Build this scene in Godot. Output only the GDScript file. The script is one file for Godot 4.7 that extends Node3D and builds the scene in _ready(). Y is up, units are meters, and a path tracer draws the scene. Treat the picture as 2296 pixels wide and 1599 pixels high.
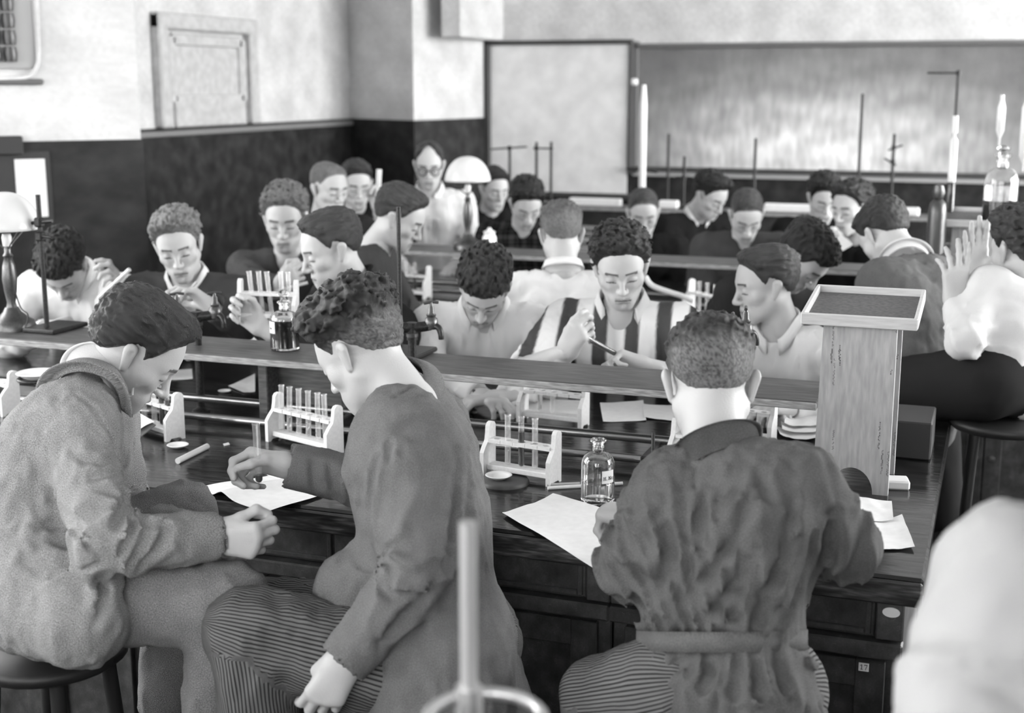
extends Node3D
# A black and white photograph of a chemistry practical: students round long laboratory benches, seen from a raised camera.

func _ready() -> void:
	noise.seed = 7
	noise.frequency = 1.0
	noise.fractal_octaves = 2
	# camera
	var cam := Camera3D.new()
	cam.name = "camera"
	add_child(cam)
	cam.position = Vector3(0, 1.86, 0)
	cam.rotation_degrees = Vector3(-11.5, 20.0, 0.0)
	cam.fov = 29.86
	cam.near = 0.05
	cam.far = 60.0
	var at := CameraAttributesPhysical.new()
	at.frustum_focal_length = 45.0
	at.frustum_focus_distance = 3.05
	at.frustum_near = 0.05
	at.frustum_far = 60.0
	at.exposure_aperture = 3.0
	cam.attributes = at
	cam.fov = 29.86
	cam.current = true
	# daylight outside, exposure
	var e := Environment.new()
	e.background_mode = Environment.BG_SKY
	var sky_m := ProceduralSkyMaterial.new()
	sky_m.sky_top_color = Color(0.80, 0.80, 0.80)
	sky_m.sky_horizon_color = Color(0.95, 0.95, 0.95)
	sky_m.ground_horizon_color = Color(0.6, 0.6, 0.6)
	sky_m.ground_bottom_color = Color(0.35, 0.35, 0.35)
	sky_m.sky_energy_multiplier = 2.0
	var sky := Sky.new()
	sky.sky_material = sky_m
	e.sky = sky
	e.tonemap_mode = Environment.TONE_MAPPER_LINEAR
	e.tonemap_exposure = 2.3
	e.sdfgi_enabled = true
	e.ssao_enabled = true
	e.ssil_enabled = true
	var we := WorldEnvironment.new()
	we.name = "world"
	we.environment = e
	add_child(we)
	# daylight coming in through the tall windows
	for z in [-3.0, -0.6, 1.8]:
		window_light(Vector3(-5.05, 2.35, z), PI / 2, Vector2(1.5, 2.4), 3.6)
	for x in [-3.2, -0.9, 1.4]:
		window_light(Vector3(x, 2.35, 3.25), 0.0, Vector2(1.5, 2.4), 1.5)
	for z in [-4.4, -6.2, -7.9, -9.5]:
		window_light(Vector3(4.5, 2.35, z), -PI / 2, Vector2(1.3, 2.4), 8.5)
	room()
	benches()
	people()
	apparatus()
	small_things()

# an area light just inside a window pane, as large as the pane; turn: the way it shines (0 = towards -z)
func window_light(at: Vector3, turn: float, size: Vector2, power: float) -> void:
	var l := AreaLight3D.new()
	l.name = "window_daylight"
	l.area_size = size
	l.light_energy = power
	l.area_range = 25.0
	l.area_attenuation = 2.0
	l.shadow_enabled = true
	add_child(l, true)
	l.position = at
	l.rotation = Vector3(-0.12, -turn, 0)

# ---------------------------------------------------------------- surface builder: tapered capsules joined by a smooth minimum, meshed as surface nets
class Bones:
	var n := 0
	var a := PackedVector3Array()
	var d := PackedVector3Array()
	var il := PackedFloat32Array()
	var r := PackedFloat32Array()
	var dr := PackedFloat32Array()
	var k := PackedFloat32Array()
	var f := PackedVector3Array()
	var fs := PackedFloat32Array()
	var cut := PackedByteArray()
	func add(p: Vector3, q: Vector3, ra: float, rb: float, kk := 0.03, flat := Vector3.ZERO, s := 1.0) -> void:
		a.append(p)
		d.append(q - p)
		il.append(1.0 / maxf((q - p).length_squared(), 1e-9))
		r.append(ra)
		dr.append(rb - ra)
		k.append(kk)
		f.append(flat.normalized() if flat != Vector3.ZERO else Vector3.ZERO)
		fs.append(s - 1.0)
		cut.append(0)
		n += 1
	func carve(p: Vector3, q: Vector3, ra: float, rb: float, kk := 0.01, flat := Vector3.ZERO, s := 1.0) -> void:
		add(p, q, ra, rb, kk, flat, s)
		cut[n - 1] = 1
	func dist(i: int, p: Vector3) -> float:
		var q := p - a[i]
		var t := clampf(q.dot(d[i]) * il[i], 0.0, 1.0)
		q -= d[i] * t
		if fs[i] != 0.0:
			q += f[i] * (q.dot(f[i]) * fs[i])
		return q.length() - r[i] - dr[i] * t
	func nearest(p: Vector3) -> int:
		var best := 0
		var bd := 1e9
		for i in n:
			if cut[i] == 0:
				var x := dist(i, p)
				if x < bd:
					bd = x
					best = i
		return best

func skin(b: Bones, cell: float, disp = null, amp := 0.0) -> Dictionary:
	var lo := Vector3.INF
	var hi := -Vector3.INF
	var kmax := 0.0
	var cuts := PackedInt32Array()
	for i in b.n:
		kmax = maxf(kmax, b.k[i])
		if b.cut[i]:
			cuts.append(i)
			continue
		for e in 2:
			var p: Vector3 = b.a[i] + b.d[i] * e
			var rr: float = b.r[i] + b.dr[i] * e
			lo = lo.min(p - Vector3.ONE * rr)
			hi = hi.max(p + Vector3.ONE * rr)
	var grow := kmax * 0.3 + amp + cell * 2.0
	lo -= Vector3.ONE * grow
	hi += Vector3.ONE * grow
	var bx := int(ceil((hi.x - lo.x) / cell / 16.0))
	var by := int(ceil((hi.y - lo.y) / cell / 16.0))
	var bz := int(ceil((hi.z - lo.z) / cell / 16.0))
	var nx := bx * 16 + 1
	var ny := by * 16 + 1
	var nz := bz * 16 + 1
	var sy := nx
	var sz := nx * ny
	var val := PackedFloat32Array()
	val.resize(nx * ny * nz)
	val.fill(9.0)
	var live := PackedInt32Array()
	var h16 := cell * 8.0 * 1.7321
	var h4 := cell * 2.0 * 1.7321
	var use_disp: bool = disp != null
	var near := cell * 2.0 + amp
	var ba := b.a
	var bd := b.d
	var bil := b.il
	var br := b.r
	var bdr := b.dr
	var bk := b.k
	var bf := b.f
	var bfs := b.fs
	var bcut := b.cut
	var cd := PackedFloat32Array()
	cd.resize(b.n)
	for Z in bz:
		for Y in by:
			for X in bx:
				var c := lo + Vector3(X * 16 + 8, Y * 16 + 8, Z * 16 + 8) * cell
				var big := PackedInt32Array()
				var m := 9.0
				for i in b.n:
					var x := b.dist(i, c)
					cd[i] = x
					if not bcut[i]:
						m = minf(m, x)
				if m > h16 * 1.05 + kmax * 0.5 + amp:
					continue
				for i in b.n:
					if cd[i] < m + 2.1 * h16 + kmax + amp:
						big.append(i)
				for z4 in 4:
					for y4 in 4:
						for x4 in 4:
							var x0 := X * 16 + x4 * 4
							var y0 := Y * 16 + y4 * 4
							var z0 := Z * 16 + z4 * 4
							var c4 := lo + Vector3(x0 + 2, y0 + 2, z0 + 2) * cell
							var m4 := 9.0
							var mc := 9.0
							for i in big:
								var x := b.dist(i, c4)
								cd[i] = x
								if bcut[i]:
									mc = minf(mc, x)
								else:
									m4 = minf(m4, x)
							if m4 > h4 * 1.3 + kmax * 0.5 + amp:
								continue
							if m4 < -(h4 * 1.3 + amp) and mc > h4 * 1.3 + amp:
								continue
							var sel := PackedInt32Array()
							for i in big:
								if bcut[i]:
									if cd[i] < h4 * 1.5 + bk[i] + amp:
										sel.append(i)
								elif cd[i] < m4 + 2.4 * h4 + bk[i]:
									sel.append(i)
							live.append(x0 + y0 * sy + z0 * sz)
							for z in range(z0, z0 + 5):
								for y in range(y0, y0 + 5):
									var at := x0 + y * sy + z * sz
									for x in 5:
										if val[at + x] != 9.0:
											continue
										var p := lo + Vector3(x0 + x, y, z) * cell
										var s := 8.0
										for i in sel:
											var q := p - ba[i]
											var t := clampf(q.dot(bd[i]) * bil[i], 0.0, 1.0)
											q -= bd[i] * t
											if bfs[i] != 0.0:
												q += bf[i] * (q.dot(bf[i]) * bfs[i])
											var e := q.length() - br[i] - bdr[i] * t
											var kk := bk[i]
											if bcut[i]:
												e = -e
												var w := kk - absf(s - e)
												s = maxf(s, e)
												if w > 0.0:
													s += w * w * 0.25 / kk
											else:
												var w := kk - absf(s - e)
												s = minf(s, e)
												if w > 0.0:
													s -= w * w * 0.25 / kk
										if use_disp and absf(s) < near:
											s += disp.call(p)
										val[at + x] = s
	var vid := PackedInt32Array()
	vid.resize(val.size())
	vid.fill(-1)
	var vs := PackedVector3Array()
	var cells := PackedInt32Array()
	var off := PackedInt32Array([0, 1, sy, sy + 1, sz, sz + 1, sz + sy, sz + sy + 1])
	var ec := PackedInt32Array([0, 1, 2, 3, 4, 5, 6, 7, 0, 2, 1, 3, 4, 6, 5, 7, 0, 4, 1, 5, 2, 6, 3, 7])
	for base in live:
		for z in 4:
			for y in 4:
				for x in 4:
					var o := base + x + y * sy + z * sz
					var v0 := val[o]
					var v1 := val[o + 1]
					var v2 := val[o + sy]
					var v3 := val[o + sy + 1]
					var v4 := val[o + sz]
					var v5 := val[o + sz + 1]
					var v6 := val[o + sz + sy]
					var v7 := val[o + sz + sy + 1]
					var ins := v0 < 0.0
					if (v1 < 0.0) == ins and (v2 < 0.0) == ins and (v3 < 0.0) == ins and (v4 < 0.0) == ins and (v5 < 0.0) == ins and (v6 < 0.0) == ins and (v7 < 0.0) == ins:
						continue
					var v := [v0, v1, v2, v3, v4, v5, v6, v7]
					var sum := Vector3.ZERO
					var cnt := 0
					for e in 12:
						var i: int = ec[e * 2]
						var j: int = ec[e * 2 + 1]
						var vi: float = v[i]
						var vj: float = v[j]
						if (vi < 0.0) != (vj < 0.0):
							var t := vi / (vi - vj)
							var pi := Vector3(i & 1, (i >> 1) & 1, i >> 2)
							var pj := Vector3(j & 1, (j >> 1) & 1, j >> 2)
							sum += pi.lerp(pj, t)
							cnt += 1
					vid[o] = vs.size()
					cells.append(o)
					var cx := o % sy
					var cy := (o / sy) % ny
					var cz := o / sz
					vs.append(lo + (Vector3(cx, cy, cz) + sum / cnt) * cell)
	var idx := PackedInt32Array()
	var nrm := PackedVector3Array()
	nrm.resize(vs.size())
	var st := [1, sy, sz]
	for o in cells:
		var ins := val[o] < 0.0
		for ax in 3:
			var s1: int = st[ax]
			var in2 := val[o + s1] < 0.0
			if ins == in2:
				continue
			var su: int = st[(ax + 1) % 3]
			var sv: int = st[(ax + 2) % 3]
			var i0 := vid[o]
			var i1 := vid[o - su]
			var i2 := vid[o - su - sv]
			var i3 := vid[o - sv]
			if i1 < 0 or i2 < 0 or i3 < 0:
				continue
			var q := PackedInt32Array([i0, i2, i3, i0, i1, i2] if not ins else [i0, i3, i2, i0, i2, i1])
			idx.append_array(q)
			var fn := (vs[i2] - vs[i0]).cross(vs[i3] - vs[i1])
			if not ins:
				fn = -fn
			nrm[i0] += fn
			nrm[i1] += fn
			nrm[i2] += fn
			nrm[i3] += fn
	for i in nrm.size():
		nrm[i] = nrm[i].normalized()
	return {"v": vs, "n": nrm, "i": idx}

func to_mesh(g: Dictionary) -> ArrayMesh:
	var arr := []
	arr.resize(Mesh.ARRAY_MAX)
	arr[Mesh.ARRAY_VERTEX] = g.v
	arr[Mesh.ARRAY_NORMAL] = g.n
	arr[Mesh.ARRAY_INDEX] = g.i
	if g.has("c"):
		arr[Mesh.ARRAY_COLOR] = g.c
	if g.has("uv"):
		arr[Mesh.ARRAY_TEX_UV] = g.uv
	var m := ArrayMesh.new()
	m.add_surface_from_arrays(Mesh.PRIMITIVE_TRIANGLES, arr)
	return m

# joins geometry g, moved by t (mirrored if t turns it inside out), onto geometry `to`
func join(to: Dictionary, g: Dictionary, t: Transform3D) -> void:
	var at: int = to.v.size()
	var nb := t.basis.inverse().transposed()
	var flip := t.basis.determinant() < 0.0
	to.v.append_array(t * (g.v as PackedVector3Array))
	var ns := PackedVector3Array()
	for x: Vector3 in g.n:
		ns.append((nb * x).normalized())
	to.n.append_array(ns)
	var src: PackedInt32Array = g.i
	var out := PackedInt32Array()
	out.resize(src.size())
	for j in range(0, src.size(), 3):
		out[j] = src[j] + at
		out[j + 1] = src[j + (2 if flip else 1)] + at
		out[j + 2] = src[j + (1 if flip else 2)] + at
	to.i.append_array(out)
	if to.has("c"):
		if g.has("c"):
			to.c.append_array(g.c)
		else:
			var cc := PackedColorArray()
			cc.resize(g.v.size())
			cc.fill(Color.WHITE)
			to.c.append_array(cc)

# ---------------------------------------------------------------- nodes and names
var taken := {}

func numbered(called: String) -> String:
	var n: int = taken.get(called, 0)
	taken[called] = n + 1
	return called if n == 0 else "%s_%03d" % [called, n]

func tag(o: Node3D, label: String, category: String, group := "") -> Node3D:
	o.set_meta("label", label)
	o.set_meta("category", category)
	if group != "":
		o.set_meta("group", group)
	return o

func thing(called: String, label: String, category: String, at := Vector3.ZERO, turn := 0.0, group := "") -> Node3D:
	var o := Node3D.new()
	o.name = numbered(called)
	add_child(o)
	o.position = at
	o.rotation.y = turn
	return tag(o, label, category, group)

func mesh_of(st: SurfaceTool) -> ArrayMesh:
	st.generate_normals()
	st.index()
	return st.commit()

func obj(called: String, shape: Variant, m: Material, parent: Node3D = self) -> MeshInstance3D:
	var o := MeshInstance3D.new()
	o.name = numbered(called) if parent == self else called
	o.mesh = mesh_of(shape) if shape is SurfaceTool else shape
	o.material_override = m
	parent.add_child(o, true)
	return o

func struct(called: String, shape: Variant, m: Material, parent: Node3D = self) -> MeshInstance3D:
	var o := obj(called, shape, m, parent)
	if parent == self:
		o.set_meta("kind", "structure")
	return o

func copy_of(o: Node3D, at: Vector3, turn: float, label := "", group := "") -> Node3D:
	var c: Node3D = o.duplicate()
	c.name = numbered(RegEx.create_from_string("_\\d+$").sub(o.name, ""))
	add_child(c)
	c.position = at
	c.rotation.y = turn
	if label != "":
		c.set_meta("label", label)
	if group != "":
		c.set_meta("group", group)
	return c

# ---------------------------------------------------------------- shapes
func st_new() -> SurfaceTool:
	var st := SurfaceTool.new()
	st.begin(Mesh.PRIMITIVE_TRIANGLES)
	return st

func quad(st: SurfaceTool, a: Vector3, b: Vector3, c: Vector3, d: Vector3) -> void:
	for v: Vector3 in [a, b, c, a, c, d]:
		st.add_vertex(v)

func add_box(st: SurfaceTool, c: Vector3, size: Vector3, bev := 0.002, t := Transform3D.IDENTITY) -> SurfaceTool:
	st.set_smooth_group(-1)
	var h := size * 0.5
	var e := minf(bev, minf(h.x, minf(h.y, h.z)) * 0.6)
	var pt := func(sx: float, sy: float, sz: float, ax: int) -> Vector3:
		var v := Vector3(sx * (h.x - (0.0 if ax == 0 else e)), sy * (h.y - (0.0 if ax == 1 else e)), sz * (h.z - (0.0 if ax == 2 else e)))
		return t * (c + v)
	for s in [-1.0, 1.0]:
		var f: Array = [pt.call(s, -1, -1, 0), pt.call(s, -1, 1, 0), pt.call(s, 1, 1, 0), pt.call(s, 1, -1, 0)]
		var g: Array = [pt.call(-1, s, -1, 1), pt.call(1, s, -1, 1), pt.call(1, s, 1, 1), pt.call(-1, s, 1, 1)]
		var k: Array = [pt.call(-1, -1, s, 2), pt.call(-1, 1, s, 2), pt.call(1, 1, s, 2), pt.call(1, -1, s, 2)]
		for q: Array in [f, g, k]:
			if s < 0.0:
				quad(st, q[3], q[2], q[1], q[0])
			else:
				quad(st, q[0], q[1], q[2], q[3])
	for a in [-1.0, 1.0]:
		for b in [-1.0, 1.0]:
			var q := [[pt.call(a, b, -1, 0), pt.call(a, b, 1, 0), pt.call(a, b, 1, 1), pt.call(a, b, -1, 1)], [pt.call(-1, a, b, 1), pt.call(1, a, b, 1), pt.call(1, a, b, 2), pt.call(-1, a, b, 2)], [pt.call(a, -1, b, 2), pt.call(a, 1, b, 2), pt.call(a, 1, b, 0), pt.call(a, -1, b, 0)]]
			for w: Array in q:
				if a * b < 0.0:
					quad(st, w[0], w[1], w[2], w[3])
				else:
					quad(st, w[3], w[2], w[1], w[0])
			for s in [-1.0, 1.0]:
				var tri: Array = [pt.call(a, b, s, 0), pt.call(a, b, s, 1), pt.call(a, b, s, 2)]
				if a * b * s < 0.0:
					tri.reverse()
				for v: Vector3 in [tri[0], tri[1], tri[2]]:
					st.add_vertex(v)
	return st

func box(c: Vector3, size: Vector3, bev := 0.002) -> SurfaceTool:
	return add_box(st_new(), c, size, bev)

# profile of (radius, height), turned about y; closed where the radius is nought
func add_lathe(st: SurfaceTool, prof: Array, seg := 32, t := Transform3D.IDENTITY, sharp := 0.6) -> SurfaceTool:
	var group := 1
	for k in prof.size() - 1:
		var a: Vector2 = prof[k]
		var b: Vector2 = prof[k + 1]
		if k > 0 and ((b - a).normalized().dot((a - (prof[k - 1] as Vector2)).normalized()) < sharp):
			group += 1
		st.set_smooth_group(group)
		for i in seg:
			var u := TAU * i / seg
			var w := TAU * (i + 1) / seg
			var p := t * Vector3(cos(u) * a.x, a.y, sin(u) * a.x)
			var q := t * Vector3(cos(w) * a.x, a.y, sin(w) * a.x)
			var r := t * Vector3(cos(w) * b.x, b.y, sin(w) * b.x)
			var s := t * Vector3(cos(u) * b.x, b.y, sin(u) * b.x)
			if a.x > 1e-6:
				for v: Vector3 in [p, q, r]:
					st.add_vertex(v)
			if b.x > 1e-6:
				for v: Vector3 in [p, r, s]:
					st.add_vertex(v)
	return st

func lathe(prof: Array, seg := 32) -> SurfaceTool:
	return add_lathe(st_new(), prof, seg)

func add_tube(st: SurfaceTool, path: Array, r: float, seg := 12, r2 := -1.0) -> SurfaceTool:
	st.set_smooth_group(1)
	var rings := []
	var prev := Vector3.ZERO
	for i in path.size():
		var dir: Vector3 = ((path[mini(i + 1, path.size() - 1)] as Vector3) - (path[maxi(i - 1, 0)] as Vector3)).normalized()
		var x: Vector3 = (prev - dir * prev.dot(dir)) if prev != Vector3.ZERO else dir.cross(Vector3.UP if absf(dir.y) < 0.9 else Vector3.RIGHT)
		x = x.normalized()
		prev = x
		var y := dir.cross(x)
		var rr := r if r2 < 0.0 else lerpf(r, r2, float(i) / (path.size() - 1))
		var ring := []
		for k in seg:
			ring.append((path[i] as Vector3) + (x * cos(TAU * k / seg) + y * sin(TAU * k / seg)) * rr)
		rings.append(ring)
	for i in path.size() - 1:
		for k in seg:
			var n := (k + 1) % seg
			quad(st, rings[i][k], rings[i + 1][k], rings[i + 1][n], rings[i][n])
	st.set_smooth_group(-1)
	for k in range(1, seg - 1):
		for v: Vector3 in [rings[0][0], rings[0][k], rings[0][k + 1]]:
			st.add_vertex(v)
		var l: Array = rings[-1]
		for v: Vector3 in [l[0], l[k + 1], l[k]]:
			st.add_vertex(v)
	return st

func tube(path: Array, r: float, seg := 12, r2 := -1.0) -> SurfaceTool:
	return add_tube(st_new(), path, r, seg, r2)

func curve(points: Array, per := 8) -> Array:
	var out := []
	for i in points.size() - 1:
		var p0: Vector3 = points[maxi(i - 1, 0)]
		var p1: Vector3 = points[i]
		var p2: Vector3 = points[i + 1]
		var p3: Vector3 = points[mini(i + 2, points.size() - 1)]
		for k in per:
			out.append(p1.cubic_interpolate(p2, p0, p3, float(k) / per))
	out.append(points[-1])
	return out

# outline in x and y, thick along z (centred), moved by t
func add_prism(st: SurfaceTool, outline: PackedVector2Array, thick: float, t := Transform3D.IDENTITY) -> SurfaceTool:
	st.set_smooth_group(-1)
	var tri := Geometry2D.triangulate_polygon(outline)
	var cw := Geometry2D.is_polygon_clockwise(outline)
	var h := thick * 0.5
	for i in range(0, tri.size(), 3):
		var a := outline[tri[i]]
		var b := outline[tri[i + 1]]
		var c := outline[tri[i + 2]]
		if (b - a).cross(c - a) > 0.0:
			var s := b
			b = c
			c = s
		for v: Vector3 in [Vector3(a.x, a.y, h), Vector3(c.x, c.y, h), Vector3(b.x, b.y, h), Vector3(a.x, a.y, -h), Vector3(b.x, b.y, -h), Vector3(c.x, c.y, -h)]:
			st.add_vertex(t * v)
	for i in outline.size():
		var a := outline[i]
		var b := outline[(i + 1) % outline.size()]
		if not cw:
			quad(st, t * Vector3(a.x, a.y, h), t * Vector3(b.x, b.y, h), t * Vector3(b.x, b.y, -h), t * Vector3(a.x, a.y, -h))
		else:
			quad(st, t * Vector3(b.x, b.y, h), t * Vector3(a.x, a.y, h), t * Vector3(a.x, a.y, -h), t * Vector3(b.x, b.y, -h))
	return st

# a sheet of paper between four corners, with a lift over it
func add_sheet(st: SurfaceTool, a: Vector3, b: Vector3, c: Vector3, d: Vector3, lift: Variant, n := 12, thick := 0.0008) -> SurfaceTool:
	if (b - a).cross(d - a).y > 0.0:
		var w := b
		b = d
		d = w
	st.set_smooth_group(1)
	var p := func(i: int, k: int) -> Vector3:
		var u := float(i) / n
		var v := float(k) / n
		return a.lerp(b, u).lerp(d.lerp(c, u), v) + Vector3.UP * (lift.call(u, v) as float)
	var dn := Vector3(0, -thick, 0)
	for i in n:
		for k in n:
			quad(st, p.call(i, k), p.call(i + 1, k), p.call(i + 1, k + 1), p.call(i, k + 1))
	st.set_smooth_group(2)
	for i in n:
		for k in n:
			quad(st, p.call(i, k + 1) + dn, p.call(i + 1, k + 1) + dn, p.call(i + 1, k) + dn, p.call(i, k) + dn)
	st.set_smooth_group(-1)
	for i in n:
		quad(st, p.call(i + 1, 0), p.call(i, 0), p.call(i, 0) + dn, p.call(i + 1, 0) + dn)
		quad(st, p.call(i, n), p.call(i + 1, n), p.call(i + 1, n) + dn, p.call(i, n) + dn)
		quad(st, p.call(0, i), p.call(0, i + 1), p.call(0, i + 1) + dn, p.call(0, i) + dn)
		quad(st, p.call(n, i + 1), p.call(n, i), p.call(n, i) + dn, p.call(n, i + 1) + dn)
	return st

# ---------------------------------------------------------------- materials (the photograph is black and white: every colour is a grey)
var mats := {}

func grey(linear: float) -> Color:
	return Color(linear, linear, linear).linear_to_srgb()

func noise_tex(freq: float, kind := FastNoiseLite.TYPE_SIMPLEX_SMOOTH, lo := 0.0, hi := 1.0, octaves := 4, normal := 0.0, size := 256) -> NoiseTexture2D:
	var key := "n%s %s %s %s %s %s %s" % [freq, kind, lo, hi, octaves, normal, size]
	if mats.has(key):
		return mats[key]
	var f := FastNoiseLite.new()
	f.noise_type = kind
	f.frequency = freq
	f.fractal_octaves = octaves
	f.seed = 11
	var t := NoiseTexture2D.new()
	t.width = size
	t.height = size
	t.seamless = true
	t.noise = f
	if normal > 0.0:
		t.as_normal_map = true
		t.bump_strength = normal
	else:
		var g := Gradient.new()
		g.set_color(0, Color(lo, lo, lo))
		g.set_color(1, Color(hi, hi, hi))
		t.color_ramp = g
	mats[key] = t
	return t

# a surface: linear grey, roughness, and what covers it
func mat(key: String, tone: float, rough: float, o := {}) -> StandardMaterial3D:
	if mats.has(key):
		return mats[key]
	var m := StandardMaterial3D.new()
	m.resource_name = key
	m.albedo_color = grey(tone)
	m.roughness = rough
	m.metallic = o.get("metal", 0.0)
	m.metallic_specular = o.get("spec", 0.5)
	if o.has("tex"):
		m.albedo_texture = o.tex
	if o.has("normal"):
		m.normal_enabled = true
		m.normal_texture = o.normal
		m.normal_scale = o.get("bump", 0.5)
	if o.has("rough_tex"):
		m.roughness_texture = o.rough_tex
	if o.has("scale"):
		m.uv1_triplanar = true
		m.uv1_scale = o.scale
		m.uv1_world_triplanar = o.get("world", false)
		m.uv1_triplanar_sharpness = 4.0
	if o.has("detail"):
		m.detail_enabled = true
		m.detail_blend_mode = BaseMaterial3D.BLEND_MODE_MUL
		m.detail_albedo = o.detail
		m.detail_uv_layer = BaseMaterial3D.DETAIL_UV_2
		m.uv2_triplanar = true
		m.uv2_scale = o.get("detail_scale", Vector3.ONE)
	m.vertex_color_use_as_albedo = o.get("vertex", false)
	mats[key] = m
	return m

func skin_mat(tone: float) -> Material:
	return mat("skin %s" % tone, tone, 0.48, {"vertex": true, "spec": 0.4, "normal": noise_tex(0.12, FastNoiseLite.TYPE_SIMPLEX_SMOOTH, 0, 1, 3, 4.0), "bump": 0.12, "scale": Vector3.ONE * 7.0})

func hair_mat() -> Material:
	return mat("hair", HAIR_MOST, 0.40, {"vertex": true, "spec": 0.5, "normal": noise_tex(0.2, FastNoiseLite.TYPE_SIMPLEX_SMOOTH, 0, 1, 3, 10.0), "bump": 0.9, "scale": Vector3(34, 30, 7)})

func cloth_mat(tone: float, weave: String) -> Material:
	var key := "cloth %s %s" % [tone, weave]
	if mats.has(key):
		return mats[key]
	var o := {"spec": 0.15, "normal": noise_tex(0.35, FastNoiseLite.TYPE_SIMPLEX, 0, 1, 2, 6.0), "bump": 0.25, "scale": Vector3.ONE * 9.0}
	match weave:
		"tweed":
			o.tex = noise_tex(0.22, FastNoiseLite.TYPE_SIMPLEX, 0.45, 1.0, 3)
			o.scale = Vector3.ONE * 6.0
			o.detail = noise_tex(0.03, FastNoiseLite.TYPE_SIMPLEX_SMOOTH, 0.90, 1.0, 4)
			o.detail_scale = Vector3.ONE * 2.2
			o.bump = 0.5
		"worn":
			o.tex = noise_tex(0.22, FastNoiseLite.TYPE_SIMPLEX, 0.74, 1.0, 3)
			o.scale = Vector3.ONE * 5.0
			o.detail = noise_tex(0.03, FastNoiseLite.TYPE_SIMPLEX_SMOOTH, 0.86, 1.0, 4)
			o.detail_scale = Vector3.ONE * 2.5
		"printed":
			o.vertex = true
		"striped":
			o.erase("scale")
			o.tex = stripes()
			o.normal = null
			o.erase("normal")
		"plaid":
			o.tex = plaid()
			o.scale = Vector3.ONE * 9.0
			o.erase("normal")
		"plain":
			o.tex = noise_tex(0.25, FastNoiseLite.TYPE_SIMPLEX, 0.90, 1.0, 3)
	var m := mat(key, tone, 0.9, o)
	return m

func stripes() -> Texture2D:
	var im := Image.create(512, 32, false, Image.FORMAT_RGB8)
	var rng := RandomNumberGenerator.new()
	rng.seed = 5
	for x in 512:
		var w := 0.5 + 0.5 * cos(TAU * x * 72.0 / 512.0)
		for y in 32:
			var v := lerpf(0.40, 1.0, smoothstep(0.10, 0.45, w)) * rng.randf_range(0.88, 1.0)
			im.set_pixel(x, y, Color(v, v, v))
	return ImageTexture.create_from_image(im)

func plaid() -> Texture2D:
	var im := Image.create(128, 128, false, Image.FORMAT_RGB8)
	for x in 128:
		for y in 128:
			var v := 0.30
			if x % 64 < 26:
				v += 0.22
			if y % 64 < 26:
				v += 0.22
			if x % 64 in [40, 41, 42] or y % 64 in [40, 41, 42]:
				v += 0.35
			im.set_pixel(x, y, Color(v, v, v))
	return ImageTexture.create_from_image(im)

func glass_mat() -> Material:
	if mats.has("glass"):
		return mats.glass
	var m := mat("glass", 0.95, 0.03, {"spec": 0.6})
	m.transparency = BaseMaterial3D.TRANSPARENCY_ALPHA
	m.albedo_color.a = 0.05
	return m

func tube_mat() -> Material:
	if mats.has("tube glass"):
		return mats["tube glass"]
	var m := mat("tube glass", 0.95, 0.03, {"spec": 0.6})
	m.transparency = BaseMaterial3D.TRANSPARENCY_ALPHA
	m.albedo_color.a = 0.11
	return m

func solid_glass() -> Material:
	if mats.has("solid glass"):
		return mats["solid glass"]
	var m := mat("solid glass", 0.98, 0.02)
	m.albedo_color.a = 0.0
	m.refraction_enabled = true
	m.refraction_scale = 0.05
	return m

func water_mat() -> Material:
	if mats.has("water"):
		return mats.water
	var m := mat("water", 0.97, 0.02)
	m.albedo_color.a = 0.0
	m.refraction_enabled = true
	m.refraction_scale = 0.033
	return m

func liquid_mat() -> Material:
	return mat("dark liquid", 0.012, 0.08)

func pale_wood() -> Material:
	return mat("pale wood", 0.78, 0.6, {"tex": noise_tex(0.05, FastNoiseLite.TYPE_SIMPLEX_SMOOTH, 0.94, 1.0, 4), "scale": Vector3(3, 3, 3) * 2.0})

func paper_mat() -> Material:
	return mat("paper", 0.80, 0.8, {"tex": noise_tex(0.03, FastNoiseLite.TYPE_SIMPLEX_SMOOTH, 0.96, 1.0, 4), "scale": Vector3.ONE * 4.0})

func iron_mat() -> Material:
	return mat("dark iron", 0.05, 0.38, {"metal": 0.5, "tex": noise_tex(0.06, FastNoiseLite.TYPE_SIMPLEX, 0.55, 1.0, 4), "scale": Vector3.ONE * 6.0})

func steel_mat() -> Material:
	return mat("pipe metal", 0.30, 0.22, {"metal": 0.85})

func brass_mat() -> Material:
	return mat("worn brass", 0.14, 0.36, {"metal": 0.8, "tex": noise_tex(0.06, FastNoiseLite.TYPE_SIMPLEX, 0.82, 1.0, 4), "scale": Vector3.ONE * 8.0})

func enamel_mat() -> Material:
	return mat("white enamel", 0.86, 0.22)

func bench_mat() -> Material:
	return mat("varnished bench top", 0.042, 0.24, {"tex": noise_tex(0.05, FastNoiseLite.TYPE_SIMPLEX_SMOOTH, 0.45, 1.0, 5), "scale": Vector3(0.5, 4.0, 4.0), "rough_tex": noise_tex(0.04, FastNoiseLite.TYPE_SIMPLEX_SMOOTH, 0.45, 1.0, 4), "detail": noise_tex(0.02, FastNoiseLite.TYPE_SIMPLEX_SMOOTH, 0.55, 1.0, 4), "detail_scale": Vector3.ONE * 1.3, "normal": noise_tex(0.05, FastNoiseLite.TYPE_SIMPLEX_SMOOTH, 0, 1, 4, 2.0), "bump": 0.12})

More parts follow.
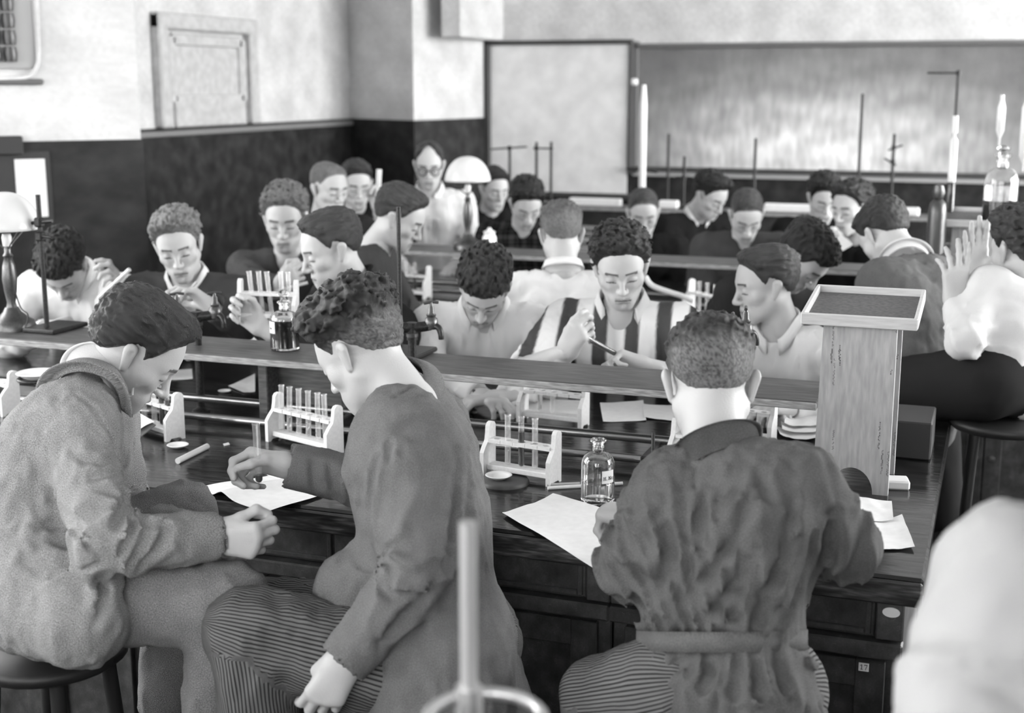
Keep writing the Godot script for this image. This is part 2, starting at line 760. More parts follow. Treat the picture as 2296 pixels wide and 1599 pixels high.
func cabinet_mat() -> Material:
	return mat("old dark cabinet wood", 0.24, 0.40, {"tex": scuffs(), "scale": Vector3(2.6, 2.6, 2.6), "detail": noise_tex(0.03, FastNoiseLite.TYPE_SIMPLEX_SMOOTH, 0.55, 1.0, 5), "detail_scale": Vector3.ONE * 1.6})

# dark wood with pale nicks, scratches and drips
func scuffs() -> Texture2D:
	if mats.has("scuffs"):
		return mats.scuffs
	var im := Image.create(512, 512, false, Image.FORMAT_RGB8)
	var rng := RandomNumberGenerator.new()
	rng.seed = 77
	for x in 512:
		for y in 512:
			var n := noise.get_noise_2d(x * 0.03, y * 0.012) * 0.5 + 0.5
			var m := noise.get_noise_2d(x * 0.12 + 50.0, y * 0.1) * 0.5 + 0.5
			var v := 0.50 + 0.16 * n + 0.12 * m
			im.set_pixel(x, y, Color(v, v, v))
	for i in 260:
		var x := rng.randi_range(0, 511)
		var y := rng.randi_range(0, 511)
		var l := rng.randi_range(1, 14)
		var a := rng.randf_range(0.0, TAU)
		var v := rng.randf_range(0.75, 1.0)
		for k in l:
			im.set_pixel(posmod(x + int(cos(a) * k), 512), posmod(y + int(sin(a) * k), 512), Color(v, v, v))
	for i in 26:
		var x := rng.randi_range(0, 511)
		var y := rng.randi_range(0, 511)
		for k in 40:
			im.set_pixel(posmod(x + int(rng.randfn(0.0, 5.0)), 512), posmod(y + int(rng.randfn(0.0, 6.0)), 512), Color(0.95, 0.95, 0.95))
	mats.scuffs = ImageTexture.create_from_image(im)
	return mats.scuffs

func shelf_mat() -> Material:
	return mat("worn shelf wood", 0.13, 0.45, {"tex": noise_tex(0.05, FastNoiseLite.TYPE_SIMPLEX_SMOOTH, 0.55, 1.0, 5), "scale": Vector3(0.6, 6.0, 5.0)})

func board_mat() -> Material:
	return mat("weathered grey board", 0.46, 0.7, {"tex": noise_tex(0.05, FastNoiseLite.TYPE_SIMPLEX_SMOOTH, 0.82, 1.0, 5), "scale": Vector3(5.0, 0.8, 5.0), "detail": streaks(), "detail_scale": Vector3(2.0, 2.0, 2.0)})

func streaks() -> Texture2D:
	if mats.has("streaks"):
		return mats.streaks
	var im := Image.create(256, 256, false, Image.FORMAT_RGB8)
	im.fill(Color.WHITE)
	var rng := RandomNumberGenerator.new()
	rng.seed = 21
	for i in 60:
		var x := rng.randi_range(20, 235)
		var y := rng.randi_range(10, 200)
		var l := rng.randi_range(4, 40)
		var v := rng.randf_range(0.25, 0.7)
		for k in l:
			if rng.randf() < 0.75:
				im.set_pixel(clampi(x + rng.randi_range(0, 1), 0, 255), (y + k) % 256, Color(v, v, v))
	mats.streaks = ImageTexture.create_from_image(im)
	return mats.streaks

# ---------------------------------------------------------------- people
var noise := FastNoiseLite.new()
var heads := {}
var hairs := {}
var hands := {}
const HAIR_MOST := 0.42
var SKULL := [Vector3(0, 0.040, -0.034), Vector3(0, 0.045, 0.014)]

func add_skull(b: Bones) -> void:
	b.add(SKULL[0], SKULL[1], 0.0765, 0.071, 0.03, Vector3.RIGHT, 1.06)

func head_shape(cell: float) -> Dictionary:
	if heads.has(cell):
		return heads[cell]
	var b := Bones.new()
	add_skull(b)
	b.add(Vector3(0, 0.012, 0.028), Vector3(0, -0.055, 0.032), 0.062, 0.048, 0.03)
	for s in [-1.0, 1.0]:
		b.add(Vector3(s * 0.048, -0.042, -0.004), Vector3(s * 0.016, -0.095, 0.060), 0.022, 0.018, 0.03)
	b.add(Vector3(-0.006, -0.098, 0.068), Vector3(0.006, -0.098, 0.068), 0.0155, 0.0155, 0.02)
	b.add(Vector3(-0.012, -0.067, 0.067), Vector3(0.012, -0.067, 0.067), 0.022, 0.022, 0.02)
	for s in [-1.0, 1.0]:
		b.add(Vector3(s * 0.012, 0.024, 0.080), Vector3(s * 0.043, 0.023, 0.063), 0.0105, 0.0095, 0.015)
		b.add(Vector3(s * 0.046, -0.020, 0.050), Vector3(s * 0.034, -0.026, 0.062), 0.019, 0.014, 0.025)
		b.carve(Vector3(s * 0.031, 0.004, 0.099), Vector3(s * 0.035, 0.004, 0.097), 0.0165, 0.015, 0.012)
	b.add(Vector3(0, 0.014, 0.084), Vector3(0, -0.029, 0.105), 0.0065, 0.0095, 0.012)
	b.add(Vector3(0, -0.034, 0.108), Vector3(0, -0.036, 0.104), 0.0088, 0.0085, 0.006)
	for s in [-1.0, 1.0]:
		b.add(Vector3(s * 0.012, -0.036, 0.092), Vector3(s * 0.010, -0.037, 0.098), 0.0078, 0.007, 0.007)
		b.add(Vector3(s * 0.031, 0.003, 0.0735), Vector3(s * 0.033, 0.002, 0.0725), 0.0132, 0.0130, 0.004)
	b.add(Vector3(-0.021, -0.0665, 0.081), Vector3(0.0, -0.0640, 0.0885), 0.0040, 0.0055, 0.004)
	b.add(Vector3(0.021, -0.0665, 0.081), Vector3(0.0, -0.0640, 0.0885), 0.0040, 0.0055, 0.004)
	b.add(Vector3(-0.014, -0.0765, 0.082), Vector3(0.014, -0.0765, 0.082), 0.0055, 0.0055, 0.005)
	b.carve(Vector3(-0.024, -0.0712, 0.088), Vector3(0.024, -0.0712, 0.088), 0.0022, 0.0022, 0.003)
	b.carve(Vector3(0, -0.086, 0.096), Vector3(0, -0.086, 0.09), 0.006, 0.005, 0.01)
	b.add(Vector3(0, -0.050, -0.022), Vector3(0, -0.150, -0.042), 0.055, 0.056, 0.03)
	for s in [-1.0, 1.0]:
		b.add(Vector3(s * 0.074, -0.024, -0.004), Vector3(s * 0.082, 0.014, -0.016), 0.0095, 0.0165, 0.006, Vector3(s, 0.0, 0.35), 1.9)
		b.carve(Vector3(s * 0.093, -0.004, -0.004), Vector3(s * 0.093, 0.012, -0.008), 0.0075, 0.0085, 0.003)
	var g := skin(b, cell)
	var c := PackedColorArray()
	for p: Vector3 in g.v:
		var m := 1.0
		var ex: float = absf(absf(p.x) - 0.031)
		if p.z > 0.07 and ex < 0.015 and absf(p.y - (-0.0045 - 0.10 * ex)) < 0.0022:
			m = 0.18
		if p.z > 0.06 and absf(absf(p.x) - 0.030) < 0.019 and absf(p.y - (0.0265 - 5.0 * pow(absf(p.x) - 0.026, 2))) < 0.0042:
			m = 0.22
		if p.z > 0.075 and absf(p.x) < 0.023 and p.y > -0.083 and p.y < -0.060:
			m = 0.72
		if p.z > 0.07 and absf(p.x) < 0.024 and absf(p.y + 0.0712) < 0.0022:
			m = 0.30
		c.append(Color(m, m, m))
	g.c = c
	heads[cell] = g
	return g

func hairline(z: float, low: float) -> float:
	var zs := [-0.13, -0.095, -0.06, -0.032, -0.012, 0.006, 0.018, 0.032, 0.048, 0.070, 0.11]
	var ys := [-0.050, -0.047, -0.030, 0.004, 0.026, 0.030, 0.000, 0.022, 0.052, 0.070 - low, 0.084 - low]
	for i in 10:
		if z < zs[i + 1]:
			return lerpf(ys[i], ys[i + 1], clampf((z - zs[i]) / (zs[i + 1] - zs[i]), 0.0, 1.0))
	return ys[10]

# a head of hair: how thick on top and at the sides, how the strands run
func hair_shape(style: String, cell: float, tone: float) -> Dictionary:
	var key := "%s %s" % [style, cell]
	if not hairs.has(key):
		hairs[key] = grown(style, cell)
	var g: Dictionary = hairs[key].duplicate()
	var c := PackedColorArray()
	var k := tone / HAIR_MOST
	for q: Vector2 in g.shade:
		var m := lerpf(k * q.x, 0.50, q.y)
		c.append(Color(m, m, m))
	g.c = c
	return g

func grown(style: String, cell: float) -> Dictionary:
	var top := 0.020
	var side := 0.008
	var low := 0.0
	var grain := Vector3(70, 55, 12)
	var rough := 0.006
	var fade := 0.0
	var lift := 0.0
	match style:
		"swept":
			top = 0.019
			side = 0.009
			lift = 0.004
		"slick":
			top = 0.026
			side = 0.016
			lift = 0.006
		"tousled":
			top = 0.036
			side = 0.008
			grain = Vector3(40, 40, 34)
			rough = 0.016
			fade = 0.85
			lift = 0.012
		"curly":
			top = 0.026
			side = 0.014
			grain = Vector3(46, 46, 46)
			rough = 0.014
		"cropped":
			top = 0.012
			side = 0.003
			grain = Vector3(80, 80, 50)
			rough = 0.004
			fade = 0.6
		"faded":
			top = 0.020
			side = 0.004
			grain = Vector3(70, 60, 30)
			rough = 0.006
			fade = 1.0
		"falling":
			top = 0.026
			side = 0.010
			low = 0.030
			grain = Vector3(75, 14, 40)
			rough = 0.010
		"thick":
			top = 0.026
			side = 0.011
			lift = 0.012
			grain = Vector3(60, 60, 24)
			rough = 0.010
		"receding":
			low = -0.030
			top = 0.012
	var b := Bones.new()
	add_skull(b)
	b.add(Vector3(0, -0.050, -0.022), Vector3(0, -0.150, -0.042), 0.055, 0.056, 0.03)
	var thick := func(p: Vector3) -> float:
		var e := p.y - hairline(p.z, low)
		if style == "receding" and p.z > 0.0:
			e = minf(e, absf(p.x) - 0.028 + (0.055 - p.z) * 0.6)
		e += 0.005 * noise.get_noise_3dv(p * 130.0)
		var m := smoothstep(0.0, lerpf(0.020, 0.050, smoothstep(0.03, 0.07, p.z)), e)
		var t := lerpf(side, top, smoothstep(0.02, 0.10, p.y))
		if fade > 0.0:
			t = lerpf(t, 0.0035, fade * (1.0 - smoothstep(-0.03, 0.085, p.y + p.z * 0.35)))
		t += lift * smoothstep(0.0, 0.07, p.z) * smoothstep(0.06, 0.11, p.y)
		var ns := noise.get_noise_3dv(p * grain)
		if style == "swept" or style == "slick" or style == "receding":
			ns = noise.get_noise_3d(p.x * 75.0 + p.z * 14.0, p.y * 60.0, p.z * 10.0)
		t += (ns + 0.15) * rough * clampf(t / 0.010, 0.15, 1.4)
		return t * m - (1.0 - m) * 0.006
	var g := skin(b, cell, func(p: Vector3) -> float: return -(thick.call(p) as float), 0.045)
	var shade := PackedVector2Array()
	for p: Vector3 in g.v:
		var t: float = thick.call(p)
		var scalp := 0.0
		var m := 0.95 + 0.55 * noise.get_noise_3dv(p * grain * 1.3)
		if fade > 0.0:
			var sp := 0.5 + 0.5 * noise.get_noise_3dv(p * Vector3(210, 130, 210))
			scalp = (1.0 - smoothstep(0.002, 0.017, t)) * smoothstep(0.12, 0.78, sp)
		shade.append(Vector2(m, scalp))
	g.shade = shade
	return g

# a right hand with its wrist at the origin, fingers along +z, palm towards -y, thumb at +x
func hand_shape(pose: String, cell: float) -> Dictionary:
	var key := pose + str(cell)
	if hands.has(key):
		return hands[key]
	var curl := [[25, 35, 20], [28, 38, 22], [32, 40, 25], [36, 42, 25]]
	var thumb := [Vector3(0.6, -0.35, 0.75), Vector3(0.25, -0.35, 0.9)]
	var spread := 1.0
	match pose:
		"fist":
			curl = [[62, 85, 45], [68, 88, 50], [72, 88, 50], [76, 88, 50]]
			thumb = [Vector3(0.45, -0.55, 0.75), Vector3(-0.45, -0.55, 0.7)]
		"pinch":
			curl = [[48, 50, 20], [58, 60, 35], [66, 72, 45], [70, 74, 45]]
			thumb = [Vector3(0.25, -0.65, 0.72), Vector3(-0.12, -0.45, 0.9)]
		"grip":
			curl = [[50, 65, 35], [54, 68, 40], [58, 70, 40], [62, 70, 40]]
			thumb = [Vector3(0.35, -0.75, 0.6), Vector3(-0.2, -0.6, 0.75)]
		"flat":
			curl = [[6, 8, 5], [5, 8, 5], [7, 8, 6], [10, 10, 6]]
			thumb = [Vector3(0.75, -0.2, 0.65), Vector3(0.45, -0.1, 0.85)]
		"open":
			curl = [[8, 14, 8], [12, 18, 10], [20, 24, 12], [26, 30, 15]]
			thumb = [Vector3(0.85, -0.25, 0.5), Vector3(0.7, -0.2, 0.7)]
			spread = 2.2
		"write":
			curl = [[55, 35, 10], [62, 45, 20], [70, 60, 30], [74, 65, 35]]
			thumb = [Vector3(0.35, -0.6, 0.75), Vector3(-0.1, -0.35, 0.95)]
	var b := Bones.new()
	var mx := [0.027, 0.009, -0.010, -0.027]
	var mz := [0.087, 0.092, 0.086, 0.077]
	var ln := [[0.043, 0.026, 0.021], [0.047, 0.030, 0.022], [0.043, 0.027, 0.022], [0.034, 0.021, 0.019]]
	var fr := [0.0092, 0.0094, 0.0088, 0.0078]
	b.add(Vector3(0, 0, -0.035), Vector3(0, 0, 0.012), 0.026, 0.028, 0.02, Vector3.UP, 1.35)
	for f in 4:
		var q := Vector3(mx[f], 0.0, mz[f])
		b.add(Vector3(mx[f] * 0.62, -0.002, 0.012), q, 0.0155, 0.0112, 0.018)
		var ang := 0.0
		var side := deg_to_rad((1.5 - f) * 3.5 * spread)
		for j in 3:
			ang += deg_to_rad(curl[f][j])
			var dir := Vector3(sin(side), -sin(ang), cos(ang)).normalized()
			var e: Vector3 = q + dir * ln[f][j]
			var r: float = fr[f]
			b.add(q, e, r * (1.0 - 0.05 * j), r * (0.94 - 0.08 * j), 0.006)
			q = e
	var tb := Vector3(0.018, -0.006, 0.020)
	var t1 := Vector3(0.036, -0.018, 0.050)
	b.add(tb, t1, 0.0165, 0.0122, 0.016)
	var t2: Vector3 = t1 + thumb[0].normalized() * 0.034
	var t3: Vector3 = t2 + thumb[1].normalized() * 0.027
	b.add(t1, t2, 0.0112, 0.0100, 0.007)
	b.add(t2, t3, 0.0100, 0.0082, 0.005)
	var g := skin(b, cell)
	hands[key] = g
	return g

func turned(t: Vector3) -> Basis:
	var y := deg_to_rad(t.x)
	var p := deg_to_rad(t.y)
	var q := deg_to_rad(t.z)
	var f := Vector3(sin(y), 0, cos(y))
	var z := f * cos(p) - Vector3.UP * sin(p)
	var u := Vector3.UP * cos(p) + f * sin(p)
	var x := Vector3.UP.cross(f)
	return Basis(x * cos(q) + u * sin(q), u * cos(q) - x * sin(q), z)

# the trunk of a figure as two side by side chains, so that it is wider than deep
func trunk(b: Bones, j: Dictionary, g: float, slim := 1.0) -> void:
	var r: Vector3 = (j.SR - j.SL).normalized()
	var up: Vector3 = (j.N - j.mid).normalized()
	var c: Vector3 = j.N.lerp(j.mid, 0.5)
	for s in [-1.0, 1.0]:
		var p0: Vector3 = j.N - up * 0.075 + r * s * 0.085
		var p1: Vector3 = c + r * s * 0.078
		var p2: Vector3 = j.mid + r * s * 0.066 * slim
		var p3: Vector3 = j.pel + r * s * 0.075 * slim
		b.add(p0, p1, 0.062 + g, 0.092 + g, 0.06)
		b.add(p1, p2, 0.092 + g, 0.086 * slim + g, 0.06)
		b.add(p2, p3, 0.086 * slim + g, 0.098 * slim + g, 0.06)
		var sh: Vector3 = j.SR if s > 0.0 else j.SL
		b.add(j.N - up * 0.030 + r * s * 0.03, sh.lerp(j.N, 0.12), 0.040 + g, 0.046 + g, 0.05)

func arm(b: Bones, j: Dictionary, side: String, g: float, upto := 0.96) -> void:
	var s: Vector3 = j["S" + side]
	var e: Vector3 = j["E" + side]
	var w: Vector3 = j["W" + side]
	b.add(s, e, 0.050 + g, 0.042 + g, 0.035)
	if upto > 0.0:
		b.add(e, e.lerp(w, upto), 0.042 + g, lerpf(0.042, 0.029, upto) + g * 1.1, 0.02)

func legs(b: Bones, j: Dictionary, g: float) -> void:
	for s in ["L", "R"]:
		b.add(j["H" + s], j["K" + s], 0.082 + g, 0.056 + g, 0.04)
		b.add(j["K" + s], j["A" + s], 0.055 + g, 0.038 + g * 1.4, 0.025)

# soft cloth: long hanging folds over the trunk, creases fanning out from the inside of each bent elbow
func drape(amp: float, j := {}, stretch := Vector3(9, 3, 9)) -> Variant:
	var arms := []
	if j.has("EL"):
		for s in ["L", "R"]:
			var e: Vector3 = j["E" + s]
			var f: Vector3 = (j["W" + s] - e).normalized()
			var u: Vector3 = (j["S" + s] - e).normalized()
			var inner := (f + u).normalized()
			arms.append([e, f, u, inner, (f - u).normalized(), f.cross(u).normalized(), j["W" + s]])
	return func(p: Vector3) -> float:
		var near := 1.0
		var d := 0.0
		for k: Array in arms:
			var q: Vector3 = p - k[0]
			var l := q.length()
			near = minf(near, smoothstep(0.03, 0.10, (p - (k[6] as Vector3)).length()))
			if l < 0.21:
				var w := 1.0 - smoothstep(0.05, 0.21, l)
				near = minf(near, 1.0 - w * 0.8)
				var v: Vector3 = q - k[3] * 0.055
				var phi := atan2(v.dot(k[4]), -v.dot(k[3]))
				var z := v.dot(k[5])
				d += w * amp * 1.5 * (absf(sin(phi * 4.0 + z * 26.0 + 1.6 * noise.get_noise_3dv(p * 9.0))) * 1.5 - 0.9)
		var n := noise.get_noise_3dv(p * stretch * 1.3)
		var m := noise.get_noise_3dv((p + Vector3(3, 1, 7)) * stretch * 2.4)
		return minf(d + near * amp * (n * 1.0 + (0.28 - absf(m)) * 1.5), amp * 0.9)

# grooves pressed along polylines: [width, depth, points...], with a soft ridge on either side
func creased(lines: Array, base: Variant) -> Variant:
	var segs := []
	for l: Array in lines:
		var count := l.size() - 3
		for i in range(2, l.size() - 1):
			var a: Vector3 = l[i]
			var d: Vector3 = (l[i + 1] as Vector3) - a
			segs.append([a, d, 1.0 / maxf(d.length_squared(), 1e-8), float(l[0]) * 1.15, float(l[1]) * 1.5, a + d * 0.5, d.length() * 0.5 + float(l[0]) * 4.5, float(i - 2) / count, 1.0 / count])
	return func(p: Vector3) -> float:
		var best := 0.0
		var ridge := 0.0
		for s: Array in segs:
			if (p - (s[5] as Vector3)).length() > s[6]:
				continue
			var q: Vector3 = p - s[0]
			var t := clampf(q.dot(s[1]) * s[2], 0.0, 1.0)
			var x: float = (q - s[1] * t).length() / s[3]
			var dp: float = s[4] * sqrt(maxf(sin(PI * clampf(s[7] + t * s[8], 0.04, 0.96)), 0.0))
			best = maxf(best, dp * exp(-x * x))
			ridge = maxf(ridge, dp * 0.45 * exp(-(x - 1.9) * (x - 1.9)))
		return minf((base.call(p) as float) * (1.0 if best < 0.004 else 0.4) + best, 0.015) - (ridge if best < ridge else 0.0)

func ring_collar(j: Dictionary, rad: float, high: float, flap: float, gap: float, drop := 0.0, spread := 0.0) -> ArrayMesh:
	var nb: Basis = turned(j.turn)
	var top: Vector3 = j.C + nb * Vector3(0, -0.085, -0.026) * j.s
	var ax: Vector3 = (top - j.N).normalized()
	var fr: Vector3 = (j.ff - ax * ax.dot(j.ff)).normalized()
	var si: Vector3 = ax.cross(fr)
	var st := SurfaceTool.new()
	st.begin(Mesh.PRIMITIVE_TRIANGLES)
	st.set_smooth_group(0)
	var rows := []
	var count := 40
	for i in count + 1:
		var a := deg_to_rad(lerpf(gap, 360.0 - gap, float(i) / count))
		var front := pow(maxf(cos(a), 0.0), 2.0)
		var out: Vector3 = (fr * cos(a) * 1.06 + si * sin(a))
		var base: Vector3 = j.N - ax * (drop - 0.022 + 0.050 * front)
		var h := high * (1.0 - 0.25 * front)
		var f := flap * (1.0 + 0.7 * front)
		var prof := [Vector2(rad, -0.02), Vector2(rad + 0.001, h), Vector2(rad + 0.005, h + 0.001), Vector2(rad + 0.011 + spread * 0.5, h - f * 0.5), Vector2(rad + 0.017 + spread, h - f), Vector2(rad + 0.013 + spread, h - f), Vector2(rad + 0.007, h - f * 0.45), Vector2(rad + 0.004, -0.02)]
		var row := []
		for q: Vector2 in prof:
			row.append(base + out * q.x + ax * q.y)
		rows.append(row)
	for i in count:
		for k in 8:
			var a: Vector3 = rows[i][k]
			var b2: Vector3 = rows[i][(k + 1) % 8]
			var c: Vector3 = rows[i + 1][(k + 1) % 8]
			var d: Vector3 = rows[i + 1][k]
			for v: Vector3 in [a, b2, c, a, c, d]:
				st.add_vertex(v)
	for e: int in [0, count]:
		for k in range(1, 7):
			for v: Vector3 in [rows[e][0], rows[e][k], rows[e][k + 1]]:
				st.add_vertex(v)
	st.index()
	st.generate_normals()
	return st.commit()

# o: what the figure wears and holds its hands like
func person(who: String, label: String, o: Dictionary) -> Node3D:
	var j: Dictionary = joints[who]
	var root := thing("person", label, "person", Vector3(j.pel.x, 0.0, j.pel.z), 0.0, o.get("group", ""))
	var home := Transform3D(Basis.IDENTITY, -root.position)
	var fine: float = o.get("cell", 0.012)
	var hc: float = o.get("head_cell", 0.0048)
	var ht := Transform3D(turned(j.turn).scaled_local(Vector3(o.get("wide", 1.0), 1, 1) * float(j.s) * 0.97), j.C)
	# body: one skin with head and hands
	var b := Bones.new()
	trunk(b, j, -0.006, o.get("slim", 1.0))
	for s in ["L", "R"]:
		arm(b, j, s, -0.006, 1.0)
	legs(b, j, -0.008)
	for s in ["L", "R"]:
		b.add(j["A" + s], j["A" + s] + j.ff * Vector3(0.15, 0, 0.15) - Vector3(0, 0.04, 0), 0.035, 0.03, 0.02)
	b.add(j.N - (j.N - j.mid).normalized() * 0.02, ht * Vector3(0, -0.10, -0.03), 0.056, 0.053, 0.03)
	var body := skin(b, o.get("skin_cell", 0.02))
	var bc := PackedColorArray()
	bc.resize(body.v.size())
	bc.fill(Color.WHITE)
	body.c = bc
	join(body, head_shape(hc), ht)
	for s in ["L", "R"]:
		var pose: String = o.get("hand" + s, "relaxed")
		if pose == "none":
			continue
		var z: Vector3 = j["D" + s]
		var y: Vector3 = -j["P" + s]
		var w: Vector3 = j["W" + s]
		var hb := Basis(y.cross(z), y, z)
		if s == "L":
			hb = hb * Basis.from_scale(Vector3(-1, 1, 1))
		join(body, hand_shape(pose, o.get("hand_cell", 0.004)), Transform3D(hb.scaled_local(Vector3.ONE * float(j.s)), w))
		if o.get("bare", false):
			var fb := Bones.new()
			fb.add(j["S" + s], j["E" + s], 0.046, 0.042, 0.03)
			fb.add(j["E" + s], w, 0.042, 0.027, 0.02)
			join(body, skin(fb, 0.009), Transform3D.IDENTITY)
	put(root, "body", body, skin_mat(o.get("skin", 0.46)), home)
	# hair
	var hg := {"v": PackedVector3Array(), "n": PackedVector3Array(), "i": PackedInt32Array(), "c": PackedColorArray()}
	join(hg, hair_shape(o.get("hair", "swept"), o.get("hair_cell", 0.005), o.get("hair_tone", 0.06)), ht)
	put(root, "hair", hg, hair_mat(), home)
	# clothes
	var top: String = o.get("top", "shirt")
	var g: float = {"jacket": 0.018, "shirt": 0.008, "sweater": 0.012, "smock": 0.020, "coat": 0.020, "overalls": 0.018, "tunic": 0.012}[top]
	var tb := Bones.new()
	g = o.get("ease", g)
	trunk(tb, j, g, o.get("slim", 1.0))
	if o.has("skirt"):
		for c: Array in o.skirt:
			tb.add(c[0], c[1], c[2], c[3], 0.06)
	elif top == "jacket" or top == "coat":
		for s in [-1.0, 1.0]:
			var r: Vector3 = (j.SR - j.SL).normalized()
			tb.add(j.pel + r * s * 0.075, j.pel + r * s * 0.085 - Vector3(0, 0.06, 0), 0.098 + g, 0.105 + g, 0.05)
	if o.get("bare", false):
		for s in ["L", "R"]:
			var e: Vector3 = j["S" + s].lerp(j["E" + s], o.get("sleeve", 0.9))
			tb.add(j["S" + s], e, 0.056 + g, 0.052 + g, 0.035)
			var dir: Vector3 = (j["E" + s] - j["S" + s]).normalized()
			tb.carve(e + dir * 0.058, e + dir * 0.2, 0.064, 0.08, 0.006)
	else:
		for s in ["L", "R"]:
			arm(tb, j, s, g, 1.0)
			var dir: Vector3 = (j["W" + s] - j["E" + s]).normalized()
			tb.carve(j["W" + s] + dir * 0.034, j["W" + s] + dir * 0.2, 0.05, 0.06, 0.004)
	if top == "overalls":
		legs(tb, j, 0.022)
	for c: Array in o.get("creases", []):
		tb.carve(c[0], c[1], c[2], c[2] * 0.6, 0.012)
	for c: Array in o.get("ridges", []):
		tb.add(c[0], c[1], c[2], c[2] * 0.8, 0.02)
	var up: Vector3 = (j.N - j.mid).normalized()
	var ff: Vector3 = j.ff
	var neck: float = o.get("vee", 0.0)
	var throat: Vector3 = j.N + up * 0.02 + ff * 0.03
	tb.carve(throat + up * 0.03, j.N + up * 0.008, 0.052, 0.050, 0.006)
	if neck > 0.0:
		tb.carve(j.N + ff * 0.080 + up * 0.02, j.N - up * neck + ff * (0.118 + g), o.get("vee_wide", 0.05), 0.012, 0.004)
	var folds: Variant = o.get("folds", drape(o.get("crumple", 0.011 if top == "shirt" else 0.007), j))
	if o.has("lines"):
		folds = creased(o.lines, folds)
	var cloth := skin(tb, fine, folds, 0.018)
	var tm: Material = cloth_mat(o.get("tone", 0.3), o.get("weave", "plain"))
	if o.has("paint"):
		var cc := PackedColorArray()
		for p: Vector3 in cloth.v:
			var m: float = o.paint.call(p)
			cc.append(Color(m, m, m))
		cloth.c = cc
		tm = cloth_mat(o.get("tone", 0.3), "printed")
	put(root, {"shirt": "shirt", "jacket": "jacket", "sweater": "sweater", "smock": "smock", "coat": "coat", "overalls": "overalls", "tunic": "tunic"}[top], cloth, tm, home)
	if o.has("under"):
		var ub := Bones.new()
		trunk(ub, j, 0.004)
		ub.carve(throat + up * 0.03, j.N, 0.060, 0.057, 0.006)
		put(root, "undershirt" if top != "jacket" else "shirt", skin(ub, 0.014), cloth_mat(o.under, "plain"), home)
	if top != "overalls":
		var lb := Bones.new()
		for s in [-1.0, 1.0]:
			var r: Vector3 = (j.SR - j.SL).normalized()
			lb.add(j.pel + Vector3(0, 0.02, 0) + r * s * 0.06 * o.get("slim", 1.0), j.pel + r * s * 0.075 * o.get("slim", 1.0), 0.098 * o.get("slim", 1.0), 0.106 * o.get("slim", 1.0), 0.06)
		legs(lb, j, o.get("loose", 0.016))
		for c: Array in o.get("trouser_folds", []):
			lb.carve(c[0], c[1], c[2], c[2] * 0.6, 0.012)
		var tg := skin(lb, o.get("leg_cell", 0.024), drape(o.get("leg_crumple", 0.005)), 0.014)
		var weave: String = o.get("trousers", "plain")
		if weave == "striped":
			tg.uv = leg_uv(lb, tg.v, j)
		put(root, "trousers", tg, cloth_mat(o.get("trouser_tone", 0.10), weave), home)
	for s in ["L", "R"]:
		var sb := Bones.new()
		var fd := Vector3(j.ff.x, 0, j.ff.z).normalized()
		var an: Vector3 = j["A" + s] + Vector3(0, -0.045, 0)
		sb.add(an + Vector3(0, 0.05, 0), an - fd * 0.01, 0.044, 0.042, 0.02)
		sb.add(an - fd * 0.035 - Vector3(0, 0.01, 0), an + fd * 0.15 - Vector3(0, 0.02, 0), 0.036, 0.030, 0.03)
		put(root, "shoe", skin(sb, 0.014), mat("shoe leather", 0.02, 0.4), home)
	for c: Array in o.get("collars", []):
		var mi := MeshInstance3D.new()
		mi.name = "collar"
		mi.mesh = ring_collar(j, c[0], c[1], c[2], c[3], c[5], c[6])
		mi.material_override = cloth_mat(c[4], c[7] if c.size() > 7 else "plain")
		mi.position = -root.position
		root.add_child(mi, true)
	return root

func leg_uv(b: Bones, vs: PackedVector3Array, j: Dictionary) -> PackedVector2Array:
	var out := PackedVector2Array()
	for p in vs:
		var i := b.nearest(p)
		var ax: Vector3 = b.d[i].normalized()
		var q: Vector3 = p - b.a[i]
		var s: Vector3 = ax.cross(Vector3.UP if absf(ax.y) < 0.8 else j.ff).normalized()
		var u: Vector3 = s.cross(ax)
		out.append(Vector2(atan2(q.dot(s), q.dot(u)) / TAU, q.dot(ax) * 1.0))
	return out

func put(root: Node3D, called: String, g: Dictionary, m: Material, t: Transform3D) -> MeshInstance3D:
	g.v = t * (g.v as PackedVector3Array)
	var mi := MeshInstance3D.new()
	mi.name = called
	mi.mesh = to_mesh(g)
	mi.material_override = m
	root.add_child(mi, true)
	return mi

# ---------------------------------------------------------------- the room
func plaster() -> Material:
	return mat("white plaster", 0.80, 0.85, {"tex": noise_tex(0.02, FastNoiseLite.TYPE_SIMPLEX_SMOOTH, 0.84, 1.0, 5), "scale": Vector3.ONE * 0.5, "detail": noise_tex(0.05, FastNoiseLite.TYPE_SIMPLEX_SMOOTH, 0.92, 1.0, 4), "detail_scale": Vector3.ONE * 2.0})

func dado() -> Material:
	return mat("dark oil paint", 0.048, 0.5, {"tex": noise_tex(0.03, FastNoiseLite.TYPE_SIMPLEX_SMOOTH, 0.55, 1.0, 5), "scale": Vector3.ONE * 0.8, "spec": 0.3})

func wall_prism(st: SurfaceTool, pts: PackedVector2Array, y0: float, y1: float) -> SurfaceTool:
	# outline on the ground (x, z), standing from y0 to y1
	var o := PackedVector2Array()
	for p in pts:
		o.append(Vector2(p.x, -p.y))
	return add_prism(st, o, y1 - y0, Transform3D(Basis(Vector3.RIGHT, -PI / 2), Vector3(0, (y0 + y1) * 0.5, 0)))

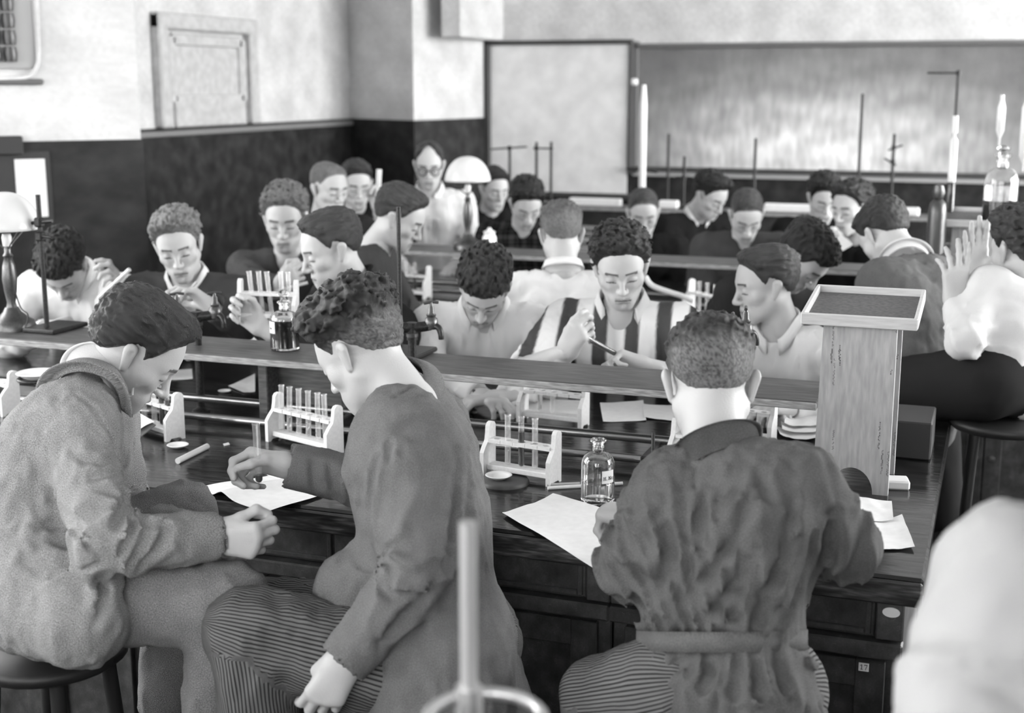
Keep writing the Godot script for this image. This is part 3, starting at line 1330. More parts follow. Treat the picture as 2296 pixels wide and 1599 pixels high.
func room() -> void:
	struct("floor", box(Vector3(-0.2, -0.1, -3.4), Vector3(10.8, 0.2, 14.6), 0.0), mat("dark worn floor", 0.05, 0.6, {"tex": noise_tex(0.03, FastNoiseLite.TYPE_SIMPLEX_SMOOTH, 0.5, 1.0, 5), "scale": Vector3(0.6, 0.6, 3.0)}))
	struct("ceiling", box(Vector3(-0.2, 4.4, -3.4), Vector3(10.8, 0.2, 14.6), 0.0), plaster())
	# left wall, near part, with three tall windows beyond the left edge of the picture
	var holes := [-3.0, -0.6, 1.8]
	var left := st_new()
	add_box(left, Vector3(-5.3, 0.55, -0.3), Vector3(0.3, 1.1, 7.8), 0.0)
	add_box(left, Vector3(-5.3, 3.95, -0.3), Vector3(0.3, 0.7, 7.8), 0.0)
	var edges := [-4.2, -3.8, -2.2, -1.4, 0.2, 1.0, 2.6, 3.6]
	for i in [0, 2, 4, 6]:
		add_box(left, Vector3(-5.3, 2.35, (edges[i] + edges[i + 1]) * 0.5), Vector3(0.3, 2.5, edges[i + 1] - edges[i]), 0.0)
	struct("wall_left", left, plaster())
	var n := 1
	for z in holes:
		window("window_%d" % n, Vector3(-5.3, 2.35, z), PI / 2)
		n += 1
	# wall behind the camera with three more
	var back := st_new()
	add_box(back, Vector3(-0.2, 0.55, 3.5), Vector3(10.2, 1.1, 0.3), 0.0)
	add_box(back, Vector3(-0.2, 3.95, 3.5), Vector3(10.2, 0.7, 0.3), 0.0)
	var ex := [-5.3, -4.0, -2.4, -1.7, -0.1, 0.6, 2.2, 4.9]
	for i in [0, 2, 4, 6]:
		add_box(back, Vector3((ex[i] + ex[i + 1]) * 0.5, 2.35, 3.5), Vector3(ex[i + 1] - ex[i], 2.5, 0.3), 0.0)
	struct("wall_near", back, plaster())
	for x in [-3.2, -0.9, 1.4]:
		window("window_%d" % n, Vector3(x, 2.35, 3.5), 0.0)
		n += 1
	var right := st_new()
	add_box(right, Vector3(4.75, 0.55, -3.4), Vector3(0.3, 1.1, 14.2), 0.0)
	add_box(right, Vector3(4.75, 3.95, -3.4), Vector3(0.3, 0.7, 14.2), 0.0)
	for q: Array in [[-10.5, -10.3], [-8.7, -8.7], [-7.2, -7.0], [-5.4, -5.2], [-3.6, 3.7]]:
		add_box(right, Vector3(4.75, 2.35, (q[0] + q[1]) * 0.5), Vector3(0.3, 2.5, maxf(q[1] - q[0], 0.1)), 0.0)
	struct("wall_right", right, plaster())
	for z in [-9.5, -7.9, -6.2, -4.4]:
		window("window_%d" % n, Vector3(4.75, 2.35, z), PI / 2)
		n += 1
	# the far wall and the recessed left wall behind the pier: dark oil paint below, white above
	struct("wall_far", box(Vector3(0.2, 3.0, -10.35), Vector3(9.4, 2.8, 0.3), 0.0), plaster())
	struct("trim_1", box(Vector3(0.2, 0.8, -10.346), Vector3(9.4, 1.6, 0.308), 0.0), dado())
	struct("wall_left_far", box(Vector3(-4.97, 2.95, -7.6), Vector3(0.3, 2.7, 4.6), 0.0), plaster())
	var ld := st_new()
	add_box(ld, Vector3(-4.962, 0.8, -7.6), Vector3(0.316, 1.6, 4.6), 0.0)
	struct("trim_2", ld, dado())
	var rail := st_new()
	add_box(rail, Vector3(-4.80, 1.565, -7.9), Vector3(0.03, 0.035, 3.3), 0.006)
	struct("trim_3", rail, mat("grey rail paint", 0.22, 0.4))
	# the chamfered pier at the left edge of the picture
	var pier := PackedVector2Array([Vector2(-3.935, -5.552), Vector2(-5.45, -3.80), Vector2(-5.45, -6.3), Vector2(-4.3, -6.0)])
	struct("wall_left_pier", wall_prism(st_new(), pier, 1.6, 4.3), plaster())
	var pier2 := PackedVector2Array([Vector2(-3.926, -5.554), Vector2(-5.45, -3.79), Vector2(-5.45, -6.3), Vector2(-4.3, -6.01)])
	struct("trim_4", wall_prism(st_new(), pier2, 0.0, 1.6), dado())
	# the pilaster in the far left corner
	var pil := PackedVector2Array([Vector2(-4.85, -9.57), Vector2(-4.10, -9.15), Vector2(-3.90, -10.3), Vector2(-4.9, -10.3)])
	struct("wall_far_pilaster", wall_prism(st_new(), pil, 1.6, 4.3), plaster())
	var pil2 := PackedVector2Array([Vector2(-4.85, -9.563), Vector2(-4.095, -9.143), Vector2(-3.893, -10.3), Vector2(-4.9, -10.3)])
	struct("trim_5", wall_prism(st_new(), pil2, 0.0, 1.6), dado())
	struct("trim_6", box(Vector3(-3.86, 2.75, -9.75), Vector3(0.16, 1.1, 0.9), 0.01), plaster())
	# the pale panelled door in the left wall; its lower half is painted dark with the wall
	var pm := mat("pale door paint", 0.60, 0.5, {"tex": noise_tex(0.03, FastNoiseLite.TYPE_SIMPLEX_SMOOTH, 0.85, 1.0, 4), "scale": Vector3.ONE * 1.5})
	var d := Node3D.new()
	d.name = "door_1"
	d.set_meta("kind", "structure")
	add_child(d)
	var leaf := st_new()
	add_box(leaf, Vector3(-4.815, 1.88, -7.53), Vector3(0.02, 0.56, 0.90), 0.0)
	obj("door_leaf", leaf, pm, d)
	var fr := st_new()
	for q: Array in [[-7.00, 0.10], [-8.04, 0.10]]:
		add_box(fr, Vector3(-4.79, 1.94, q[0]), Vector3(0.07, 0.68, q[1]), 0.012)
	add_box(fr, Vector3(-4.79, 2.235, -7.52), Vector3(0.075, 0.10, 1.14), 0.012)
	obj("door_frame", fr, pm, d)
	var pn := st_new()
	for q: Array in [[-7.12, 1.95, 0.08, 0.40], [-7.93, 1.95, 0.08, 0.40]]:
		add_box(pn, Vector3(-4.80, q[1], q[0]), Vector3(0.035, q[3], q[2]), 0.008)
	add_box(pn, Vector3(-4.80, 2.13, -7.53), Vector3(0.035, 0.07, 0.80), 0.008)
	add_box(pn, Vector3(-4.80, 1.70, -7.53), Vector3(0.035, 0.20, 0.80), 0.008)
	obj("door_panel", pn, pm, d)

func window(called: String, at: Vector3, turn: float) -> void:
	var o := Node3D.new()
	o.name = called
	o.set_meta("kind", "structure")
	add_child(o)
	o.position = at
	o.rotation.y = turn
	var wm := mat("window paint", 0.75, 0.4)
	var f := st_new()
	for s in [-1.0, 1.0]:
		add_box(f, Vector3(s * 0.77, 0, 0), Vector3(0.06, 2.5, 0.08), 0.005)
		add_box(f, Vector3(0, s * 1.22, 0), Vector3(1.6, 0.06, 0.08), 0.005)
	add_box(f, Vector3(0, 0, 0), Vector3(0.05, 2.5, 0.06), 0.005)
	for y in [-0.4, 0.4]:
		add_box(f, Vector3(0, y, 0), Vector3(1.6, 0.04, 0.05), 0.005)
	obj("window_frame", f, wm, o)
	for x in [-0.385, 0.385]:
		for y in [-0.8, 0.0, 0.8]:
			obj("pane", box(Vector3(x, y, 0), Vector3(0.72, 0.78, 0.004), 0.0), glass_mat(), o)

# ---------------------------------------------------------------- benches
# moved by (dx, dz) from the near bench; x0, x1: its ends
func lab_bench(dx: float, dz: float, x0: float, x1: float, where: String, stand: bool, front: bool) -> void:
	var zc := -3.34 + dz
	var top := obj("worktop", box(Vector3((x0 + x1) * 0.5, 0.88, zc), Vector3(x1 - x0, 0.04, 1.42), 0.006), bench_mat())
	tag(top, "long dark varnished worktop of the %s laboratory bench" % where, "worktop")
	if front:
		var edge := obj("bench_lip", box(Vector3((x0 + x1) * 0.5, 0.868, zc + 0.716), Vector3(x1 - x0 - 0.004, 0.05, 0.012), 0.004), mat("scuffed bench lip", 0.34, 0.4, {"tex": noise_tex(0.02, FastNoiseLite.TYPE_SIMPLEX_SMOOTH, 0.0, 1.0, 5), "scale": Vector3(1.0, 5, 5), "detail": noise_tex(0.05, FastNoiseLite.TYPE_SIMPLEX, 0.3, 1.0, 5), "detail_scale": Vector3(1, 8, 8)}), top)
		edge.position = Vector3.ZERO
	for lx in [x0 + 0.08, (x0 + x1) * 0.5, x1 - 0.08]:
		obj("leg", box(Vector3(lx, 0.43, zc - 0.62), Vector3(0.07, 0.86, 0.07), 0.004), cabinet_mat(), top)
	# cupboards under it
	var w := 0.62
	var n := int((x1 - x0 - 0.06) / w)
	var words := ["rightmost", "second from the right", "third from the right", "fourth from the right", "fifth from the right", "sixth from the right", "seventh from the right"]
	for i in n:
		var cx := x1 - 0.035 - w * (i + 0.5)
		cupboard(Vector3(cx, 0, zc), w, i, "dark cupboard under the %s bench, %s" % [where, words[mini(i, 6)]], i == 0 and front, front)
	# reagent shelf along the middle
	var sx1 := (-0.385 + dx) if stand else x1 - 0.1
	var sh := thing("reagent_shelf", "long narrow wooden shelf raised along the middle of the %s bench" % where, "shelf", Vector3(0, 0, zc))
	obj("shelf_board", box(Vector3((x0 + sx1) * 0.5, 1.094, 0.0), Vector3(sx1 - x0, 0.022, 0.24), 0.003), shelf_mat(), sh)
	obj("shelf_edge", box(Vector3((x0 + sx1) * 0.5, 1.093, 0.121), Vector3(sx1 - x0, 0.018, 0.006), 0.002), mat("worn pale shelf edge", 0.42, 0.5, {"tex": noise_tex(0.06, FastNoiseLite.TYPE_SIMPLEX_SMOOTH, 0.65, 1.0, 5), "scale": Vector3(1.2, 9, 9)}), sh)
	var k := 0
	for px in [-3.25, -1.83, -1.0]:
		if px + dx < x1 - 0.2 and k != 2:
			obj("shelf_support", box(Vector3(px + dx, 0.991, 0.0), Vector3(0.21, 0.184, 0.03), 0.003), shelf_mat(), sh)
			obj("shelf_support", box(Vector3(px + dx - 0.115, 0.991, 0.0), Vector3(0.03, 0.184, 0.16), 0.003), shelf_mat(), sh)
		k += 1
	# gas and water pipes below the shelf
	var pipes := thing("service_pipes", "pair of shiny metal pipes running along the middle of the %s bench" % where, "pipes", Vector3(0, 0, zc))
	for q: Array in [[0.945, 0.015, 0.012], [0.928, 0.15, 0.011]]:
		obj("pipe", tube([Vector3(x0 + 0.05, q[0], q[1]), Vector3(sx1 - 0.03, q[0], q[1])], q[2], 16), steel_mat(), pipes)
	var x := x0 + 0.3
	while x < sx1 - 0.1:
		obj("pipe_bracket", box(Vector3(x, 0.92, 0.08), Vector3(0.02, 0.042, 0.18), 0.003), iron_mat(), pipes)
		x += 0.9
	if stand:
		wooden_stand(Vector3(-0.29 + dx, 0.9, zc + 0.155), "tall pale wooden stand with a rimmed tray top at the end of the %s bench" % where)

func cupboard(at: Vector3, w: float, i: int, label: String, plates: bool, detailed: bool) -> void:
	var t := thing("cupboard", label, "cupboard", at)
	var m := cabinet_mat()
	obj("body", box(Vector3(0, 0.455, 0.32), Vector3(w - 0.004, 0.81, 0.64), 0.003), m, t)
	obj("plinth", box(Vector3(0, 0.025, 0.31), Vector3(w - 0.004, 0.05, 0.60), 0.0), m, t)
	if not detailed:
		return
	var z := 0.64
	for s in [-1.0, 1.0]:
		obj("stile", box(Vector3(s * (w * 0.5 - 0.028), 0.80, z + 0.012), Vector3(0.055, 0.115, 0.024), 0.003), m, t)
	obj("rail", box(Vector3(0, 0.722, z + 0.018), Vector3(w, 0.036, 0.036), 0.004), m, t)
	var dr := obj("drawer", box(Vector3(0, 0.80, z + 0.006), Vector3(w - 0.115, 0.112, 0.016), 0.003), m, t)
	obj("moulding", frame_shape(Vector3(0, 0.80, z + 0.016), w - 0.13, 0.10, 0.012, 0.008), m, dr)
	obj("knob", add_lathe(st_new(), [Vector2(0.006, 0), Vector2(0.006, 0.012), Vector2(0.014, 0.018), Vector2(0.014, 0.026), Vector2(0, 0.030)], 16, Transform3D(Basis(Vector3.RIGHT, PI / 2), Vector3(0, 0.80, z + 0.012))), brass_mat(), dr)
	for s in [-1.0, 1.0]:
		var dw := w * 0.5 - 0.035
		var door := obj("door", frame_shape(Vector3(s * (dw * 0.5 + 0.003), 0.39, z + 0.008), dw, 0.60, 0.06, 0.018), m, t)
		obj("panel", box(Vector3(s * (dw * 0.5 + 0.003), 0.39, z + 0.003), Vector3(dw - 0.10, 0.50, 0.008), 0.002), m, door)
		obj("knob", add_lathe(st_new(), [Vector2(0.006, 0), Vector2(0.006, 0.012), Vector2(0.013, 0.018), Vector2(0.013, 0.026), Vector2(0, 0.030)], 16, Transform3D(Basis(Vector3.RIGHT, PI / 2), Vector3(s * 0.03, 0.5, z + 0.016))), brass_mat(), door)
	if plates:
		var ov := PackedVector2Array()
		for k in 28:
			ov.append(Vector2(cos(TAU * k / 28), sin(TAU * k / 28)) * Vector2(0.0175, 0.0105))
		var pl := obj("oval_plate", add_prism(st_new(), ov, 0.003, Transform3D(Basis.IDENTITY, Vector3(w * 0.5 - 0.0265, 0.806, z + 0.0255))), enamel_mat(), t)
		pl.set_meta("label", "oval white enamel plate")
		var nb := obj("number_plate", box(Vector3(w * 0.5 - 0.075, 0.676, z + 0.018), Vector3(0.021, 0.018, 0.003), 0.0005), enamel_mat(), t)
		nb.set_meta("label", "small white plate numbered 17")
		lettering("17", nb, Vector3(w * 0.5 - 0.075, 0.676, z + 0.0200), 0.014, 0.0)

func frame_shape(c: Vector3, w: float, h: float, bar: float, thick: float) -> SurfaceTool:
	var st := st_new()
	for s in [-1.0, 1.0]:
		add_box(st, c + Vector3(s * (w - bar) * 0.5, 0, 0), Vector3(bar, h, thick), 0.002)
		add_box(st, c + Vector3(0, s * (h - bar) * 0.5, 0), Vector3(w - bar * 2.0, bar, thick), 0.002)
	return st

func lettering(text: String, parent: Node3D, at: Vector3, high: float, turn: float) -> MeshInstance3D:
	var tm := TextMesh.new()
	tm.text = text
	var f := SystemFont.new()
	f.font_names = PackedStringArray(["Droid Serif"])
	tm.font = f
	tm.font_size = 32
	tm.pixel_size = high / 30.0
	tm.depth = 0.0006
	var o := obj("lettering", tm, mat("black ink", 0.015, 0.7), parent)
	o.position = at
	o.rotation.y = turn
	return o

func wooden_stand(at: Vector3, label: String) -> Node3D:
	var t := thing("wooden_stand", label, "stand", at)
	var o := PackedVector2Array([Vector2(-0.092, 0.0)])
	for k in 17:
		var a := PI - PI * k / 16.0
		o.append(Vector2(cos(a) * 0.050, sin(a) * 0.062))
	o.append_array(PackedVector2Array([Vector2(0.086, 0.0), Vector2(0.086, 0.405), Vector2(-0.082, 0.405)]))
	obj("front_board", add_prism(st_new(), o, 0.022, Transform3D(Basis.IDENTITY, Vector3(0, 0, 0))), board_mat(), t)
	obj("back_board", add_prism(st_new(), o, 0.022, Transform3D(Basis.IDENTITY, Vector3(0, 0, -0.19))), board_mat(), t)
	var tray := obj("tray", box(Vector3(0, 0.412, -0.105), Vector3(0.258, 0.012, 0.275), 0.002), mat("grey tray bottom", 0.14, 0.6, {"tex": noise_tex(0.05, FastNoiseLite.TYPE_SIMPLEX_SMOOTH, 0.7, 1.0, 5), "scale": Vector3.ONE * 5.0}), t)
	var rim := mat("pale tray rim", 0.60, 0.6, {"tex": noise_tex(0.05, FastNoiseLite.TYPE_SIMPLEX_SMOOTH, 0.88, 1.0, 5), "scale": Vector3(1, 8, 8)})
	obj("rim", box(Vector3(0, 0.421, 0.033), Vector3(0.264, 0.028, 0.010), 0.002), rim, tray)
	obj("rim", box(Vector3(0, 0.421, -0.245), Vector3(0.264, 0.028, 0.010), 0.002), rim, tray)
	for s in [-1.0, 1.0]:
		obj("rim", box(Vector3(s * 0.128, 0.421, -0.106), Vector3(0.010, 0.028, 0.268), 0.002), rim, tray)
	tray.transform = Transform3D(Basis.IDENTITY, Vector3(0, 0.40, 0.03)) * Transform3D(Basis(Vector3.RIGHT, 0.10), Vector3.ZERO) * Transform3D(Basis.IDENTITY, Vector3(0, -0.40, -0.03))
	return t

func benches() -> void:
	lab_bench(0.0, 0.0, -3.8, -0.09, "near", true, true)
	lab_bench(0.2, -2.43, -2.85, 0.35, "middle", true, true)
	lab_bench(0.0, -4.86, -2.9, 1.6, "far", false, false)

func stool(at: Vector3, high: float, label: String) -> void:
	var t := thing("stool", label, "stool", at, 0.0, "stools under the students")
	var m := mat("dark stool wood", 0.014, 0.5)
	obj("seat", add_lathe(st_new(), [Vector2(0, high - 0.03), Vector2(0.145, high - 0.03), Vector2(0.155, high - 0.022), Vector2(0.155, high - 0.008), Vector2(0.147, high), Vector2(0, high)], 28), m, t)
	for k in 4:
		var a := PI / 4 + PI / 2 * k
		obj("leg", tube([Vector3(cos(a) * 0.17, 0.0, sin(a) * 0.17), Vector3(cos(a) * 0.11, high - 0.03, sin(a) * 0.11)], 0.016, 10), m, t)
	for k in 4:
		var a := PI / 4 + PI / 2 * k
		obj("stretcher", tube([Vector3(cos(a) * 0.152, 0.2, sin(a) * 0.152), Vector3(cos(a + PI / 2) * 0.152, 0.2, sin(a + PI / 2) * 0.152)], 0.011, 8), m, t)

# ---------------------------------------------------------------- apparatus
# test tube rack, its long side along x, standing at `at`; tubes: [place 0..1, liquid 0..1, dark 0/1]
func rack_shape(t: Node3D, length: float, high: float, holes: int) -> void:
	var side := PackedVector2Array()
	for p in [[0.030, 0.0], [0.030, 0.45], [0.020, 0.55], [0.006, 0.66], [0.002, 0.80], [0.000, 0.93], [-0.006, 0.985], [-0.015, 1.0], [-0.024, 0.985], [-0.030, 0.93], [-0.030, 0.0], [-0.020, 0.0], [-0.014, 0.05], [0.014, 0.05], [0.020, 0.0]]:
		side.append(Vector2(p[0], p[1] * high))
	for s in [-1.0, 1.0]:
		obj("upright", add_prism(st_new(), side, 0.012, Transform3D(Basis(Vector3.UP, -PI / 2), Vector3(s * (length * 0.5 - 0.006), 0, 0))), pale_wood(), t)
	var up := obj("upper_rail", rail_shape(length - 0.024, 0.034, 0.009, high * 0.66, holes, -0.008), pale_wood(), t)
	obj("lower_rail", box(Vector3(0, high * 0.16, -0.004), Vector3(length - 0.024, 0.014, 0.040), 0.002), pale_wood(), t)

# a rail with round holes through it
func rail_shape(length: float, wide: float, thick: float, y: float, holes: int, z: float) -> ArrayMesh:
	var st := st_new()
	var step := length / holes
	for h in holes:
		var cx := -length * 0.5 + step * (h + 0.5)
		st.set_smooth_group(-1)
		for k in 16:
			var a := TAU * k / 16.0
			var b := TAU * (k + 1) / 16.0
			var r := 0.0098
			var edge := func(q: float) -> Vector2:
				var d := Vector2(cos(q), sin(q))
				var f := minf(step * 0.5 / maxf(absf(d.x), 1e-5), wide * 0.5 / maxf(absf(d.y), 1e-5))
				return d * f
			var i0 := Vector2(cos(a), sin(a)) * r
			var i1 := Vector2(cos(b), sin(b)) * r
			var o0: Vector2 = edge.call(a)
			var o1: Vector2 = edge.call(b)
			var v := func(p: Vector2, s: float) -> Vector3: return Vector3(cx + p.x, y + s * thick * 0.5, z + p.y)
			quad(st, v.call(i0, 1), v.call(o0, 1), v.call(o1, 1), v.call(i1, 1))
			quad(st, v.call(i1, -1), v.call(o1, -1), v.call(o0, -1), v.call(i0, -1))
			quad(st, v.call(i1, 1), v.call(i1, -1), v.call(i0, -1), v.call(i0, 1))
			quad(st, v.call(o0, 1), v.call(o0, -1), v.call(o1, -1), v.call(o1, 1))
	return mesh_of(st)

var tube_glass: ArrayMesh
func tube_profile() -> ArrayMesh:
	if tube_glass == null:
		var p := []
		for k in 7:
			var a := PI / 2 * k / 6.0
			p.append(Vector2(sin(a) * 0.0078, 0.0078 - cos(a) * 0.0078))
		p.append(Vector2(0.0078, 0.124))
		p.append(Vector2(0.0092, 0.128))
		p.append(Vector2(0.0086, 0.1285))
		p.append(Vector2(0.0068, 0.125))
		for k in 7:
			var a := PI / 2 * (6 - k) / 6.0
			p.append(Vector2(sin(a) * 0.0068, 0.0086 - cos(a) * 0.0068))
		tube_glass = mesh_of(add_lathe(st_new(), p, 20, Transform3D.IDENTITY, 0.3))
	return tube_glass

func test_tube(label: String, t: Transform3D, fill: float, dark: bool, group := "") -> Node3D:
	var o := thing("test_tube", label, "test tube", Vector3.ZERO, 0.0, group)
	o.transform = t
	obj("glass", tube_profile(), glass_mat() if dark else tube_mat(), o)
	if fill > 0.0:
		var lr := 0.0073 if dark else 0.0066
		var p := []
		for k in 6:
			var a := PI / 2 * k / 5.0
			p.append(Vector2(sin(a) * lr, 0.0086 - cos(a) * lr))
		p.append(Vector2(lr, 0.01 + 0.11 * fill))
		p.append(Vector2(0, 0.0095 + 0.11 * fill))
		obj("liquid", add_lathe(st_new(), p, 16), liquid_mat() if dark else water_mat(), o)
	return o

func tube_rack(label: String, spot: String, t: Transform3D, length: float, high: float, holes: int, tubes: Array) -> Node3D:
	var r := thing("tube_rack", label, "test tube rack")
	r.transform = t
	rack_shape(r, length, high, holes)
	var words := ["leftmost", "second from left", "third from left", "fourth from left", "fifth from left", "sixth from left", "seventh from left"]
	var step := (length - 0.024) / holes
	for i in tubes.size():
		var q: Array = tubes[i]
		var x: float = -(length - 0.024) * 0.5 + step * (q[0] + 0.5)
		var lean: float = q[3] if q.size() > 3 else 0.0
		var what := "test tube of dark liquid" if q[2] else ("test tube with clear liquid" if q[1] > 0.0 else "empty glass test tube")
		test_tube("%s, %s in %s" % [what, words[i] if tubes.size() > 1 else "alone", spot], t * Transform3D(Basis(Vector3(0, 0, 1), -lean), Vector3(x - lean * 0.11, high * 0.16 + 0.0075, -0.006 - 0.002 * absf(lean))), q[1], q[2], "test tubes standing in the racks")
	return r

func tap_stand(at: Vector3, base_y: float, top: float, turn: float, label: String) -> void:
	var t := thing("bench_tap", label, "tap", Vector3(at.x, 0, at.z), turn)
	obj("pipe", tube([Vector3(0, base_y, 0), Vector3(0, top - 0.045, 0)], 0.0115, 16), iron_mat(), t)
	obj("pipe_collar", add_lathe(st_new(), [Vector2(0, base_y), Vector2(0.026, base_y), Vector2(0.026, base_y + 0.008), Vector2(0.015, base_y + 0.014), Vector2(0.0115, base_y + 0.02)], 20), iron_mat(), t)
	obj("collar", add_lathe(st_new(), [Vector2(0.0115, top - 0.062), Vector2(0.017, top - 0.060), Vector2(0.017, top - 0.050), Vector2(0.0115, top - 0.046)], 20), brass_mat(), t)
	var arm := st_new()
	add_tube(arm, curve([Vector3(-0.052, top - 0.030, 0), Vector3(-0.02, top - 0.034, 0), Vector3(0.02, top - 0.034, 0), Vector3(0.052, top - 0.030, 0)], 6), 0.0145, 16)
	add_tube(arm, [Vector3(0, top - 0.07, 0), Vector3(0, top - 0.02, 0)], 0.0150, 16)
	obj("cross_arm", arm, iron_mat(), t)
	for s in [-1.0, 1.0]:
		var v := obj("valve", add_lathe(st_new(), [Vector2(0, -0.022), Vector2(0.016, -0.020), Vector2(0.019, -0.006), Vector2(0.017, 0.010), Vector2(0.012, 0.014), Vector2(0.014, 0.020), Vector2(0.009, 0.026), Vector2(0.008, 0.042), Vector2(0.0045, 0.046), Vector2(0.0045, 0.056), Vector2(0, 0.057)], 18, Transform3D(Basis.IDENTITY, Vector3(s * 0.054, top - 0.020, 0))), brass_mat(), t)
		obj("handle", tube([Vector3(s * 0.054 - 0.020, top + 0.033, 0.006), Vector3(s * 0.054, top + 0.036, 0), Vector3(s * 0.054 + 0.020, top + 0.033, -0.006)], 0.0042, 10), brass_mat(), v)
		obj("spout", tube(curve([Vector3(s * 0.058, top - 0.030, 0.004), Vector3(s * 0.072, top - 0.034, 0.016), Vector3(s * 0.078, top - 0.050, 0.022), Vector3(s * 0.079, top - 0.066, 0.023)], 5), 0.0095, 12, 0.0075), iron_mat(), v)

func retort_stand(at: Vector3, high: float, label: String, clamps: Array, r := 0.006) -> void:
	var t := thing("retort_stand", label, "stand", at, 0.0)
	obj("base", box(Vector3(0, 0.007, -0.04), Vector3(0.12, 0.014, 0.17), 0.004), iron_mat(), t)
	obj("rod", tube([Vector3(0, 0.01, 0), Vector3(0, high, 0)], r, 12), iron_mat(), t)
	for c: Array in clamps:
		var cl := obj("clamp", tube([Vector3(c[1], c[0], 0.004), Vector3(c[2], c[0] + c[3], 0.004)], 0.0055, 10), iron_mat(), t)
		obj("bosshead", box(Vector3(0, c[0] + c[3] * 0.5, 0.002), Vector3(0.026, 0.030, 0.026), 0.005), iron_mat(), cl)

func table_lamp(at: Vector3, label: String) -> void:
	var t := thing("table_lamp", label, "lamp", at)
	obj("base", lathe([Vector2(0, 0), Vector2(0.070, 0), Vector2(0.070, 0.012), Vector2(0.066, 0.020), Vector2(0.064, 0.026), Vector2(0.050, 0.034), Vector2(0.028, 0.055), Vector2(0.020, 0.070), Vector2(0.0, 0.071)], 36), brass_mat(), t)
	obj("stem", lathe([Vector2(0, 0.068), Vector2(0.016, 0.070), Vector2(0.013, 0.085), Vector2(0.019, 0.120), Vector2(0.023, 0.160), Vector2(0.019, 0.200), Vector2(0.012, 0.225), Vector2(0.016, 0.232), Vector2(0.010, 0.242), Vector2(0.010, 0.262), Vector2(0, 0.263)], 28), brass_mat(), t)
	obj("lamp_holder", lathe([Vector2(0, 0.260), Vector2(0.013, 0.262), Vector2(0.015, 0.290), Vector2(0.012, 0.300), Vector2(0, 0.301)], 24), mat("pale porcelain", 0.7, 0.3), t)
	var prongs := st_new()
	for k in 3:
		var a := TAU * k / 3.0 + 0.5
		var d := Vector3(cos(a), 0, sin(a))
		add_tube(prongs, curve([d * 0.010 + Vector3(0, 0.255, 0), d * 0.035 + Vector3(0, 0.275, 0), d * 0.075 + Vector3(0, 0.300, 0), d * 0.098 + Vector3(0, 0.318, 0)], 5), 0.0022, 8)
	obj("shade_carrier", prongs, brass_mat(), t)
	var p := []
	for k in 15:
		var a := PI * 0.5 * k / 14.0
		p.append(Vector2(0.108 * pow(cos(a), 0.85), 0.318 + 0.112 * pow(sin(a), 1.25)))
	p[14] = Vector2(0, 0.430)
	var q := []
	for k in 15:
		q.append(Vector2(maxf(p[14 - k].x - 0.003, 0.0), p[14 - k].y - 0.003))
	p.reverse()
	q.reverse()
	var all := []
	for v in p:
		all.append(v)
	q.reverse()
	var inner := []
	for k in 15:
		inner.append(q[14 - k])
	var prof := [Vector2(0, 0.430)]
	for k in range(1, 15):
		prof.append(p[k])
	for k in range(0, 14):
		prof.append(inner[k])
	prof.append(Vector2(0, 0.427))
	prof.reverse()
	obj("shade", add_lathe(st_new(), prof, 40, Transform3D.IDENTITY, -0.5), mat("opal glass", 0.64, 0.25), t)

func bottle(at: Vector3, label: String, r: float, body: float, total: float, fill: float, dark: bool, stopper: bool) -> Node3D:
	var t := thing("reagent_bottle", label, "bottle", at)
	var nr := r * 0.34
	var lf := 0.0016 if dark else -0.0004
	var w := 0.003
	var p := [Vector2(0, 0), Vector2(r * 0.93, 0), Vector2(r, 0.005), Vector2(r, body)]
	for k in range(1, 9):
		var a := PI / 2 * k / 8.0
		p.append(Vector2(lerpf(nr, r, cos(a)), body + (total * 0.80 - body) * sin(a)))
	p.append(Vector2(nr, total * 0.93))
	p.append(Vector2(nr * 1.45, total * 0.97))
	p.append(Vector2(nr * 1.45, total * 0.985))
	p.append(Vector2(nr * 1.2, total))
	p.append(Vector2(nr - w, total * 0.99))
	p.append(Vector2(nr - w, total * 0.80))
	for k in range(1, 9):
		var a := PI / 2 * (8 - k) / 8.0
		p.append(Vector2(lerpf(nr, r, cos(a)) - w, body + (total * 0.80 - body) * sin(a) - w * 0.5))
	p.append(Vector2(r - w, 0.008))
	p.append(Vector2(0, 0.006))
	obj("glass", add_lathe(st_new(), p, 48, Transform3D.IDENTITY, 0.5), solid_glass(), t)
	obj("liquid", add_lathe(st_new(), [Vector2(0, 0.0065), Vector2(r - w + lf, 0.0085), Vector2(r - w + lf, fill), Vector2(0, fill)], 48), liquid_mat() if dark else water_mat(), t)
	if stopper:
		obj("stopper", lathe([Vector2(0, total * 0.90), Vector2(nr * 0.7, total * 0.90), Vector2(nr * 0.8, total + 0.003), Vector2(nr * 0.55, total + 0.006), Vector2(nr * 0.5, total + 0.010), Vector2(nr * 1.1, total + 0.018), Vector2(nr * 1.1, total + 0.026), Vector2(nr * 0.6, total + 0.032), Vector2(0, total + 0.033)], 28), solid_glass(), t)
	return t

# a paper label bent round a bottle; a: middle of the label (0 = towards +z), half: half its angle
func bent_label(t: Node3D, r: float, a: float, half: float, y0: float, y1: float) -> MeshInstance3D:
	var st := st_new()
	st.set_smooth_group(1)
	for k in 10:
		var u := a - half + 2.0 * half * k / 10.0
		var v := a - half + 2.0 * half * (k + 1) / 10.0
		var f := func(q: float, y: float, rr: float) -> Vector3: return Vector3(sin(q) * rr, y, cos(q) * rr)
		quad(st, f.call(u, y1, r), f.call(v, y1, r), f.call(v, y0, r), f.call(u, y0, r))
		quad(st, f.call(u, y0, r - 0.0006), f.call(v, y0, r - 0.0006), f.call(v, y1, r - 0.0006), f.call(u, y1, r - 0.0006))
	return obj("paper_label", st, paper_mat(), t)

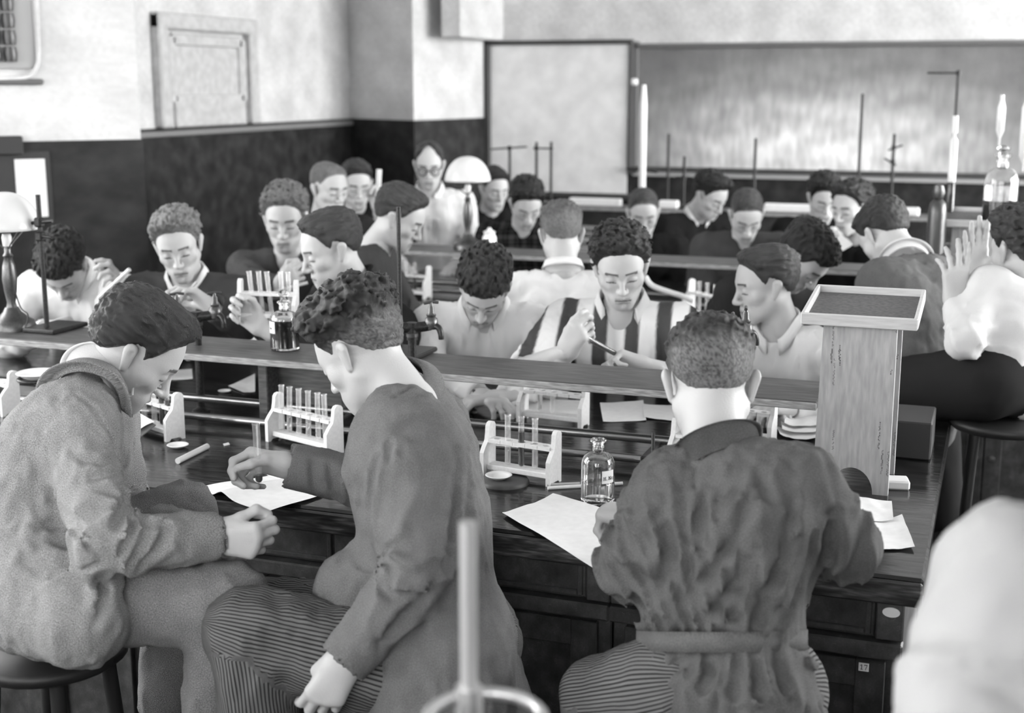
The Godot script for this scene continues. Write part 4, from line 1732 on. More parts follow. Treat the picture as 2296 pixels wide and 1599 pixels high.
func sheet(label: String, a: Vector3, b: Vector3, c: Vector3, d: Vector3, bend := 0.002, called := "paper_sheet", group := "") -> MeshInstance3D:
	var f := func(u: float, v: float) -> float: return 0.0012 + bend * (0.5 + 0.5 * noise.get_noise_3d(u * 2.0 + a.x * 9.0, v * 2.0 + a.z * 7.0, 0.0)) + bend * pow(absf(u - 0.5) * 2.0, 3.0)
	var o := obj(called, add_sheet(st_new(), a, b, c, d, f, 14), paper_mat())
	tag(o, label, "paper", group)
	return o

func glass_rod(called: String, label: String, category: String, a: Vector3, b: Vector3, r: float, m: Material) -> void:
	var t := obj(called, tube([a, b], r, 12), m)
	tag(t, label, category)

func dish(at: Vector3, r: float, label: String) -> void:
	var o := obj("dish", add_lathe(st_new(), [Vector2(0, 0), Vector2(r * 0.5, 0.0), Vector2(r * 0.8, r * 0.14), Vector2(r, r * 0.30), Vector2(r * 1.04, r * 0.31), Vector2(r * 1.0, r * 0.345), Vector2(r * 0.78, r * 0.20), Vector2(r * 0.48, r * 0.075), Vector2(0, r * 0.06)], 36, Transform3D.IDENTITY, 0.2), enamel_mat())
	o.position = at
	tag(o, label, "dish")

func facing(a: Vector3, b: Vector3, y: float) -> Transform3D:
	# a frame at the middle of a and b with its x axis from a to b
	var x := Vector3(b.x - a.x, 0, b.z - a.z).normalized()
	return Transform3D(Basis(x, Vector3.UP, x.cross(Vector3.UP)), Vector3((a.x + b.x) * 0.5, y, (a.z + b.z) * 0.5))

func apparatus() -> void:
	# racks on the near side of the near bench
	tube_rack("pale wooden test tube rack of six tubes behind the raised hand", "the rack behind the raised hand", facing(Vector3(-1.845, 0, -3.135), Vector3(-1.60, 0, -3.045), 0.9), 0.25, 0.132, 6, [[0.0, 0.0, 0, 0.06], [0.9, 0.3, 0, 0.05], [1.9, 0.0, 0, 0.03], [2.9, 0.25, 0, 0.02], [3.9, 0.0, 0, 0.0], [4.6, 0.0, 0, -0.02]])
	tube_rack("pale wooden test tube rack left of the clear bottle, three tubes in it", "the rack left of the clear bottle", facing(Vector3(-1.175, 0, -3.03), Vector3(-0.975, 0, -2.995), 0.9), 0.20, 0.132, 5, [[0.9, 0.25, 0], [2.0, 0.72, 1], [3.1, 0.5, 0]])
	tube_rack("pale wooden test tube rack under the bowed face of the man in light tweed", "the rack under the bowed tweed man", facing(Vector3(-2.315, 0, -3.13), Vector3(-2.085, 0, -3.03), 0.9), 0.245, 0.132, 5, [[1.0, 0.0, 0], [2.2, 0.0, 0], [3.1, 0.7, 1], [3.8, 0.6, 1]])
	tube_rack("pale wooden test tube rack at the left edge of the picture", "the rack at the left edge", facing(Vector3(-2.94, 0, -3.20), Vector3(-2.70, 0, -3.105), 0.9), 0.245, 0.132, 5, [[1.0, 0.7, 1], [2.6, 0.5, 1]])
	tube_rack("pale wooden test tube rack half hidden by the smock man's neck", "the rack by the smock man's neck", facing(Vector3(-0.745, 0, -3.235), Vector3(-0.53, 0, -3.20), 0.9), 0.22, 0.132, 5, [[0.9, 0.3, 0], [2.4, 0.0, 0]])
	# racks on the far side of the near bench
	tube_rack("pale wooden test tube rack on the far side, before the striped shirt", "the rack before the striped shirt", facing(Vector3(-1.275, 0, -3.575), Vector3(-1.07, 0, -3.555), 0.9), 0.205, 0.132, 5, [[0.8, 0.4, 0], [1.9, 0.0, 0]])
	tube_rack("pale wooden test tube rack left of the wooden stand, far side", "the rack left of the wooden stand", facing(Vector3(-0.735, 0, -3.545), Vector3(-0.53, 0, -3.525), 0.9), 0.205, 0.132, 5, [[2.6, 0.0, 0]])
	tube_rack("pale test tube rack before the bowed man in white at far left", "the rack before the far-left man", facing(Vector3(-2.90, 0, -3.74), Vector3(-2.66, 0, -3.70), 0.95), 0.24, 0.132, 5, [[0.8, 0.4, 0], [1.9, 0.6, 1], [3.2, 0.5, 0]])
	# the rack held up in a hand
	var held := Transform3D(Basis(Vector3(0.955, -0.02, -0.296).normalized(), Vector3(0.02, 1.0, 0.02).normalized(), Vector3(0.296, -0.02, 0.955).normalized()).orthonormalized(), Vector3(-2.097, 1.142, -3.56))
	tube_rack("pale wooden test tube rack held up by the young man with parted dark hair", "the held-up rack", held, 0.185, 0.132, 5, [[0.3, 0.0, 0, -0.10], [1.2, 0.5, 0, -0.08], [2.0, 0.0, 0, -0.10], [3.3, 0.6, 0, -0.06], [4.0, 0.4, 0, -0.06]])
	# racks on the middle bench
	tube_rack("small pale test tube rack on the middle bench below the opal lamp", "the rack below the opal lamp", facing(Vector3(-2.69, 0, -5.60), Vector3(-2.42, 0, -5.55), 0.9), 0.26, 0.150, 6, [[0.6, 0.5, 1], [1.6, 0.3, 0], [2.6, 0.5, 1], [3.8, 0.6, 1]])
	tube_rack("pale test tube rack on the middle bench left of the white-shirted profile", "the rack left of the profile", facing(Vector3(-1.20, 0, -5.46), Vector3(-1.02, 0, -5.30), 0.9), 0.25, 0.165, 5, [[0.8, 0.5, 0], [2.0, 0.0, 0], [3.2, 0.6, 1]])
	# taps
	tap_stand(Vector3(-2.20, 0, -3.33), 0.9, 1.225, 0.5, "dark water tap with two cocks rising before the fair-haired man in a dark jacket")
	tap_stand(Vector3(-1.507, 0, -3.33), 0.9, 1.235, 0.5, "dark water tap with two cocks behind the tousled head of the dark-jacketed man")
	tap_stand(Vector3(-0.600, 0, -3.33), 0.9, 1.265, 1.45, "worn water tap seen end-on before the white-shirted man in profile")
	# stands on the near bench's shelf
	retort_stand(Vector3(-1.556, 1.105, -3.36), 0.425, "thin iron retort stand rod rising behind the tousled dark head", [])
	retort_stand(Vector3(-2.765, 1.105, -3.36), 0.425, "iron retort stand with a clamp beside the left lamp", [[0.335, -0.05, 0.05, 0.012], [0.30, -0.01, 0.045, -0.004]], 0.0075)
	# lamps
	table_lamp(Vector3(-2.895, 1.105, -3.36), "table lamp with white opal shade cut off by the left picture edge")
	table_lamp(Vector3(-2.33, 1.105, -5.80), "table lamp with white opal dome shade on the middle bench")
	# bottles
	var b1 := bottle(Vector3(-1.925, 1.105, -3.36), "stoppered glass bottle of dark liquid with a paper label on the shelf", 0.0415, 0.088, 0.142, 0.088, true, true)
	var l1 := bent_label(b1, 0.0422, -0.62, 0.42, 0.052, 0.086)
	lettering("No", l1, Vector3(sin(-0.62) * 0.0424, 0.066, cos(-0.62) * 0.0424), 0.008, -0.62)
	var b2 := bottle(Vector3(-0.843, 0.9, -2.905), "open clear glass bottle of colourless liquid with a torn paper label", 0.0395, 0.088, 0.150, 0.046, false, false)
	var l2 := bent_label(b2, 0.0402, 0.95, 0.42, 0.052, 0.082)
	lettering("H. No", l2, Vector3(sin(0.93) * 0.0407, 0.064, cos(0.93) * 0.0407), 0.0105, 0.93)
	# dish on an iron ring at the left
	var ring := thing("ring_support", "iron ring support carrying a white dish at the left end of the bench", "stand", Vector3(-2.511, 1.049, -3.02) * Vector3(1, 0, 1) + Vector3(0, 0.9, 0))
	obj("post", tube([Vector3.ZERO, Vector3(0, 0.142, 0)], 0.0065, 12), iron_mat(), ring)
	obj("foot", add_lathe(st_new(), [Vector2(0, 0), Vector2(0.045, 0), Vector2(0.045, 0.008), Vector2(0.012, 0.016), Vector2(0, 0.017)], 24), iron_mat(), ring)
	var circle := []
	for k in 25:
		circle.append(Vector3(-0.02 + cos(TAU * k / 24) * 0.052, 0.142, sin(TAU * k / 24) * 0.052))
	obj("ring", tube(circle, 0.005, 10), iron_mat(), ring)
	var dp: Vector3 = ring.position + Vector3(-0.02, 0.143, 0)
	dish(dp, 0.056, "white enamel dish resting on the iron ring at far left")
	# dishes on the bench
	dish(Vector3(-2.039, 0.9, -2.967), 0.028, "small white watch dish beside the open notebook and glass tube")
	dish(Vector3(-2.277, 0.9, -3.583), 0.020, "small white round dish beyond the pipes under the shelf")
	var bp: Vector3 = Vector3(-1.099, 0.9, -2.963)
	var block := obj("heat_mat", lathe([Vector2(0, 0), Vector2(0.062, 0), Vector2(0.062, 0.006), Vector2(0.058, 0.011), Vector2(0, 0.011)], 36), mat("dark slate", 0.06, 0.5))
	block.position = bp
	tag(block, "round dark heat mat under the small white dish beside the dark jacket", "mat")
	dish(bp + Vector3(-0.012, 0.0112, 0.006), 0.032, "white porcelain dish on the round dark mat")
	# spindles of bench cocks
	for q: Array in [[Vector3(-1.543, 0.9, -3.095), "small upright bench cock left of the dark jacket's shoulder", 0.075], [Vector3(-0.769, 0.9, -3.136), "small upright bench cock left of the belted smock", 0.115], [Vector3(-1.875, 0.9, -3.568), "small upright bench cock under the shelf by the tousled man's face", 0.075], [Vector3(-1.434, 0.9, -3.608), "small dark bench cock behind the dark jacket's collar", 0.07]]:
		var t := thing("bench_cock", q[1], "tap", q[0])
		obj("spindle", tube([Vector3(0, 0.0, 0), Vector3(0, q[2], 0)], 0.0042, 10), brass_mat(), t)
		obj("foot", lathe([Vector2(0, 0), Vector2(0.012, 0), Vector2(0.012, 0.006), Vector2(0.005, 0.012), Vector2(0, 0.0125)], 16), brass_mat(), t)

func small_things() -> void:
	# papers on the near side
	var f0 := thing("open_notebook", "open notebook with a pencil in front of the bowed man in light tweed", "notebook", Vector3.ZERO)
	var fold := func(u: float, v: float) -> float: return 0.006 + 0.010 * sin(PI * u)
	obj("page", add_sheet(st_new(), Vector3(-2.289, 1.005, -3.02), Vector3(-2.122, 0.955, -2.985), Vector3(-2.178, 0.903, -2.934), Vector3(-2.433, 0.903, -3.089), fold, 10), paper_mat(), f0)
	obj("cover", add_sheet(st_new(), Vector3(-2.289, 1, -3.02), Vector3(-2.118, 0.951, -2.985), Vector3(-2.169, 0.9, -2.925), Vector3(-2.427, 0.9, -3.082), func(_u: float, _v: float) -> float: return 0.002, 2, 0.003), mat("grey board cover", 0.12, 0.6), f0)
	var f1 := thing("open_notebook", "open notebook with curling pages under the raised test tube", "notebook", Vector3.ZERO)
	var curl := func(u: float, v: float) -> float: return 0.003 + 0.014 * exp(-pow((1.0 - v) * 5.0, 2.0)) + 0.003 * sin(u * 5.0)
	var curl2 := func(u: float, v: float) -> float: return 0.003 + 0.014 * exp(-pow(v * 5.0, 2.0)) + 0.003 * sin(u * 4.0 + 1.0) + 0.006 * pow(v, 4.0)
	obj("page", add_sheet(st_new(), Vector3(-1.789, 0.9, -2.641), Vector3(-1.672, 0.9, -2.823), Vector3(-1.597, 0.9, -2.789), Vector3(-1.684, 0.9, -2.615), curl, 16), paper_mat(), f1)
	obj("page", add_sheet(st_new(), Vector3(-1.684, 0.9, -2.612), Vector3(-1.597, 0.9, -2.794), Vector3(-1.465, 0.9, -2.714), Vector3(-1.513, 0.9, -2.536), curl2, 16), paper_mat(), f1)
	sheet("large white sheet hanging over the bench edge under the smock man's left arm", Vector3(-1.014, 0.9, -2.721), Vector3(-0.95, 0.9, -2.894), Vector3(-0.717, 0.9, -2.778), Vector3(-0.71, 0.9, -2.441), 0.006)
	sheet("white sheet on the bench end by the smock man's right elbow, upper of two", Vector3(-0.294, 0.903, -3.134), Vector3(-0.19, 0.903, -3.109), Vector3(-0.175, 0.903, -2.966), Vector3(-0.26, 0.903, -2.935), 0.004)
	sheet("white sheet on the bench corner by the smock man's right elbow, nearest the edge", Vector3(-0.266, 0.9, -2.923), Vector3(-0.16, 0.9, -3.011), Vector3(-0.119, 0.9, -2.801), Vector3(-0.238, 0.9, -2.751), 0.006)
	# the far side
	sheet("white sheet under the rack before the striped shirt", Vector3(-1.381, 0.9, -3.627), Vector3(-1.414, 0.9, -3.812), Vector3(-1.17, 0.9, -3.85), Vector3(-1.113, 0.9, -3.638))
	sheet("white sheet right of the rack, before the striped shirt", Vector3(-1.111, 0.9, -3.84), Vector3(-0.995, 0.9, -3.92), Vector3(-0.924, 0.9, -3.679), Vector3(-1.037, 0.9, -3.62))
	sheet("white sheet overlapping another, left of the smock man's ear", Vector3(-0.984, 0.902, -3.865), Vector3(-0.879, 0.902, -3.879), Vector3(-0.829, 0.902, -3.699), Vector3(-0.936, 0.902, -3.705))
	sheet("crumpled white sheet under the shelf behind the tube rack", Vector3(-2.158, 0.9, -3.822), Vector3(-2.04, 0.9, -3.879), Vector3(-1.895, 0.9, -3.605), Vector3(-2.021, 0.9, -3.597), 0.02)
	sheet("white pointed sheet beyond the pipes beside the round dish", Vector3(-2.307, 0.9, -3.654), Vector3(-2.325, 0.9, -3.85), Vector3(-2.186, 0.9, -3.617), Vector3(-2.215, 0.9, -3.593))
	sheet("white sheet beyond the pipes under the bowed tweed man's nose", Vector3(-2.672, 0.9, -3.785), Vector3(-2.565, 0.9, -3.839), Vector3(-2.475, 0.9, -3.706), Vector3(-2.581, 0.9, -3.653))
	sheet("white sheet beneath the bottle shelf at far left", Vector3(-3.008, 0.9, -3.616), Vector3(-3.026, 0.9, -3.865), Vector3(-2.873, 0.9, -3.665), Vector3(-2.896, 0.9, -3.51))
	for k in 3:
		sheet(["lowest of three loose sheets beside the wooden stand", "middle of three loose sheets beside the wooden stand", "topmost of three loose sheets beside the wooden stand"][k], Vector3(-0.558, 0.9, -3.719) + Vector3(0.01 * k, 0.010 * k, -0.03 * k), Vector3(-0.441, 0.9, -3.783) + Vector3(0.01 * k, 0.010 * k, -0.03 * k), Vector3(-0.421, 0.9, -3.624) + Vector3(0.0, 0.010 * k, -0.04 * k), Vector3(-0.536, 0.9, -3.613) + Vector3(0.01, 0.010 * k, -0.03 * k), 0.008)
	sheet("white sheet on the middle bench below its tube rack", Vector3(-1.156, 0.9, -5.176), Vector3(-1.165, 0.9, -5.449), Vector3(-1.082, 0.9, -5.503), Vector3(-1.034, 0.9, -5.231))
	sheet("white sheet on the middle bench right of the lamp", Vector3(-2.434, 0.9, -6.563), Vector3(-2.45, 0.9, -6.745), Vector3(-2.313, 0.9, -6.719), Vector3(-2.301, 0.9, -6.539))
	# tubes, pencils and scraps lying about
	var rolled := glass_mat()
	glass_rod("glass_tube", "thick glass tube lying on the bench right of the watch dish", "glass tube", Vector3(-1.948, 0.908, -2.831), Vector3(-1.956, 0.908, -2.981), 0.008, mat("frosted glass", 0.62, 0.25))
	glass_rod("wooden_spill", "pale wooden spill lying behind the clear bottle", "stick", Vector3(-0.98, 0.904, -2.945), Vector3(-0.821, 0.904, -3.046), 0.0045, pale_wood())
	glass_rod("wooden_spill", "grey wooden spill lying beside the pale one behind the bottle", "stick", Vector3(-0.99, 0.904, -2.969), Vector3(-0.918, 0.904, -3.007), 0.0045, mat("grey spill", 0.45, 0.6))
	glass_rod("pencil", "pencil lying behind the open notebook near the cuff", "pencil", Vector3(-1.677, 0.904, -2.82), Vector3(-1.607, 0.904, -2.784), 0.0035, pale_wood())
	var sp := obj("spatula", add_sheet(st_new(), Vector3(-1.94, 0.902, -3.034), Vector3(-1.934, 0.902, -3.051), Vector3(-1.92, 0.902, -3.036), Vector3(-1.927, 0.902, -3.019), func(_u: float, _v: float) -> float: return 0.001, 2, 0.002), enamel_mat())
	tag(sp, "tiny white scrap on the dark bench behind the glass tube", "scrap")
	var pack := obj("paper_packet", box(Vector3.ZERO, Vector3(0.075, 0.022, 0.055), 0.004), paper_mat())
	pack.position = Vector3(-0.199, 0.911, -3.256)
	pack.rotation.y = 0.2
	tag(pack, "small pale packet behind the foot of the wooden stand", "packet")
	var bx := obj("storage_box", box(Vector3.ZERO, Vector3(0.15, 0.10, 0.2), 0.004), mat("dark box wood", 0.025, 0.5))
	bx.position = Vector3(-0.20, 0.951, -3.62)
	tag(bx, "low dark wooden box behind the wooden stand", "box")
	var ch := obj("chalk_piece", box(Vector3.ZERO, Vector3(0.020, 0.008, 0.012), 0.002), enamel_mat())
	ch.position = Vector3(-0.522, 0.904, -3.547)
	tag(ch, "small white block right of the far rack beside the stand", "block")
	# wall things at the left edge, on the chamfered pier
	var face := Basis(Vector3(0.655, 0, -0.756), Vector3.UP, Vector3(0.756, 0, 0.655))
	var pv := func(s: float, y: float, out: float) -> Vector3: return Vector3(-4.359, y, -5.065) + Vector3(0.655, 0, -0.756) * s + Vector3(0.756, 0, 0.655) * (out + 0.006)
	var conduit := thing("conduit", "white pipe bending at its foot on the upper left wall", "pipe", Vector3.ZERO)
	obj("pipe", tube(curve([pv.call(0.205, 2.6, 0.03), pv.call(0.198, 2.24, 0.03), pv.call(0.19, 2.0, 0.03), pv.call(0.175, 1.935, 0.03), pv.call(0.14, 1.895, 0.02), pv.call(0.02, 1.885, 0.02), pv.call(-0.2, 1.88, 0.02)], 6), 0.010, 12), plaster(), conduit)
	var sl := thing("wall_bracket", "dark wooden rail fixed to the upper left wall", "rail", Vector3.ZERO)
	obj("bar", add_box(st_new(), Vector3.ZERO, Vector3(0.34, 0.028, 0.03), 0.008, Transform3D(face, pv.call(0.035, 1.872, 0.016))), mat("brown rail", 0.12, 0.5), sl)
	var gr := thing("fuse_board", "grey fuse board with dark porcelain fuses on the upper left wall", "fuse board", Vector3.ZERO)
	obj("back_plate", add_box(st_new(), Vector3.ZERO, Vector3(0.36, 0.36, 0.02), 0.004, Transform3D(face, pv.call(0.0, 2.11, 0.01))), mat("grey board", 0.38, 0.5), gr)
	for k in 4:
		obj("fuse", add_lathe(st_new(), [Vector2(0, -0.035), Vector2(0.026, -0.033), Vector2(0.030, 0.0), Vector2(0.026, 0.033), Vector2(0, 0.035)], 20, Transform3D(face, pv.call(0.068, 2.22 - 0.075 * k, 0.03))), mat("dark porcelain", 0.05, 0.3), gr)
		obj("fuse", add_lathe(st_new(), [Vector2(0, -0.035), Vector2(0.026, -0.033), Vector2(0.030, 0.0), Vector2(0.026, 0.033), Vector2(0, 0.035)], 20, Transform3D(face, pv.call(0.0, 2.22 - 0.075 * k, 0.03))), mat("dark porcelain", 0.05, 0.3), gr)
	var nb := thing("notice_frame", "dark framed board with a white paper notice on the left wall", "notice", Vector3.ZERO)
	obj("board", add_box(st_new(), Vector3.ZERO, Vector3(0.30, 0.34, 0.02), 0.003, Transform3D(face, pv.call(0.06, 1.385, 0.012))), mat("dark board", 0.03, 0.5), nb)
	obj("paper", add_box(st_new(), Vector3.ZERO, Vector3(0.135, 0.27, 0.003), 0.0, Transform3D(face, pv.call(0.118, 1.385, 0.026))), paper_mat(), nb)
	obj("header", add_box(st_new(), Vector3.ZERO, Vector3(0.24, 0.085, 0.06), 0.006, Transform3D(face, pv.call(-0.03, 1.585, 0.03))), mat("dark board", 0.03, 0.5), nb)
	# the far wall: screen, blackboard, ledge
	var scr := thing("projection_screen", "white square projection screen in a dark frame on the far wall", "screen", Vector3.ZERO)
	obj("sheet", box(Vector3(-3.315, 1.595, -10.17), Vector3(1.13, 1.15, 0.02), 0.0), mat("white screen cloth", 0.84, 0.8, {"tex": noise_tex(0.02, FastNoiseLite.TYPE_SIMPLEX_SMOOTH, 0.90, 1.0, 4), "scale": Vector3.ONE * 0.8}), scr)
	var dk := mat("dark frame wood", 0.04, 0.45)
	obj("frame", box(Vector3(-3.90, 1.55, -10.15), Vector3(0.05, 1.30, 0.05), 0.006), dk, scr)
	obj("frame", box(Vector3(-3.31, 2.18, -10.15), Vector3(1.20, 0.035, 0.05), 0.006), dk, scr)
	obj("frame", box(Vector3(-3.31, 1.00, -10.15), Vector3(1.20, 0.045, 0.06), 0.006), dk, scr)
	var bb := thing("blackboard", "long blackboard smeared with chalk along the far wall", "blackboard", Vector3.ZERO)
	obj("slate", box(Vector3(0.0, 1.70, -10.17), Vector3(5.4, 0.93, 0.02), 0.0), chalk_mat(), bb)
	obj("frame", box(Vector3(-2.70, 1.68, -10.16), Vector3(0.07, 1.0, 0.05), 0.006), mat("grey frame wood", 0.11, 0.5), bb)
	obj("frame", box(Vector3(0.0, 2.145, -10.16), Vector3(5.4, 0.035, 0.05), 0.006), mat("grey frame wood", 0.11, 0.5), bb)
	obj("chalk_ledge", box(Vector3(0.0, 1.225, -10.12), Vector3(5.4, 0.03, 0.12), 0.006), dk, bb)
	obj("skirting_board", box(Vector3(0.0, 1.185, -10.165), Vector3(5.4, 0.04, 0.03), 0.004), mat("chalky white paint", 0.6, 0.6), bb)
	var pil := obj("light_switch", box(Vector3(-2.69, 1.88, -10.13), Vector3(0.05, 0.05, 0.03), 0.01), enamel_mat())
	tag(pil, "small white switch between the screen and the blackboard", "switch")
	# glassware and stands on the far bench
	var sh := 1.105
	var zb := -8.2
	var far := [
		[Vector3(-3, 1.448, -8.2), "far retort stand with a level bar before the screen", [[1.0, -0.13, 0.12, 0.02]]],
		[Vector3(-2.817, 1.499, -8.2), "far retort stand with a square hoop of rods before the screen", [[0.9, -0.02, 0.115, 0.0]]],
		[Vector3(-2.718, 1.501, -8.2), "slim far stand closing the square hoop before the screen", []],
		[Vector3(-2.11, 1.353, -8.2), "far retort stand with a wide clamp between screen and blackboard", [[0.96, -0.11, 0.09, -0.02]]],
		[Vector3(-1.953, 1.561, -8.2), "tall plain far rod left of the blackboard's chalk haze", []],
		[Vector3(-1.851, 1.426, -8.2), "short far retort stand with a stubby clamp", [[0.6, -0.05, 0.05, 0.0]]],
		[Vector3(-1.415, 1.541, -8.2), "thin far rod in front of the chalkiest board", []],
		[Vector3(-0.799, 1.807, -8.2), "tallest thin far rod before the blackboard", []],
		[Vector3(-0.607, 1.577, -8.2), "dark far stand with a forked clamp before the blackboard", [[0.8, -0.03, 0.05, 0.03], [0.7, -0.05, 0.02, -0.04]]],
		[Vector3(-0.273, 1.933, -8.2), "tall far stand with a top arm near the right edge", [[0.99, -0.17, 0.01, 0.0]]],
	]
	for q: Array in far:
		var p: Vector3 = q[0]
		var h := p.y - sh
		var cl := []
		for c: Array in q[2]:
			cl.append([c[0] * h, c[1], c[2], c[3]])
		retort_stand(Vector3(p.x, sh, p.z), h, q[1], cl, 0.009)
	# white strips and cartons on the far bench's shelf
	for q: Array in [[Vector3(-2.405, 1.134, -8.15), 0.34, "white carton lying on the far bench below the screen"], [Vector3(-1.93, 1.098, -8.15), 0.12, "small white carton on the far bench left of the dark heads"], [Vector3(-1.19, 1.116, -8.15), 0.30, "white folded towel on the far bench behind the grey jacket"], [Vector3(-0.518, 1.122, -8.15), 0.16, "white carton on the far bench right of the profile"]]:
		var p: Vector3 = q[0]
		var o := obj("carton", box(Vector3(p.x, sh + 0.026, p.z), Vector3(q[1], 0.05, 0.06), 0.008), paper_mat())
		tag(o, q[2], "carton")
	# the stand at the end of the middle bench: bottle with glass parts
	var sy := 0.9 + 0.42
	var ab := bottle(Vector3(0.00, sy, -5.72), "large glass bottle of dark liquid on the far wooden stand at right", 0.066, 0.15, 0.27, 0.085, true, true)
	for q: Array in [[-0.02, 0.30, 0.016, 0.20, "slim glass bulb standing over the large bottle"], [0.075, 0.20, 0.020, 0.30, "wide glass burette right of the large bottle"], [0.15, 0.20, 0.017, 0.30, "glass burette at the right picture edge"]]:
		var g := obj("glass_tube", add_lathe(st_new(), [Vector2(0, 0), Vector2(0.004, 0.0), Vector2(0.005, 0.03), Vector2(q[2], 0.06), Vector2(q[2], q[3] - 0.05), Vector2(q[2] * 0.5, q[3] - 0.02), Vector2(q[2] * 0.5, q[3]), Vector2(0, q[3])], 20), mat("milky glass", 0.75, 0.15))
		g.position = Vector3(0.0 + q[0], sy + q[1] * 1.0, -5.72 - 0.02)
		tag(g, q[4], "glassware")
	var col := thing("glass_column", "tall glass column with a bright upper half left of the large bottle", "glassware", Vector3(-0.195, sy, -5.84))
	var cy: float = Vector3(-0.212, 1.465, -5.84).y - sy
	obj("foot_vessel", lathe([Vector2(0, 0), Vector2(0.024, 0.0), Vector2(0.024, 0.012), Vector2(0.016, 0.02), Vector2(0.016, cy), Vector2(0, cy)], 24), mat("dark liquid column", 0.03, 0.15), col)
	obj("bright_tube", lathe([Vector2(0, cy), Vector2(0.016, cy), Vector2(0.016, cy + 0.17), Vector2(0.006, cy + 0.185), Vector2(0.006, cy + 0.20), Vector2(0, cy + 0.20)], 24), mat("milky glass", 0.75, 0.15), col)
	obj("upper_tube", lathe([Vector2(0, cy + 0.20), Vector2(0.012, cy + 0.20), Vector2(0.012, cy + 0.27), Vector2(0, cy + 0.27)], 24), mat("milky glass", 0.75, 0.15), col)
	var gz: Vector3 = Vector3(-2.091, 1.858, -8.1)
	var bar := obj("glass_tube", lathe([Vector2(0, 1.105), Vector2(0.022, 1.105), Vector2(0.022, gz.y - 0.12), Vector2(0.012, gz.y), Vector2(0, gz.y)], 20), mat("milky glass", 0.75, 0.15))
	bar.position = Vector3(gz.x, 0, gz.z)
	tag(bar, "tall bright glass cylinder before the blackboard's left end", "glassware")
	var can := thing("metal_canister", "tall dark metal canister left of the far wooden stand", "canister", Vector3(-0.23, 1.073, -5.55) * Vector3(1, 0, 1) + Vector3(0, 0.9, 0))
	obj("body", lathe([Vector2(0, 0), Vector2(0.036, 0), Vector2(0.036, 0.46), Vector2(0.030, 0.50), Vector2(0.014, 0.52), Vector2(0, 0.52)], 28), mat("dull dark metal", 0.10, 0.35, {"metal": 0.7}), can)
	obj("cap", lathe([Vector2(0, 0.515), Vector2(0.018, 0.52), Vector2(0.024, 0.545), Vector2(0.018, 0.57), Vector2(0, 0.575)], 24), brass_mat(), can)
	var ball := obj("round_knob", lathe([Vector2(0, 0), Vector2(0.012, 0.0), Vector2(0.022, 0.012), Vector2(0.024, 0.024), Vector2(0.018, 0.040), Vector2(0, 0.046)], 20), enamel_mat())  # plain white round knob, turned as a small bulb
	ball.position = Vector3(-1.674, 1.199, -5.75) * Vector3(1, 0, 1) + Vector3(0, 1.105, 0)
	tag(ball, "small white round knob on the middle shelf behind the curly hair", "round_knob")
	var jar := obj("porcelain_jar", lathe([Vector2(0, 0), Vector2(0.030, 0), Vector2(0.033, 0.01), Vector2(0.033, 0.06), Vector2(0.026, 0.072), Vector2(0.026, 0.082), Vector2(0.030, 0.086), Vector2(0.012, 0.094), Vector2(0.008, 0.104), Vector2(0, 0.106)], 28), enamel_mat())
	jar.position = Vector3(-2.215, 1.105, -5.78)
	tag(jar, "small white lidded porcelain jar right of the opal lamp's foot", "jar")
	glass_rod("lamp_cord", "thin dark cord curving down from the left lamp's stem", "cord", Vector3.ZERO, Vector3.ZERO, 0.001, iron_mat())
	var cord: MeshInstance3D = get_child(get_child_count() - 1)
	cord.mesh = mesh_of(tube(curve([Vector3(-2.883, 1.245, -3.36), Vector3(-2.862, 1.177, -3.36), Vector3(-2.827, 1.156, -3.35), Vector3(-2.82, 1.125, -3.33), Vector3(-2.826, 1.11, -3.32)], 8), 0.0022, 8))
	# white coiled cord beside the striped man
	glass_rod("rubber_hose", "pale ribbed rubber hose hanging behind the striped shirt's collar", "hose", Vector3.ZERO, Vector3.ZERO, 0.001, pale_wood())
	var hose: MeshInstance3D = get_child(get_child_count() - 1)
	hose.mesh = mesh_of(tube(curve([Vector3(-1.358, 1.077, -5.35), Vector3(-1.323, 1.049, -5.32), Vector3(-1.242, 1.032, -5.28), Vector3(-1.182, 1.021, -5.26), Vector3(-1.132, 1.004, -5.25)], 8), 0.011, 12))

func chalk_mat() -> Material:
	# chalk wiped about on a slate: thickest along the lower middle, streaked up and down
	var im := Image.create(512, 128, false, Image.FORMAT_RGB8)
	for x in 512:
		var mid := exp(-pow((x - 130.0) / 105.0, 2.0))
		for y in 128:
			var patch := noise.get_noise_2d(x * 0.030, y * 0.030 + 9.0) * 0.5 + 0.5
			var fine := noise.get_noise_2d(x * 0.16, y * 0.028 + 40.0) * 0.5 + 0.5
			var dust := noise.get_noise_2d(x * 0.5, y * 0.5 + 80.0) * 0.5 + 0.5
			var low := smoothstep(10.0, 118.0, float(y))
			var v := 0.08 + mid * (0.12 + 0.95 * low) * (0.45 + 0.55 * fine) * (0.55 + 0.6 * patch) + 0.06 * patch + 0.05 * dust
			v = clampf(v, 0.05, 0.9)
			im.set_pixel(x, y, Color(v, v, v).linear_to_srgb())
	var m := mat("chalk smeared slate", 0.9, 0.5, {"tex": ImageTexture.create_from_image(im), "scale": Vector3(1.0 / 5.4, 1.0 / 0.93, 1.0)})
	m.uv1_offset = Vector3(0.5, -2.165 / 0.93, 0.0)
	return m

